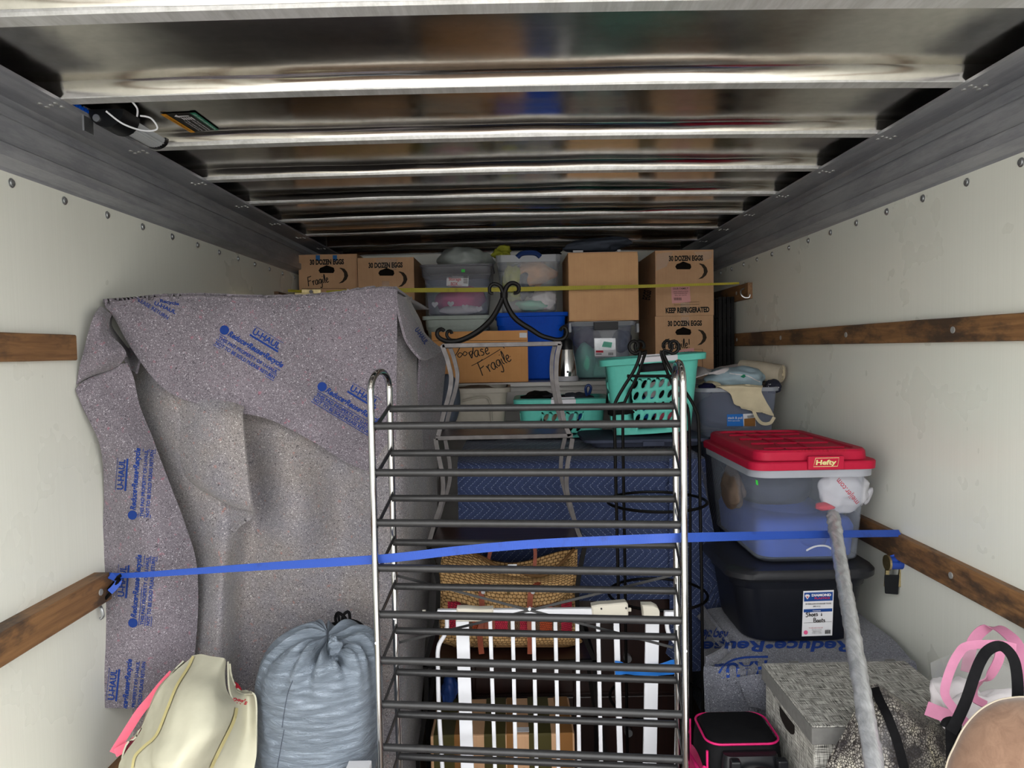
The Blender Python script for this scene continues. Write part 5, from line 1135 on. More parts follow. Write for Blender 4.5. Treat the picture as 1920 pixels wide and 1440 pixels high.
lt_('Contents', 0.45, 0.437, 2.2, 0.26, 'label_white'); lt_('Proudly made in the USA', 0.45, 0.815, 1.8, 0.46, 'ink_red', 0)
for i, s_ in enumerate(('Manufactured by', 'DIAMOND PLASTICS', 'Made in USA')): lt_(s_, 0.48, 0.86 + 0.035 * i, 1.6, 0.32 - 0.04 * (i % 2), 'ink', 0)
x, y = lq(0.13, 0.125); dpoly([(x - 5, y - 2), (x - 2.5, y - 4.5), (x + 2.5, y - 4.5), (x + 5, y - 2), (x, y + 5)], kt, 'label_white', tb_, 'diamond_mark', 0.003); dpoly([(x - 2, y - 1), (x + 2, y - 1), (x, y + 3)], kt, 'ink_red', tb_, 'diamond_mark', 0.004)
x, y = lq(0.12, 0.91); dpoly([(x + 4 * math.cos(k * math.pi / 6), y + 4 * math.sin(k * math.pi / 6)) for k in range(12)], kt, 'fabric_pink', tb_, 'round_mark', 0.003)
for i in range(8): a = lq(0.76 + 0.024 * i, 0.87); b = lq(0.76 + 0.024 * i, 0.955); dline([[a, b]], 0.8, kt, 'ink', tb_, 'barcode_bar', 0.003, 0)
dline([[lq(0.04, 0.70), lq(0.96, 0.69)]], 0.5, kt, 'ink_moon', tb_, 'printed_line', 0.003, 0)
hand('Shoes', kt, 1510, 1156, 4.4, -6, 'ink', tb_, 1.3, 1.15, off=0.0035); hand('&', kt, 1538, 1154, 4.4, 0, 'ink', tb_, 1.1, off=0.0035); hand('Boots', kt, 1524, 1166, 4.2, -2, 'ink', tb_, 1.3, 1.2, off=0.0035)
# ---------------- red lidded bin
rb = thing('storage_bin', 'large clear bin with red lid and blue clothes against the right wall', 'storage bin')
Yr = 2.20; zr0 = zk1 + 0.032; zr1 = W(1540, 880, Yr).z; xa = W(1436, 900, Yr).x; xb = W(1636, 900, Yr).x
xa = W(1410, 900, Yr).x + 0.012; cx_ = (xa + xb) / 2; wv = xb - xa; dep = 0.56; cy_ = Yr + dep / 2
rbb = tub('body', 'clear', rb, cx_, cy_, wv - 0.035, dep - 0.06, wv, dep, zr0, zr1, r=0.045, th=0.003, rim=0)
m = M(); m.loft(rings([(wv, dep, zr1 - 0.022, 0.0), (wv + 0.026, dep + 0.026, zr1 - 0.022, 0.01), (wv + 0.028, dep + 0.028, zr1, 0.01), (wv - 0.01, dep - 0.01, zr1, 0.0)], cx_, cy_, 0.05, 8), closed_v=True); rrim = m.obj('rim', 'clear_rim', rb, smooth=True, angle=40)
m = M(); m.loft(rings([(wv + 0.034, dep + 0.034, zr1 + 0.001, 0), (wv + 0.036, dep + 0.036, zr1 + 0.022, 0), (wv + 0.030, dep + 0.030, zr1 + 0.026, 0), (wv - 0.004, dep - 0.004, zr1 + 0.028, 0), (wv - 0.008, dep - 0.008, zr1 + 0.052, 0), (wv - 0.018, dep - 0.018, zr1 + 0.058, 0), (wv - 0.06, dep - 0.05, zr1 + 0.058, 0), (wv - 0.065, dep - 0.055, zr1 + 0.052, 0)], cx_, cy_, 0.045, 8), cap=True)
rl = m.obj('lid', 'red', rb, smooth=True, angle=30)
for i in range(4):
    yy = cy_ - 0.20 + 0.12 * i
    M().tube([(cx_ - wv / 2 + 0.05, yy, zr1 + 0.053), (cx_ + wv / 2 - 0.05, yy, zr1 + 0.053)], 0.0045, 6).obj('lid_rib', 'red', rl)
for sx in (-0.045, 0.03): M().tube(smooth_line([(cx_ + sx - 0.02, cy_ - 0.24, zr1 + 0.052), (cx_ + sx, cy_, zr1 + 0.053), (cx_ + sx - 0.03, cy_ + 0.24, zr1 + 0.053)], 14), 0.004, 6).obj('lid_rib', 'red', rl, smooth=True)
q0 = W(1515, 858, Yr - 0.024); q1 = W(1583, 880, Yr - 0.024); lt0 = box('latch', 'red', rb, q0.x, q1.x, Yr - 0.026, Yr - 0.013, q1.z, q0.z + 0.004, 0.003)
lt1 = bvh([lt0]); dtext('Hefty', lt1, 1549, 866.5, 9, 38, -1, 'binding', rb, 0.035, 0.15)
dline([[(1529, 859), (1573, 858), (1570, 874), (1525, 875), (1529, 859)]], 1.1, lt1, 'binding', rb, 'logo_frame', 0.0012, 0)
dtext('STORE EXTRA STUFF', bvh([rl]), 1538, 845, 5.5, 100, 0, 'ink_red', rb, 0.01)
blob('blue_clothes', (cx_ + 0.0, cy_ - 0.01, zr0 + 0.075), (wv / 2 - 0.022, dep / 2 - 0.04, 0.072), 'fabric_blue', rb, 0.08, 2.5, 90, sub=5)
m = M(); m.loft(rings([(wv - 0.055, dep - 0.09, zr0 + 0.012, 0), (wv - 0.04, dep - 0.08, zr0 + 0.10, 0), (wv - 0.06, dep - 0.10, zr0 + 0.122, 0), (wv - 0.16, dep - 0.18, zr0 + 0.128, 0)], cx_, cy_, 0.05, 6), cap=True); m.obj('blue_clothes', 'fabric_blue', rb, smooth=True, angle=60)
blob('clothes_and_shade', (cx_ - 0.02, cy_ + 0.06, zr0 + 0.19), (wv / 2 - 0.04, dep / 2 - 0.10, 0.085), 'fabric_slate', rb, 0.12, 2.5, 91, sub=4)  # dark mass added to stand in for the unlit far side of the bin
blob('brown_scarf', (W(1375, 920, 2.5).x, 2.50, zr0 + 0.18), (0.03, 0.10, 0.07), 'fabric_brown', rb, 0.3, 3, 92)
gb2 = blob('grocery_bag', W(1582, 918, 2.27), (0.068, 0.035, 0.066), 'bag_white', rb, 0.3, 2.6, 93, sub=4)
bt2 = bvh([gb2]); dtext('meijer.com', bt2, 1588, 922, 11, 58, 230, 'ink_red', rb, 0.01, maxe=0.5)
blob('bag_corner', W(1625, 930, 2.29), (0.014, 0.01, 0.03), 'bag_white', rb, 0.3, 3, 94, sub=3, rot=-0.6); blob('red_cloth', W(1545, 950, 2.25), (0.03, 0.02, 0.012), 'ink_red', rb, 0.3, 3, 95, sub=3)
M().tube(smooth_line([W(1512, 1032, Yr + 0.045), W(1530, 1024, Yr + 0.035), W(1550, 1024, Yr + 0.035), W(1562, 1032, Yr + 0.045)], 12), 0.003, 6).obj('white_cord', 'white', rb, smooth=True)
dpoly([(1417, 899), (1421, 901), (1422, 910), (1418, 908)], bvh([rbb]), 'green_tag', rb, 'green_tag', 0.001, maxe=0.3)

# ---------------- wrapped pole
po = thing('curtain_pole', 'silver pole wrapped in clear plastic film leaning on the red lidded bin', 'pole')
A = W(1561, 962, 2.12); Bm = W(1640, 1440, 1.30); Bt = A + (Bm - A) * 1.25
ax = [A.lerp(Bt, k / 60) for k in range(61)]
def film(seed, r, amp): 
    m = M(); rg = []
    d = (Bt - A).normalized(); u = d.orthogonal().normalized(); v_ = d.cross(u); n = 16
    for i in range(161):
        c = A.lerp(Bt, i / 160)
        rg.append([c + (u * math.cos(2 * math.pi * k / n) + v_ * math.sin(2 * math.pi * k / n)) * (r * (0.75 if i < 2 else 1) + amp * noise.noise(V((i * 0.35, k * 0.9, seed))) * (1.6 if i < 18 else 0.7)) for k in range(n)])
    return m.loft(rg, cap=True)
film(1, 0.0175, 0.004).obj('plastic_wrap', 'wrap', po, smooth=True, angle=70)
M().tube([A.lerp(Bt, 0.05), A.lerp(Bt, 0.999)], 0.013, 12).obj('pole', 'pole', po, smooth=True, angle=50)

# ---------------- ratchet on the right rail
ra = thing('ratchet_buckle', 'ratchet buckle with blue webbing hanging below the right tie rail', 'ratchet')
Yq = 2.13
def RB(x, y, dx=0.0): p = WX(x, y, XR - 0.03 - dx); return p
for s_, dx in ((-1, 0.0), (1, 0.0)):
    x0_ = 1664 if s_ < 0 else 1690
    a = W(x0_ + 2, 1043, 2.24); b = W(x0_ - (3 if s_ < 0 else 4), 1100, 2.24)
    M().bar(a, b, 0.011, 0.008, (0, 1, 0)).obj('side_plate', 'zinc', ra, bevel=0.001)
M().tube([W(1664, 1055, 2.235), W(1693, 1055, 2.235)], 0.020, 18).obj('webbing_roll', 'strap_blue', ra, smooth=True, angle=40)
for x_ in (1664, 1693): M().tube([W(x_ - 2, 1055, 2.235), W(x_ + 2, 1055, 2.235)], 0.024, 18).obj('ratchet_wheel', 'zinc', ra, smooth=True, angle=40)
M().hexa([W(1659, 1113, 2.235), W(1684, 1115, 2.235), W(1684, 1115, 2.26), W(1659, 1113, 2.26), W(1658, 1077, 2.235), W(1687, 1078, 2.235), W(1687, 1078, 2.26), W(1658, 1077, 2.26)]).obj('handle', 'plastic_black', ra, bevel=0.003)
M().tube([W(1664, 1083, 2.24), W(1690, 1083, 2.24)], 0.004, 8).obj('pin', 'zinc', ra)
ribbon('webbing', [W(1674, 1040, 2.235), W(1676, 1046, 2.232), W(1678, 1056, 2.21)], 0.026, 'strap_blue', ra, wvec=(1, 0, 0))
# ================================================================ METAL FURNITURE IN THE MIDDLE
# ---------------- shoe rack
rk = thing('shoe_rack', 'tall chrome and black shoe rack with rows of black tubes, foremost in the middle', 'shoe rack')
Lf = V((-0.355, 1.85, 0)); Rf = V((0.408, 1.765, 0)); wdir = (Rf - Lf).normalized(); ddir = V((-wdir.y, wdir.x, 0)); dp = 0.172
Lb = Lf + ddir * dp; Rb = Rf + ddir * dp
def up(p, z): return V((p.x, p.y, z))
ztop = W(700, 725, 1.85).z
for nm, f_, b_ in (('l', Lf, Lb), ('r', Rf, Rb)):
    zt2 = 1.545 if nm == 'r' else 1.535
    pts = [up(f_, 0.012), up(f_, 0.6), up(f_, zt2 - 0.04)]
    arc = []
    for k in range(13): a = math.pi * k / 12; c = (f_ + b_) / 2; h = (f_ - b_) / 2; arc.append(up(c + h * math.cos(a), zt2 - 0.035 + 0.05 * math.sin(a)))
    M().tube([up(f_, 0.012), up(f_, 0.6), up(f_, 1.2)] + arc + [up(b_, 1.2), up(b_, 0.6), up(b_, 0.012)], 0.0088, 14).obj('side_frame', 'chrome', rk, smooth=True, angle=50)
    for p in (f_, b_): M().tube([up(p, 0), up(p, 0.02)], 0.011, 12).obj('foot', 'plastic_black', rk, smooth=True, angle=50)
    for p in (f_, b_):
        M().tube([up(p, 0.865) - ddir * 0.0085, up(p, 0.865) - ddir * 0.0105], 0.004, 10).obj('rivet', 'white', rk)
zs_f = [1.6 - (y - 661) * 1.85 / 1387 for y in (800, 889, 985, 1072, 1162, 1252, 1338, 1423)]
zs_b = [1.6 - (y - 661) * 2.02 / 1387 for y in (767, 850, 935, 1019, 1103, 1188, 1268, 1350)]
while zs_f[-1] > 0.2: zs_f.append(zs_f[-1] - 0.119); zs_b.append(zs_f[-1] + 0.012)
for zf_, zb_ in zip(zs_f, zs_b):
    f0, f1 = Lf + wdir * 0.004 + ddir * 0.012, Rf - wdir * 0.004 + ddir * 0.012
    b0, b1 = Lb + wdir * 0.004 - ddir * 0.012, Rb - wdir * 0.004 - ddir * 0.012
    M().tube([up(f0, zf_), up(f1, zf_)], 0.0098, 12).obj('tier_tube', 'black_tube', rk, smooth=True, angle=50)
    M().tube([up(b0, zb_), up(b1, zb_)], 0.0094, 12).obj('tier_tube', 'black_tube', rk, smooth=True, angle=50)
    for a_, b_ in ((f0, b0), (f1, b1)):
        M().bar(up(a_ - ddir * 0.01, zf_ - 0.012), up(b_ + ddir * 0.01, zb_ + 0.012), 0.013, 0.003, (1, 0, 0)).obj('side_bar', 'black_tube', rk)
bo = ddir * 0.004
def bp(px, py): 
    d = ray(px, py); n = ddir; t = (Lb + ddir * 0.012 - CAM).dot(n) / d.dot(n); return CAM + d * t
for a_, b_, s_ in (((735, 1077), (1262, 1214), 0), ((1258, 1080), (738, 1208), 0.004)):
    m = M(); m.bar(bp(*a_) + ddir * s_, bp(*b_) + ddir * s_, 0.007, 0.002, tuple(ddir)); m.obj('cross_brace', 'black_tube', rk)
M().tube([bp(993, 1142) - ddir * 0.003, bp(993, 1142) + ddir * 0.008], 0.004, 10).obj('brace_rivet', 'white', rk)

# ---------------- white safety gate
gt_ = thing('safety_gate', 'white metal safety gate standing behind the shoe rack', 'gate')
Yg = 2.13
def G(x, y, dy=0.0): return W(x, y, Yg + dy)
def gbar(x0, y0, x1, y1, wpx, th=0.012, mt_='white', nm='bar'):
    a, b = G(x0, y0), G(x1, y1); b = a + (b - a) * ((a.z - 0.012) / (a.z - b.z)) if y1 > 1400 else b
    return M().bar(a, b, wpx * Yg / 1387, th).obj(nm, mt_, gt_, bevel=0.002)
M().bar(G(820, 1150), G(1112, 1147), 0.024, 0.018).obj('top_rail', 'white', gt_, bevel=0.003)
M().bar(G(1245, 1153), G(1272, 1153), 0.024, 0.018).obj('top_rail', 'white', gt_, bevel=0.003)
def hsg(pts, y0, y1, nm):
    q = [G(*p) for p in pts]; m = M(); m.loft([[V((p.x, Yg + y0, p.z)) for p in q], [V((p.x, Yg + y0 - 0.004, p.z)) for p in [q_.lerp(sum(q, V((0, 0, 0))) / len(q), 0.1) for q_ in q]]]); 
    m = M(); c = sum(q, V((0, 0, 0))) / len(q)
    m.loft([[V((p.x, Yg + y1, p.z)) for p in q], [V((p.x, Yg + y0 + 0.004, p.z)) for p in q], [V((c.x + (p.x - c.x) * 0.92, Yg + y0, c.z + (p.z - c.z) * 0.85)) for p in q]], cap=True)
    return m.obj(nm, 'cream', gt_, smooth=True, angle=35)
hsg([(857, 1137), (877, 1137), (897, 1139), (925, 1138), (926, 1161), (893, 1163), (855, 1163)], -0.014, 0.012, 'hinge_housing')
hsg([(1108, 1133), (1122, 1130), (1140, 1129), (1172, 1126), (1176, 1130), (1177, 1156), (1172, 1158), (1155, 1153), (1142, 1157), (1125, 1153), (1110, 1154)], -0.018, 0.014, 'lock_housing')
hsg([(1202, 1131), (1222, 1131), (1232, 1136), (1235, 1142), (1235, 1156), (1231, 1159), (1205, 1157)], -0.018, 0.014, 'latch_housing')
for x, y in ((1126, 1137), (1172, 1136), (1111, 1152), (1137, 1153), (1173, 1155)): p = G(x, y); M().tube([(p.x, Yg - 0.0185, p.z), (p.x, Yg - 0.021, p.z)], 0.003, 8).obj('screw_head', 'steel', gt_)
M().tube([G(1176, 1143), G(1183, 1143)], 0.006, 10).obj('latch_pin', 'cream', gt_)
M().tube([G(800, 1151), G(822, 1151)], 0.004, 10).obj('adjuster_rod', 'galv', gt_)
for x in (792, 1272):
    M().tube([G(x, 1151), G(x + 6, 1151)], 0.012, 16).obj('adjuster_knob', 'cream', gt_, smooth=True, angle=40)
gbar(867, 1163, 876, 1425, 25); gbar(1223, 1158, 1218, 1432, 26)
for x0, x1 in ((919, 928), (961, 967), (1000, 1006), (1041, 1047), (1082, 1086), (1121, 1127)): gbar(x0, 1160, x1, 1432, 7.5)
gbar(1155, 1153, 1163, 1432, 11)
lt = [G(838, 1160), G(838, 1178), G(833, 1192), G(824, 1207), G(821, 1222), G(821, 1240), G(823, 1330), G(829, 1430)]; e_ = lt[-1] + (lt[-1] - lt[-2]) * ((lt[-1].z - 0.012) / (lt[-2].z - lt[-1].z))
M().tube(smooth_line(lt, 40) + [e_], 0.0065, 10).obj('frame_tube', 'white', gt_, smooth=True)
lt = [G(1250, 1160), G(1251, 1178), G(1256, 1192), G(1268, 1207), G(1272, 1222), G(1272, 1250), G(1270, 1330), G(1268, 1430)]; e_ = lt[-1] + (lt[-1] - lt[-2]) * ((lt[-1].z - 0.012) / (lt[-2].z - lt[-1].z))
M().tube(smooth_line(lt, 40) + [e_], 0.0065, 10).obj('frame_tube', 'white', gt_, smooth=True)
a = G(822, 1440); z_ = 0.012; M().bar(V((a.x, Yg, z_)), V((G(1272, 1440).x, Yg, z_)), 0.024, 0.018).obj('bottom_rail', 'white', gt_, bevel=0.003)
bb = gt_
surf('blue_strip', [[G(1153, 1239, -0.016), G(1165, 1241, -0.016), G(1180, 1248, -0.013), G(1205, 1249, -0.02), G(1235, 1245, -0.024), G(1260, 1238, -0.016), G(1275, 1240, -0.006)], [G(1153, 1254, -0.018), G(1180, 1256, -0.02), G(1205, 1258, -0.02), G(1235, 1254, -0.03), G(1275, 1250, -0.006)], [G(1154, 1268, -0.016), G(1172, 1264, -0.016), G(1190, 1266, -0.014), G(1210, 1268, -0.02), G(1236, 1267, -0.024), G(1275, 1262, -0.006)]], 50, 12, 'label_blue2', bb, 0.002, lambda u, v, p: 0.004 * noise.noise(V((p.x * 30, p.z * 40, 0))))

# ---------------- wavy metal shelf stand
et = thing('shelf_stand', 'metal shelf stand with wavy legs and scrolled black top, behind the shoe rack', 'shelf stand')
Ye, Yz = 2.24, 2.50
LP = [(829, 647), (837, 668), (842, 686), (846, 705), (845, 725), (840, 748), (834, 768), (828, 792), (822, 817)]
LP2 = [(817, 822), (821, 845), (829, 884), (831, 905), (831, 923), (826, 948), (818, 971), (812, 991), (803, 1022)]
LP3 = [(805, 1026), (812, 1051), (820, 1080), (822, 1105), (820, 1157), (810, 1200), (797, 1242)]
LP4 = [(797, 1244), (800, 1290), (795, 1350), (784, 1420)]
RP = [(1050, 645), (1045, 665), (1043, 686), (1043, 710), (1046, 733), (1052, 762), (1058, 791), (1068, 817)]
RP2 = [(1073, 822), (1070, 842), (1064, 870), (1062, 905), (1064, 925), (1069, 945), (1077, 975), (1085, 1000), (1096, 1022)]
RP3 = [(1096, 1026), (1089, 1060), (1083, 1097), (1082, 1129), (1087, 1165), (1100, 1205), (1117, 1242)]
RP4 = [(1117, 1244), (1116, 1290), (1124, 1350), (1135, 1420)]
def legpath(p, n, Y, back=False):
    q = [W(x, y, Ye) for x, y in p]; q = smooth_line(q, n)
    return [V((v.x, Y, v.z)) for v in q]
def flat(pts, wd, th, nm, mt_):
    m = M(); rg = []
    for i, q in enumerate(pts):
        d = (pts[min(i + 1, len(pts) - 1)] - pts[max(i - 1, 0)]).normalized(); t = d.cross(V((0, 1, 0))).normalized() * wd / 2; n_ = V((0, 1, 0)) * th / 2
        rg.append([q - t - n_, q + t - n_, q + t + n_, q - t + n_])
    return m.loft(rg, cap=True).obj(nm, mt_, et, smooth=True, angle=40)
for segs in ((LP, LP2, LP3, LP4), (RP, RP2, RP3, RP4)):
    for Yy in (Ye, Yz):
        for p in segs:
            pts = legpath(p, 24, Yy)
            if p in (LP4, RP4):
                pts.append(V((pts[-1].x, pts[-1].y, 0.003)))
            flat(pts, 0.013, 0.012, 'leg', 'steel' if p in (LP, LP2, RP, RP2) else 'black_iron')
zt4 = W(940, 646, Ye).z
def hbar(xa_, xb_, z, Yy, mt_='steel', nm='frame_bar', w_=0.013): return box(nm, mt_, et, xa_, xb_, Yy - 0.006, Yy + 0.006, z - w_ / 2, z + w_ / 2, 0.001)
def ybar(x, z, mt_='steel'): return box('frame_bar', mt_, et, x - 0.006, x + 0.006, Ye, Yz, z - 0.006, z + 0.006, 0.001)
xl, xr = W(829, 647, Ye).x, W(1052, 645, Ye).x
for Yy in (Ye, Yz): hbar(xl, xr, zt4, Yy)
ybar(xl + 0.003, zt4 - 0.002); ybar(xr - 0.003, zt4 - 0.002)
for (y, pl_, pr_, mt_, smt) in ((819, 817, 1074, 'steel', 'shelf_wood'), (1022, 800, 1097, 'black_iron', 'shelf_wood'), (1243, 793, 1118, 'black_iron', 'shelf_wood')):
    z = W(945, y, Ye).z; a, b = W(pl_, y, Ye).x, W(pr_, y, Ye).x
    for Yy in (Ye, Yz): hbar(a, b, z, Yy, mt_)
    ybar(a + 0.006, z - 0.001, mt_); ybar(b - 0.006, z - 0.001, mt_)
    box('shelf_board', smt, et, a + 0.012, b - 0.012, Ye + 0.007, Yz - 0.007, z - 0.004, z + 0.005, 0.001)
def scroll(pts, r=0.0075, taper=None, nm='scroll'):
    p = smooth_line([W(x, y, Ye + 0.002 + (dy if dy else 0)) for x, y, dy in pts], 70); M().tube(p, r, 8, taper=taper or (lambda u: 0.75 + 0.45 * math.sin(math.pi * min(u * 1.1, 1)))).obj(nm, 'black_iron', et, smooth=True)
scroll([(833, 621, 0), (828, 617, 0), (821, 620, 0), (820, 629, 0), (829, 637, 0), (845, 641, 0), (864, 638, 0), (886, 628, 0), (905, 615, 0), (922, 598, 0), (933, 580, 0), (942, 560, 0), (943, 549, 0), (938, 537, 0), (926, 532, 0), (918, 539, 0), (919, 549, 0), (925, 550, 0)])
scroll([(963, 549, 0), (969, 549, 0), (973, 543, 0), (970, 534, 0), (959, 531, 0), (950, 538, 0), (946, 552, 0), (948, 566, 0), (957, 585, 0), (967, 598, 0), (980, 608, 0), (995, 617, 0), (1014, 629, 0), (1030, 634, 0), (1046, 637, 0), (1058, 634, 0), (1063, 624, 0), (1061, 615, 0), (1055, 613, 0), (1053, 618, 0)])
for dx in (0, 1):
    pts = [(847, 626), (845, 621), (839, 622), (838, 630), (845, 637), (855, 638)] if dx == 0 else [(1050, 620), (1054, 615), (1060, 617), (1061, 626), (1055, 634), (1045, 636)]
    p = smooth_line([W(x, y, Ye + 0.04) for x, y in pts], 30); M().tube(p, 0.005, 8).obj('scroll', 'black_iron', et, smooth=True)
M().tube([W(945, 559, Ye), W(945, 549, Ye)], 0.012, 12).obj('collar', 'black_iron', et, smooth=True, angle=40)
for x in (850, 1040): M().tube([W(x, 638, Ye), W(x, 645, Ye)], 0.005, 8).obj('stub', 'black_iron', et)

# ---------------- black scrolled plant stand
pl_ = thing('plant_stand', 'black wire plant stand with hoops and scrolled tops, behind the right chrome post', 'plant stand')
def wire(pts, r=0.0055, n=90): M().tube(smooth_line([W(x, y, Y) for x, y, Y in pts], n), r, 8).obj('leg', 'black_iron', pl_, smooth=True)
A_ = [(1206, 648, 2.28), (1210, 655, 2.28), (1204, 661, 2.28), (1195, 659, 2.28), (1189, 648, 2.28), (1186, 640, 2.28)]
def scr(cx, cy, s, Y, tail):   # curl centre, direction s (+1 opens right)
    c = []
    for k in range(11):
        a = math.radians(-40 + 36 * k); r_ = 6 + 7.5 * k / 10
        c.append((cx - s * r_ * math.cos(a), cy - r_ * math.sin(a) * 1.1, Y))
    return c + tail
zfoot = lambda x, Y: None
def foot(pts):
    x, y, Y = pts[-1]; a = W(x, y, Y); return pts, V((a.x, a.y, 0.006))
for cx, cy, s, Y, tail in ((1190, 649, -1, 2.27, [(1197, 700 - 24, 2.27), (1186, 700, 2.27), (1170, 725, 2.27), (1156, 750, 2.27), (1152, 768, 2.27), (1153, 825, 2.27), (1156, 957, 2.27), (1159, 1080, 2.27)]),
                           (1201, 649, -1, 2.47, [(1208, 668, 2.47), (1197, 700, 2.47), (1184, 728, 2.47), (1173, 750, 2.47), (1168, 768, 2.47), (1168, 825, 2.47), (1170, 957, 2.47), (1172, 1080, 2.47)]),
                           (1262, 649, 1, 2.27, [(1243, 660, 2.27), (1256, 690, 2.27), (1272, 718, 2.27), (1290, 742, 2.27), (1304, 768, 2.27), (1310, 800, 2.27), (1313, 957, 2.27), (1316, 1100, 2.27)]),
                           (1250, 649, 1, 2.47, [(1241, 668, 2.47), (1252, 700, 2.47), (1265, 728, 2.47), (1280, 750, 2.47), (1290, 768, 2.47), (1293, 825, 2.47), (1294, 957, 2.47), (1294, 1080, 2.47)])):
    pts = scr(cx, cy, s, Y, tail); p = smooth_line([W(*q) for q in pts], 110); e = p[-1]; p.append(V((e.x, e.y, 0.006)))
    M().tube(p, 0.0052, 8).obj('leg', 'black_iron', pl_, smooth=True)
cxs, cys, rs_ = W(1231, 940, 2.37).x, 2.37, 0.158
for yy in (940, 1113, 1308):
    z = W(1231, yy, 2.37).z; M().tube([(cxs + rs_ * math.cos(2 * math.pi * k / 48), cys + rs_ * math.sin(2 * math.pi * k / 48), z) for k in range(48)], 0.0048, 8, closed=True).obj('hoop', 'black_iron', pl_, smooth=True)
for Y in (2.27, 2.47): M().tube([W(1176, 705, Y), W(1270, 705, Y)], 0.0045, 8).obj('cross_bar', 'black_iron', pl_, smooth=True)
for x in (1178, 1262): M().tube([W(x, 706, 2.27), W(x, 704, 2.47)], 0.0045, 8).obj('cross_bar', 'black_iron', pl_, smooth=True)

# ---------------- straw bag on the lower shelf
sb = thing('straw_bag', 'woven straw bag with red striped panel and leather straps, behind the white gate', 'bag')
zsh = W(945, 1243, Ye).z + 0.0065
def SB(x, y, Y): return W(x, y, Y)
rows = []
for yy, xa_, xb_, Y in ((1068, 830, 1074, 2.385), (1090, 830, 1074, 2.36), (1115, 830, 1072, 2.33), (1140, 830, 1072, 2.30), (1165, 829, 1076, 2.285), (1190, 824, 1084, 2.275), (1203, 826, 1092, 2.275), (1210, 848, 1082, 2.290)):
    rows.append([SB(xa_ + (xb_ - xa_) * k / 8, yy, Y + 0.05 * abs(k / 4 - 1) ** 3) for k in range(9)])
front = surf('front', rows, 70, 60, 'jute', sb, 0.006, lambda u, v, p: 0.005 * noise.noise(V((p.x * 8, p.z * 8, 3))))
bot = rows[-1]; z_b = zsh + 0.014
surf('bottom', [bot, [V((p.x * 0.97 + 0.001, 2.34, z_b)) for p in bot], [V((p.x * 0.97 + 0.001, 2.45, z_b)) for p in bot], [V((p.x, 2.47, z_b + 0.04)) for p in bot]], 40, 16, 'jute', sb, 0.006)
backr = []
for yy, xa_, xb_, Y in ((1030, 832, 1082, 2.45), (1090, 822, 1082, 2.46), (1140, 822, 1082, 2.465), (1180, 826, 1086, 2.465)):
    backr.append([SB(xa_ + (xb_ - xa_) * k / 8, yy + 26 * math.sin(math.pi * k / 8) ** 2 * (1 if yy == 1030 else 0), Y - 0.03 * abs(k / 4 - 1) ** 3) for k in range(9)])
surf('back', backr, 60, 40, 'jute', sb, 0.006)
surf('flap', [[SB(850, 1030, 2.44), SB(900, 1042, 2.42), SB(950, 1070, 2.41), SB(1000, 1080, 2.41), SB(1050, 1062, 2.42), SB(1080, 1032, 2.44)], [SB(826, 1062, 2.38), SB(880, 1080, 2.345), SB(950, 1084, 2.34), SB(1010, 1088, 2.34), SB(1060, 1078, 2.36), SB(1078, 1066, 2.38)], [SB(828, 1090, 2.34), SB(880, 1104, 2.31), SB(950, 1106, 2.305), SB(1020, 1104, 2.31), SB(1074, 1092, 2.34)], [SB(826, 1112, 2.325), SB(870, 1132, 2.295), SB(950, 1141, 2.285), SB(1030, 1132, 2.295), SB(1066, 1110, 2.32)]], 60, 30, 'jute', sb, 0.007)
M().tube(smooth_line([SB(880, 1033, 2.40), SB(905, 1045, 2.385), SB(935, 1062, 2.37), SB(965, 1070, 2.365), SB(1010, 1080, 2.36), (SB(1045, 1062, 2.37)), SB(1076, 1030, 2.40)], 50), 0.0055, 8).obj('corded_rim', 'jute', sb, smooth=True)
frt = bvh([front])
xs_ = [840, 864, 886, 908, 928, 952, 975, 990, 1012, 1035, 1052, 1072]; ms_ = ['mesh_red', 'mesh_brown', 'mesh_orange', 'leather', 'mesh_red', 'mesh_brown', 'mesh_red', 'mesh_brown', 'mesh_orange', 'mesh_brown', 'mesh_red']
for a_, b_, mt_ in zip(xs_, xs_[1:], ms_): dpoly([(a_, 1128), (b_, 1128), (b_, 1196 - abs(a_ - 950) * 0.10), (a_, 1196 - abs(a_ - 950) * 0.10)], frt, mt_, sb, 'woven_stripe', 0.0015)
for x0, x1, x2, x3 in ((903, 905, 900, 903), (996, 993, 994, 994)):
    ribbon('leather_strap', [SB(x0 + 14, 1092, 2.33), SB(x0, 1110, 2.285), SB(x1, 1150, 2.272), SB(x2, 1190, 2.262), SB(x3, 1226, 2.262)], 0.017, 'leather', sb, 0.003, wvec=(1, 0, 0))
    p = SB(x0 + 3, 1109, 2.28); M().tube([(p.x, p.y - 0.002, p.z), (p.x, p.y - 0.006, p.z)], 0.0065, 12).obj('stud', 'galv', sb, smooth=True, angle=40)
ribbon('handle', [SB(915, 1056, 2.42), SB(922, 1030, 2.43), SB(945, 1022, 2.44), SB(990, 1022, 2.44), SB(1003, 1030, 2.43), SB(1002, 1066, 2.42)], 0.012, 'leather', sb, 0.003)
p = SB(953, 1112, 2.283); M().tube([(p.x, p.y, p.z + 0.006), (p.x, p.y - 0.006, p.z)], 0.005, 10).obj('clasp', 'zinc', sb)
box('care_tag', 'white', sb, SB(952, 1062, 2.40).x, SB(969, 1062, 2.40).x, 2.398, 2.40, SB(952, 1068, 2.40).z, SB(952, 1058, 2.40).z)

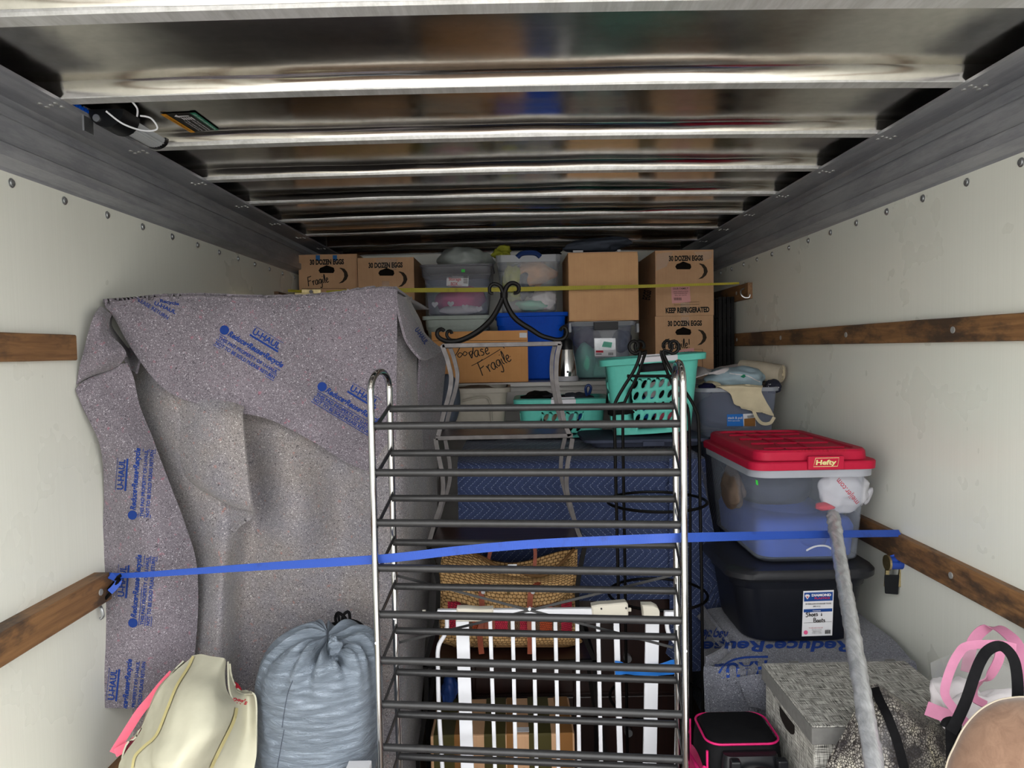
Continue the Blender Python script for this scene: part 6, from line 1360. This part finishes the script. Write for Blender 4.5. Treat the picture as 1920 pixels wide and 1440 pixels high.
# ---------------- taped box at the bottom
tx = thing('taped_box', 'cardboard box striped with shiny brown and olive tape, low behind the white gate', 'cardboard box')
Yt = 2.30; a = W(807, 1400, Yt); b = W(1078, 1400, Yt); zt5 = W(940, 1378, Yt).z
box('carton', 'card', tx, a.x, b.x, Yt, Yt + 0.25, 0.002, zt5, 0.006)
for x0, x1, mt_ in ((813, 852, 'tape_olive'), (908, 948, 'tape_olive'), (992, 1034, 'tape_olive'), (852, 872, 'tape_brown'), (950, 966, 'tape_brown'), (1046, 1074, 'tape_brown')):
    p, q = W(x0, 1400, Yt).x, W(x1, 1400, Yt).x
    m = M(); m.loft([[(p, Yt - 0.0015, 0.004), (q, Yt - 0.0015, 0.004)], [(p, Yt - 0.0015, zt5 - 0.003), (q, Yt - 0.0015, zt5 - 0.003)], [(p, Yt + 0.003, zt5 + 0.002), (q, Yt + 0.003, zt5 + 0.002)], [(p, Yt + 0.248, zt5 + 0.002), (q, Yt + 0.248, zt5 + 0.002)]], closed_u=False); m.obj('tape_strip', mt_, tx)
p = W(980, 1362, Yt + 0.03); box('paper_label', 'label_white', tx, p.x - 0.02, p.x + 0.02, Yt + 0.01, Yt + 0.04, zt5 + 0.0025, zt5 + 0.0032)

bgx = blob('plastic_bag', W(843, 1290, 2.47), (0.03, 0.035, 0.05), 'navy_plastic', None, 0.3, 3, 5, flat=zt5 + 0.004); tag(bgx, 'dark blue plastic bag on the striped taped box, behind the white gate', 'plastic bag')
# ---------------- straps
bs = thing('blue_strap', 'long blue webbing strap stretched across the load through the shoe rack', 'strap')
sp = [W(206, 1078, 1.985), W(260, 1078, 1.945), W(480, 1063, 1.92), Lf + ddir * 0.022 + V((0, 0, W(697, 1049, 1.87).z)), W(860, 1032, 1.855), W(1000, 1020, 1.84), W(1150, 1013, 1.82), V((Rf.x, Rf.y, 0)) + ddir * 0.024 + V((0, 0, W(1280, 1008, 1.79).z)), W(1450, 1004, 1.98), W(1600, 1001, 2.13), W(1688, 1000, 2.225)]
L_ = [(sp[0], 0.010), (sp[1], 0.014)]
ribbon('webbing', sp, 0.0225, 'strap_blue', bs, 0.0015, n=120, wvec=lambda t: V((0, 0.0, 1)) if t < 0.5 else V((0, 0.9 * min(1, (t - 0.5) * 3), 1)), taper=lambda t: 0.55 + 1.8 * t if t < 0.25 else 1)
hkp = [W(228, 1078, 1.96), W(222, 1082, 1.96), W(212, 1095, 1.97), W(200, 1108, 1.98), W(188, 1118, 1.985), W(178, 1128, 1.98), W(178, 1133, 1.975), W(186, 1132, 1.97), W(202, 1118, 1.965), W(214, 1100, 1.96), W(224, 1086, 1.955)]
M().tube(smooth_line(hkp, 50), 0.0045, 8).obj('coated_hook', 'black_iron', bs, smooth=True)
ribbon('webbing_tail', [W(206, 1079, 1.975), W(222, 1088, 1.96), W(216, 1100, 1.955), W(206, 1110, 1.95)], 0.016, 'strap_blue', bs)
M().tube(smooth_line([W(186, 1135, 1.99), W(190, 1142, 1.985), W(193, 1155, 1.985), W(188, 1160, 1.985)], 14), 0.0045, 8).obj('wall_hook', 'galv', bs, smooth=True)
ys = thing('yellow_strap', 'dirty yellow webbing strap stretched in front of the upper row of boxes', 'strap')
ribbon('webbing', [W(612, 549, 3.60), W(700, 545, 3.60), W(800, 544, 3.60), W(935, 543, 3.60), W(1065, 540, 3.60), W(1196, 537, 3.60), W(1330, 533, 3.61), W(1386, 531, 3.63)], 0.021, 'strap_yellow', ys, 0.0015, n=60, wvec=(0, 0, 1), taper=lambda t: 1 - 0.55 * max(0, (t - 0.55) / 0.45))
ribbon('webbing', [W(540, 545, 3.64), W(580, 547, 3.60)], 0.012, 'strap_yellow', ys, 0.0015, n=6, wvec=(0, 0, 1))
M().bar(W(566, 547, 3.60), W(602, 547, 3.60), 0.024, 0.012, (0, 1, 0)).obj('ratchet_frame', 'zinc', ys, bevel=0.002)
M().bar(W(553, 551, 3.60), W(585, 552, 3.60), 0.012, 0.018, (0, 1, 0)).obj('ratchet_handle', 'zinc', ys, bevel=0.002)
M().tube([W(583, 547, 3.585), W(583, 547, 3.615)], 0.009, 12).obj('ratchet_spool', 'steel', ys)
# ================================================================ FOREGROUND
# ---------------- blue grey sack
sk = thing('cloth_sack', 'bulging blue grey sack gathered and knotted at the top, beside the shoe rack', 'sack')
bm = bmesh.new(); bmesh.ops.create_uvsphere(bm, u_segments=144, v_segments=150, radius=1)
sc_c = V((-0.515, 1.965, 0)); zbot, ztp = 0.012, 0.862
knot = W(628, 1233, 1.93)
for v in bm.verts:
    p = v.co.copy(); th_ = math.atan2(p.y, p.x); h = (p.z + 1) / 2      # 0 bottom..1 top
    zz_ = zbot + (ztp - zbot) * (h ** 1.0)
    prof = min(1.0, (h / 0.10) ** 0.5 if h < 0.10 else 1.0)
    if h > 0.86: prof *= max(0.0, 1 - ((h - 0.86) / 0.14) ** 2.6) ** 0.5
    k = max(0.0, (h - 0.76) / 0.24)
    pl = (0.035 * math.sin(th_ * 13 + 1.5 * math.sin(th_ * 3)) + 0.03 * math.sin(th_ * 21 + 2.0)) * k ** 1.5
    rr2 = prof * (1 + pl + 0.05 * noise.noise(V((math.cos(th_) * 1.6, math.sin(th_) * 1.6, h * 4))) + 0.018 * noise.noise(V((math.cos(th_) * 5, math.sin(th_) * 5, h * 22))))
    x = sc_c.x + 0.195 * rr2 * math.cos(th_); y = sc_c.y + 0.160 * rr2 * math.sin(th_)
    if math.cos(th_) > 0: x = sc_c.x + (x - sc_c.x) * (0.50 + 0.50 * min(1, max(0, (zz_ - 0.42) / 0.24)) ** 0.7)
    s_ = k ** 2; x = x * (1 - 0.2 * s_) + knot.x * 0.2 * s_; y = y * (1 - 0.2 * s_) + knot.y * 0.2 * s_
    dk_ = math.hypot(x - knot.x, (y - knot.y) * 0.8); zz_ -= 0.055 * math.exp(-(dk_ / 0.05) ** 2) * (1 if h > 0.8 else 0)
    if h > 0.76: zz_ += (0.016 * math.sin(th_ * 13 + 1.5 * math.sin(th_ * 3)) + 0.011 * math.sin(th_ * 21 + 2.0)) * k * math.exp(-(dk_ / 0.16) ** 2)
    xm = -0.370 + 0.038 * math.exp(-((y - 1.935) / 0.04) ** 2)
    if x > -0.42: x = -0.42 + (xm + 0.42) * (1 - math.exp(-(x + 0.42) / (xm + 0.42)))
    v.co = V((x, y, zz_))
me = bpy.data.meshes.new('sack_body'); bm.to_mesh(me); bm.free(); me.polygons.foreach_set('use_smooth', [True] * len(me.polygons))
sko = link('sack_body', me, 'bag_blue', sk); skt = bvh([sko])
dline([[(549, 1276), (540, 1300), (534, 1330), (529, 1364)], [(533, 1368), (528, 1395), (520, 1439)]], 1.6, skt, 'fabric_charcoal', sk, 'seam', 0.0006, maxe=0.1)
kz = skt.ray_cast(CAM, ray(628, 1232).normalized())[0] or knot
blob('knot_loop', kz + V((0.0, -0.005, 0.022)), (0.019, 0.016, 0.030), 'bag_blue', sk, 0.35, 4, 3, sub=4, rot=-0.25)
blob('knot', kz + V((0, -0.003, -0.004)), (0.022, 0.016, 0.012), 'bag_blue', sk, 0.3, 4, 5, sub=3)
bc = sk
def C_(pts, r=0.0045): M().tube(smooth_line([W(x, y, Y) for x, y, Y in pts], 40), r, 8).obj('drawstring', 'nylon_black', bc, smooth=True)
C_([(648, 1192, 2.08), (630, 1165, 2.10), (632, 1150, 2.10), (640, 1152, 2.08), (650, 1165, 2.07), (646, 1188, 2.06)]); C_([(650, 1195, 2.07), (642, 1160, 2.08), (652, 1147, 2.09), (656, 1160, 2.08), (650, 1190, 2.06)])
C_([(655, 1162, 2.09), (672, 1168, 2.08), (685, 1180, 2.06), (684, 1195, 2.05), (670, 1202, 2.06), (655, 1198, 2.07)], 0.005); C_([(634, 1152, 2.08), (640, 1180, 2.06), (652, 1202, 2.05)], 0.004)
M().hexa([W(610, 1170, 2.10), W(628, 1166, 2.09), W(628, 1166, 2.10), W(610, 1170, 2.115), W(632, 1192, 2.07), W(650, 1205, 2.05), W(650, 1205, 2.065), W(632, 1192, 2.085)]).obj('buckle', 'nylon_black', bc, bevel=0.002)
# ---------------- cream canvas bag with pink handle
cb2 = thing('tote_bag', 'cream canvas tote bag with pink handle and red lettering, bottom left corner', 'bag')
def T(x, y, Y): return W(x, y, Y)
frontb = surf('front_panel', [[T(362, 1227, 1.86), T(395, 1229, 1.84), T(422, 1232, 1.84), T(429, 1240, 1.86)],
    [T(330, 1254, 1.83), T(380, 1258, 1.775), T(410, 1262, 1.78), T(429, 1268, 1.83)], [T(305, 1285, 1.80), T(360, 1290, 1.70), T(405, 1290, 1.71), T(431, 1295, 1.80)],
    [T(285, 1325, 1.78), T(345, 1330, 1.64), T(405, 1325, 1.66), T(443, 1325, 1.77)], [T(262, 1370, 1.76), T(330, 1372, 1.60), T(395, 1370, 1.61), T(436, 1368, 1.74)],
    [T(232, 1415, 1.74), T(310, 1415, 1.57), T(370, 1415, 1.58), T(412, 1412, 1.70)], [T(222, 1455, 1.74), T(300, 1455, 1.56), T(350, 1455, 1.57), T(395, 1455, 1.70)], [T(222, 1560, 1.72), T(300, 1560, 1.56), T(350, 1560, 1.57), T(395, 1560, 1.70)]], 60, 90, 'canvas', cb2, 0.004, lambda u, v, p: 0.014 * noise.noise(V((p.x * 9, p.z * 9, 1))) + 0.005 * noise.noise(V((p.x * 22, p.z * 22 + p.x * 15, 5))))
sideb = surf('side_panel', [[T(429, 1240, 1.865), T(431, 1265, 1.87), T(434, 1290, 1.88)], [T(431, 1290, 1.81), T(448, 1296, 1.90), T(455, 1300, 1.86)], [T(441, 1325, 1.78), T(464, 1303, 1.86), T(477, 1306, 1.83)], [T(436, 1368, 1.75), T(462, 1365, 1.82), T(480, 1368, 1.81)],
    [T(412, 1412, 1.705), T(450, 1412, 1.78), T(481, 1412, 1.79)], [T(395, 1455, 1.705), T(440, 1455, 1.76), T(476, 1455, 1.77)], [T(395, 1560, 1.705), T(440, 1560, 1.76), T(476, 1560, 1.77)]], 40, 60, 'canvas', cb2, 0.004)
sidel = surf('left_panel', [[T(345, 1240, 1.87), T(350, 1244, 1.90)], [T(300, 1290, 1.81), T(294, 1290, 1.90)], [T(262, 1370, 1.77), T(262, 1370, 1.90)], [T(232, 1415, 1.75), T(236, 1412, 1.90)], [T(222, 1560, 1.73), T(228, 1560, 1.90)]], 10, 40, 'canvas', cb2, 0.004)
fbt = bvh([frontb]); sbt = bvh([sideb])
dline([[(366, 1224), (355, 1250), (332, 1288), (315, 1330), (295, 1378), (272, 1400), (255, 1418), (250, 1440)]], 5, fbt, 'binding', cb2, 'binding_tape', 0.0025, maxe=0.1)
dline([[(442, 1328), (436, 1352), (420, 1385), (405, 1415), (394, 1440)]], 6, bvh([frontb, sideb]), 'binding', cb2, 'binding_tape', 0.003, maxe=0.1)
dtext("logg's", sbt, 449, 1313, 10, 30, 18, 'ink_red', cb2, 0.02, 0.2, maxe=0.1)
for k, pts in enumerate(([T(324, 1262, 1.90), T(303, 1285, 1.88), T(283, 1310, 1.86), T(262, 1335, 1.84), T(238, 1372, 1.82), T(213, 1412, 1.80)], [T(300, 1330, 1.84), T(272, 1368, 1.82), T(250, 1392, 1.80), T(216, 1412, 1.79)])):
    ribbon('pink_handle', pts, 0.021, 'coral', cb2, 0.003)
ribbon('pink_handle', [T(430, 1285, 1.96), T(440, 1287, 1.94), T(447, 1298, 1.92)], 0.02, 'ink_red', cb2, 0.003)
# white speckled box corner between sack and shoe rack
wbx = thing('speckled_box', 'white speckled box corner poking out below the sack', 'box')
zq = W(680, 1400, 1.70).z
m = M(); q = [W(640, 1440, 1.60), W(697, 1397, 1.74), W(697, 1440, 1.60)]
m.hexa([V((-0.36, 1.55, 0.0)), V((-0.335, 1.55, 0)), V((-0.335, 1.76, 0)), V((-0.345, 1.76, 0)), V((-0.42, 1.55, zq)), V((-0.335, 1.55, zq)), V((-0.335, 1.74, zq)), V((-0.345, 1.74, zq))]); m.obj('box_body', 'label_white', wbx, bevel=0.002)
bpy.data.objects.remove(wbx.children[0]); m = M(); m.box(-0.425, -0.368, 1.70, 1.80, 0, 0.585); m.obj('box_body', 'label_white', wbx, bevel=0.002)

# ---------------- suitcase, black with pink piping
su = thing('suitcase', 'black suitcase with hot pink piping in front of the grey felt box', 'suitcase')
Xa, Xb = 0.452, 0.640
zsu = W(1400, 1334, 1.89).z
def sring(x0, x1, y0, y1, z, r=0.035): return rrect((x0 + x1) / 2, (y0 + y1) / 2, x1 - x0, y1 - y0, r, z, 6)
m = M(); m.loft([sring(Xa + 0.006, Xb - 0.006, 1.742, 1.895, 0.03), sring(Xa, Xb, 1.732, 1.90, 0.06), sring(Xa, Xb, 1.732, 1.90, zsu - 0.05), sring(Xa + 0.004, Xb - 0.004, 1.737, 1.897, zsu - 0.015), sring(Xa + 0.014, Xb - 0.014, 1.752, 1.890, zsu)], cap=True)
body = m.obj('body', 'nylon_black', su, smooth=True, angle=50)
def loopz(x0, x1, y0, y1, z, r): return [V(p) for p in rrect((x0 + x1) / 2, (y0 + y1) / 2, x1 - x0, y1 - y0, r, z, 6)]
M().tube(loopz(Xa + 0.004, Xb - 0.004, 1.742, 1.896, zsu - 0.006, 0.035), 0.0028, 6, closed=True).obj('pink_piping', 'hot_pink', su, smooth=True)
M().tube([(Xa + 0.002, 1.742, z) for z in (zsu - 0.02, 0.3, 0.06)], 0.003, 6).obj('pink_piping', 'hot_pink', su, smooth=True)
M().tube([(Xa - 0.002, 1.897, z) for z in (zsu - 0.02, 0.3, 0.06)], 0.003, 6).obj('pink_piping', 'hot_pink', su, smooth=True)
# pink side pocket
m = M(); rg = []
for i in range(9):
    u = i / 8; rg.append([(Xa - 0.030 * math.sin(math.pi * (0.15 + 0.85 * v)) ** 0.7 - 0.001, 1.745 + 0.145 * u, 0.1 + (zsu - 0.17) * v * (1 - 0.12 * (u - 0.5) ** 2)) for v in [k / 8 for k in range(9)]])
m.loft(rg, closed_u=False); m.obj('pink_pocket', 'hot_pink', su, smooth=True)
M().tube(smooth_line([(Xa - 0.004, 1.742, zsu - 0.06), (Xa - 0.014, 1.740, zsu - 0.07), (Xa - 0.02, 1.840, zsu - 0.08)], 12), 0.005, 8).obj('zip_line', 'hot_pink', su, smooth=True)
# moulded front with carry handle
zf_ = W(1420, 1412, 1.722).z
m = M(); m.loft([sring(Xa + 0.03, Xb - 0.02, 1.697, 1.742, 0.05, 0.02), sring(Xa + 0.03, Xb - 0.02, 1.697, 1.742, zf_ - 0.02, 0.02), sring(Xa + 0.035, Xb - 0.025, 1.707, 1.742, zf_, 0.02)], cap=True); m.obj('moulded_panel', 'plastic_black', su, smooth=True, angle=40)
hx = [W(1380, 1425, 1.682).x, W(1468, 1425, 1.682).x]
for x in hx: box('handle_mount', 'plastic_black', su, x - 0.012, x + 0.012, 1.677, 1.699, zf_ - 0.09, zf_ + 0.004, 0.004)
M().tube(smooth_line([(hx[0], 1.677, zf_ - 0.045), ((hx[0] + hx[1]) / 2 - 0.02, 1.662, zf_ - 0.012), ((hx[0] + hx[1]) / 2 + 0.02, 1.662, zf_ - 0.012), (hx[1], 1.677, zf_ - 0.045)], 20), 0.009, 10).obj('carry_handle', 'plastic_black', su, smooth=True)

# ---------------- grey cross-hatched fabric box
fb = thing('fabric_box', 'grey cross-hatched fabric storage box with lid, below the black tote', 'storage box')
fx0, fx1, fy0, fy1 = 0.650, 1.030, 1.60, 1.93
zfb = W(1510, 1362, fy0).z
m = M(); m.box(fx0 + 0.008, fx1 - 0.008, fy0 + 0.008, fy1 - 0.004, 0.0, zfb - 0.045); m.obj('body', 'crosshatch', fb, bevel=0.004, uvf=uvbox)
lid_ = M().box(fx0, fx1, fy0, fy1, zfb - 0.004, zfb).obj('lid_top', 'crosshatch', fb, bevel=0.002, uvf=uvbox)
box('lid_band', 'grey_bind', fb, fx0 - 0.001, fx1 + 0.001, fy0 - 0.001, fy0 + 0.004, zfb - 0.042, zfb - 0.004, 0.001)
box('lid_band', 'grey_bind', fb, fx0 - 0.001, fx0 + 0.004, fy0 + 0.004, fy1, zfb - 0.042, zfb - 0.004, 0.001); box('lid_band', 'grey_bind', fb, fx1 - 0.004, fx1 + 0.001, fy0 + 0.004, fy1, zfb - 0.042, zfb - 0.004, 0.001)
box('lid_band', 'grey_bind', fb, fx0 + 0.004, fx1 - 0.004, fy1 - 0.004, fy1, zfb - 0.042, zfb - 0.004, 0.001)
m = M(); m.loft([[(fx0 + 0.0065, 1.72 + 0.10 * (0.5 - 0.5 * math.cos(a)) , zfb - 0.075 - 0.022 * math.sin(a)) for a in [math.pi * k / 12 for k in range(13)]], [(fx0 + 0.0065, 1.72 + 0.10 * (0.5 - 0.5 * math.cos(a)), zfb - 0.062) for a in [math.pi * k / 12 for k in range(13)]]], closed_u=False); m.obj('side_handle_slot', 'inside_shade', fb)  # slot opening drawn as a flat strip, its inner shade put into the colour
for x in (1480, 1662): p = WZ(x, 1234, zfb); box('hinge_stitch', 'grey_bind', fb, p.x - 0.012, p.x + 0.012, fy1 - 0.012, fy1 + 0.002, zfb, zfb + 0.004, 0.001)

# ---------------- snakeskin bag
sn = thing('snakeskin_bag', 'snakeskin print bag with black strap at the bottom right', 'bag')
def S_(x, y, Y): return W(x, y, Y + 0.02)
sf_ = surf('front_panel', [[S_(1634, 1284, 1.56), S_(1640, 1283, 1.56), S_(1647, 1284, 1.56), S_(1654, 1288, 1.56)], [S_(1612, 1318, 1.545), S_(1650, 1312, 1.51), S_(1680, 1312, 1.51), S_(1702, 1320, 1.55)], [S_(1588, 1364, 1.53), S_(1645, 1355, 1.475), S_(1700, 1350, 1.47), S_(1752, 1356, 1.53)],
    [S_(1563, 1412, 1.52), S_(1640, 1405, 1.45), S_(1720, 1398, 1.45), S_(1794, 1388, 1.52)], [S_(1548, 1445, 1.515), S_(1640, 1445, 1.44), S_(1730, 1445, 1.44), S_(1800, 1445, 1.51)], [S_(1530, 1560, 1.51), S_(1640, 1560, 1.43), S_(1730, 1560, 1.43), S_(1810, 1560, 1.50)]], 60, 70, 'snake', sn, 0.005, lambda u, v, p: 0.008 * noise.noise(V((p.x * 9, p.z * 9, 2))))
surf('back_panel', [[S_(1634, 1285, 1.565), S_(1644, 1285, 1.56), S_(1654, 1289, 1.56)], [S_(1590, 1364, 1.54), S_(1670, 1362, 1.555), S_(1752, 1358, 1.54)], [S_(1548, 1445, 1.525), S_(1670, 1445, 1.55), S_(1800, 1445, 1.52)], [S_(1530, 1560, 1.52), S_(1670, 1560, 1.54), S_(1810, 1560, 1.51)]], 30, 30, 'snake', sn, 0.004)
snt = bvh([sf_])
def on(tree, x, y, off=0.004):
    d = ray(x, y).normalized(); h = tree.ray_cast(CAM, d); return (h[0] - d * off) if h[0] is not None else W(x, y, 1.48)
ribbon('black_strap', [on(snt, 1640, 1290), on(snt, 1648, 1310), on(snt, 1665, 1345), on(snt, 1682, 1390), on(snt, 1693, 1432), on(snt, 1700, 1460)], 0.018, 'nylon_black', sn, 0.003)
# ---------------- clear plastic bag with pink ribbon handles, black strap
pb2 = thing('clear_gift_bag', 'clear plastic bag with pink ribbon handles against the right wall', 'plastic bag')
def K(x, y, Y): return W(x, y, Y - 0.155)
surf('film', [[K(1746, 1246, 1.72), K(1775, 1232, 1.72), K(1800, 1222, 1.71), K(1850, 1230, 1.68), K(1905, 1250, 1.62)], [K(1752, 1280, 1.66), K(1790, 1278, 1.60), K(1840, 1280, 1.57), K(1905, 1290, 1.55)], [K(1768, 1320, 1.64), K(1800, 1325, 1.57), K(1850, 1330, 1.54), K(1905, 1335, 1.53)], [K(1775, 1380, 1.63), K(1810, 1385, 1.56), K(1850, 1390, 1.52), K(1905, 1395, 1.52)], [K(1780, 1560, 1.63), K(1810, 1560, 1.56), K(1850, 1560, 1.52), K(1905, 1560, 1.52)]], 50, 50, 'film', pb2, 0, lambda u, v, p: 0.012 * noise.noise(V((p.x * 18, p.z * 18, 2))))
blob('white_tissue', K(1795, 1318, 1.66), (0.045, 0.04, 0.06), 'fabric_white', pb2, 0.35, 3, 3, rot=0.5); blob('white_tissue', K(1850, 1335, 1.62), (0.07, 0.04, 0.05), 'fabric_white', pb2, 0.4, 3, 6)
blob('tissue_base', K(1880, 1440, 1.64), (0.07, 0.05, 0.13), 'fabric_white', pb2, 0.2, 2, 8)
ribbon('pink_handle', [K(1812, 1260, 1.73), K(1818, 1225, 1.73), K(1826, 1200, 1.73), K(1845, 1180, 1.72), K(1868, 1176, 1.70), K(1890, 1190, 1.66), K(1908, 1210, 1.63), K(1925, 1255, 1.60), K(1930, 1300, 1.58)], 0.022, 'pink', pb2, 0.002, wvec=lambda t: (0.9 - 0.3 * t, -0.5, 0.1 + 0.3 * t))
ribbon('pink_handle', [K(1905, 1215, 1.60), K(1870, 1208, 1.60), K(1815, 1211, 1.60), K(1796, 1228, 1.59), K(1782, 1256, 1.58), K(1772, 1290, 1.57), K(1775, 1310, 1.56), K(1795, 1336, 1.54), K(1815, 1360, 1.53)], 0.016, 'pink', pb2, 0.002, n=60)
ribbon('pink_handle', [K(1876, 1213, 1.56), K(1872, 1238, 1.545), K(1855, 1268, 1.53), K(1838, 1280, 1.53), K(1826, 1295, 1.535), K(1828, 1310, 1.53), K(1850, 1322, 1.52)], 0.018, 'pink', pb2, 0.002, wvec=lambda t: (1, 0.3, 0.2))
surf('pink_card', [[K(1741, 1315, 1.62), K(1768, 1326, 1.60), K(1795, 1334, 1.58)], [K(1733, 1340, 1.61), K(1765, 1352, 1.59), K(1800, 1362, 1.57)]], 12, 8, 'pink', pb2, 0.002)
bsx = thing('black_bag_strap', 'black looped shoulder strap in front of the pink ribbon handles', 'strap')
ribbon('strap', [K(1783, 1372, 1.44), K(1795, 1350, 1.44), K(1812, 1312, 1.45), K(1826, 1270, 1.46), K(1838, 1240, 1.47), K(1852, 1220, 1.48), K(1872, 1211, 1.48), K(1888, 1218, 1.47), K(1902, 1240, 1.46), K(1908, 1280, 1.45), K(1908, 1330, 1.44)], 0.018, 'nylon_black', bsx, 0.004, n=80)
M().tube(smooth_line([K(1770, 1362, 1.46), K(1774, 1354, 1.46), K(1785, 1351, 1.455), K(1795, 1356, 1.45), K(1792, 1372, 1.45)], 16), 0.007, 8).obj('strap_end', 'nylon_black', bsx, smooth=True)
surf('bag_body', [[K(1772, 1362, 1.47), K(1800, 1370, 1.46), K(1850, 1372, 1.46), K(1925, 1372, 1.45)], [K(1775, 1480, 1.46), K(1800, 1480, 1.45), K(1850, 1480, 1.45), K(1925, 1480, 1.44)], [K(1775, 1640, 1.46), K(1800, 1640, 1.45), K(1850, 1640, 1.45), K(1925, 1640, 1.44)]], 20, 20, 'nylon_black', bsx, 0.01)
# ---------------- tan suede cushion
tn = thing('suede_cushion', 'rounded tan suede cushion with pale edge in the bottom right corner', 'cushion')
Yc = 1.22; e0 = [(1771, 1452), (1778, 1424), (1790, 1398), (1804, 1370), (1822, 1346), (1842, 1328), (1866, 1315), (1890, 1309), (1925, 1307), (1975, 1316), (2020, 1345), (2050, 1400), (2058, 1460)]
edge = smooth_line([W(x, y, Yc + 0.02) for x, y in e0], 60); cc = W(1920, 1475, Yc)
base = [V((p.x, p.y + 0.02, -0.0)) for p in edge]
m = M(); K2 = 10; rg = []
for k in range(K2 + 1):
    u = k / K2; f_ = 1 - u; rg.append([V((cc.x + (p.x - cc.x) * math.cos(u * 1.45) , Yc + 0.02 - 0.10 * math.sin(u * 1.5), cc.z + (p.z - cc.z) * math.cos(u * 1.45))) for p in edge])
zlow = cc.z - 0.0
m.loft(list(reversed(rg)) + [[V((cc.x + (p.x - cc.x) * 0.9, p.y + 0.012, cc.z + (p.z - cc.z) * 0.9)) for p in edge]], closed_u=False); 
low = [[V((p.x, p.y, p.z)) for p in edge]]
o1 = m.obj('suede_cover', 'suede', tn, smooth=True, angle=80)
M().tube(edge, 0.0016, 8).obj('pale_edge', 'fabric_stripe', tn, smooth=True)
m = M(); xa_, xb_ = edge[0].x, edge[-1].x; m.box(xa_ + 0.004, xb_ - 0.004, Yc - 0.05, Yc + 0.03, 0.0, min(edge[0].z, edge[-1].z) - 0.01); m.obj('cushion_base', 'suede', tn, bevel=0.02)
# ================================================================ origins at each thing's base; part order tidy-up
bpy.context.view_layer.update()
def _all(o):
    r = [o]
    for c in o.children: r += _all(c)
    return r
for o in list(sc.objects):
    if o.parent is not None or o.type != 'EMPTY': continue
    kids = _all(o)[1:]; pts = []
    for c in kids:
        if c.type == 'MESH': pts += [c.matrix_world @ V(b) for b in c.bound_box]
    if not pts: continue
    lo = V([min(p[i] for p in pts) for i in range(3)]); hi = V([max(p[i] for p in pts) for i in range(3)])
    o.location = V(((lo.x + hi.x) / 2, (lo.y + hi.y) / 2, lo.z))
    for c in o.children: c.matrix_parent_inverse = Matrix.Translation(-o.location)
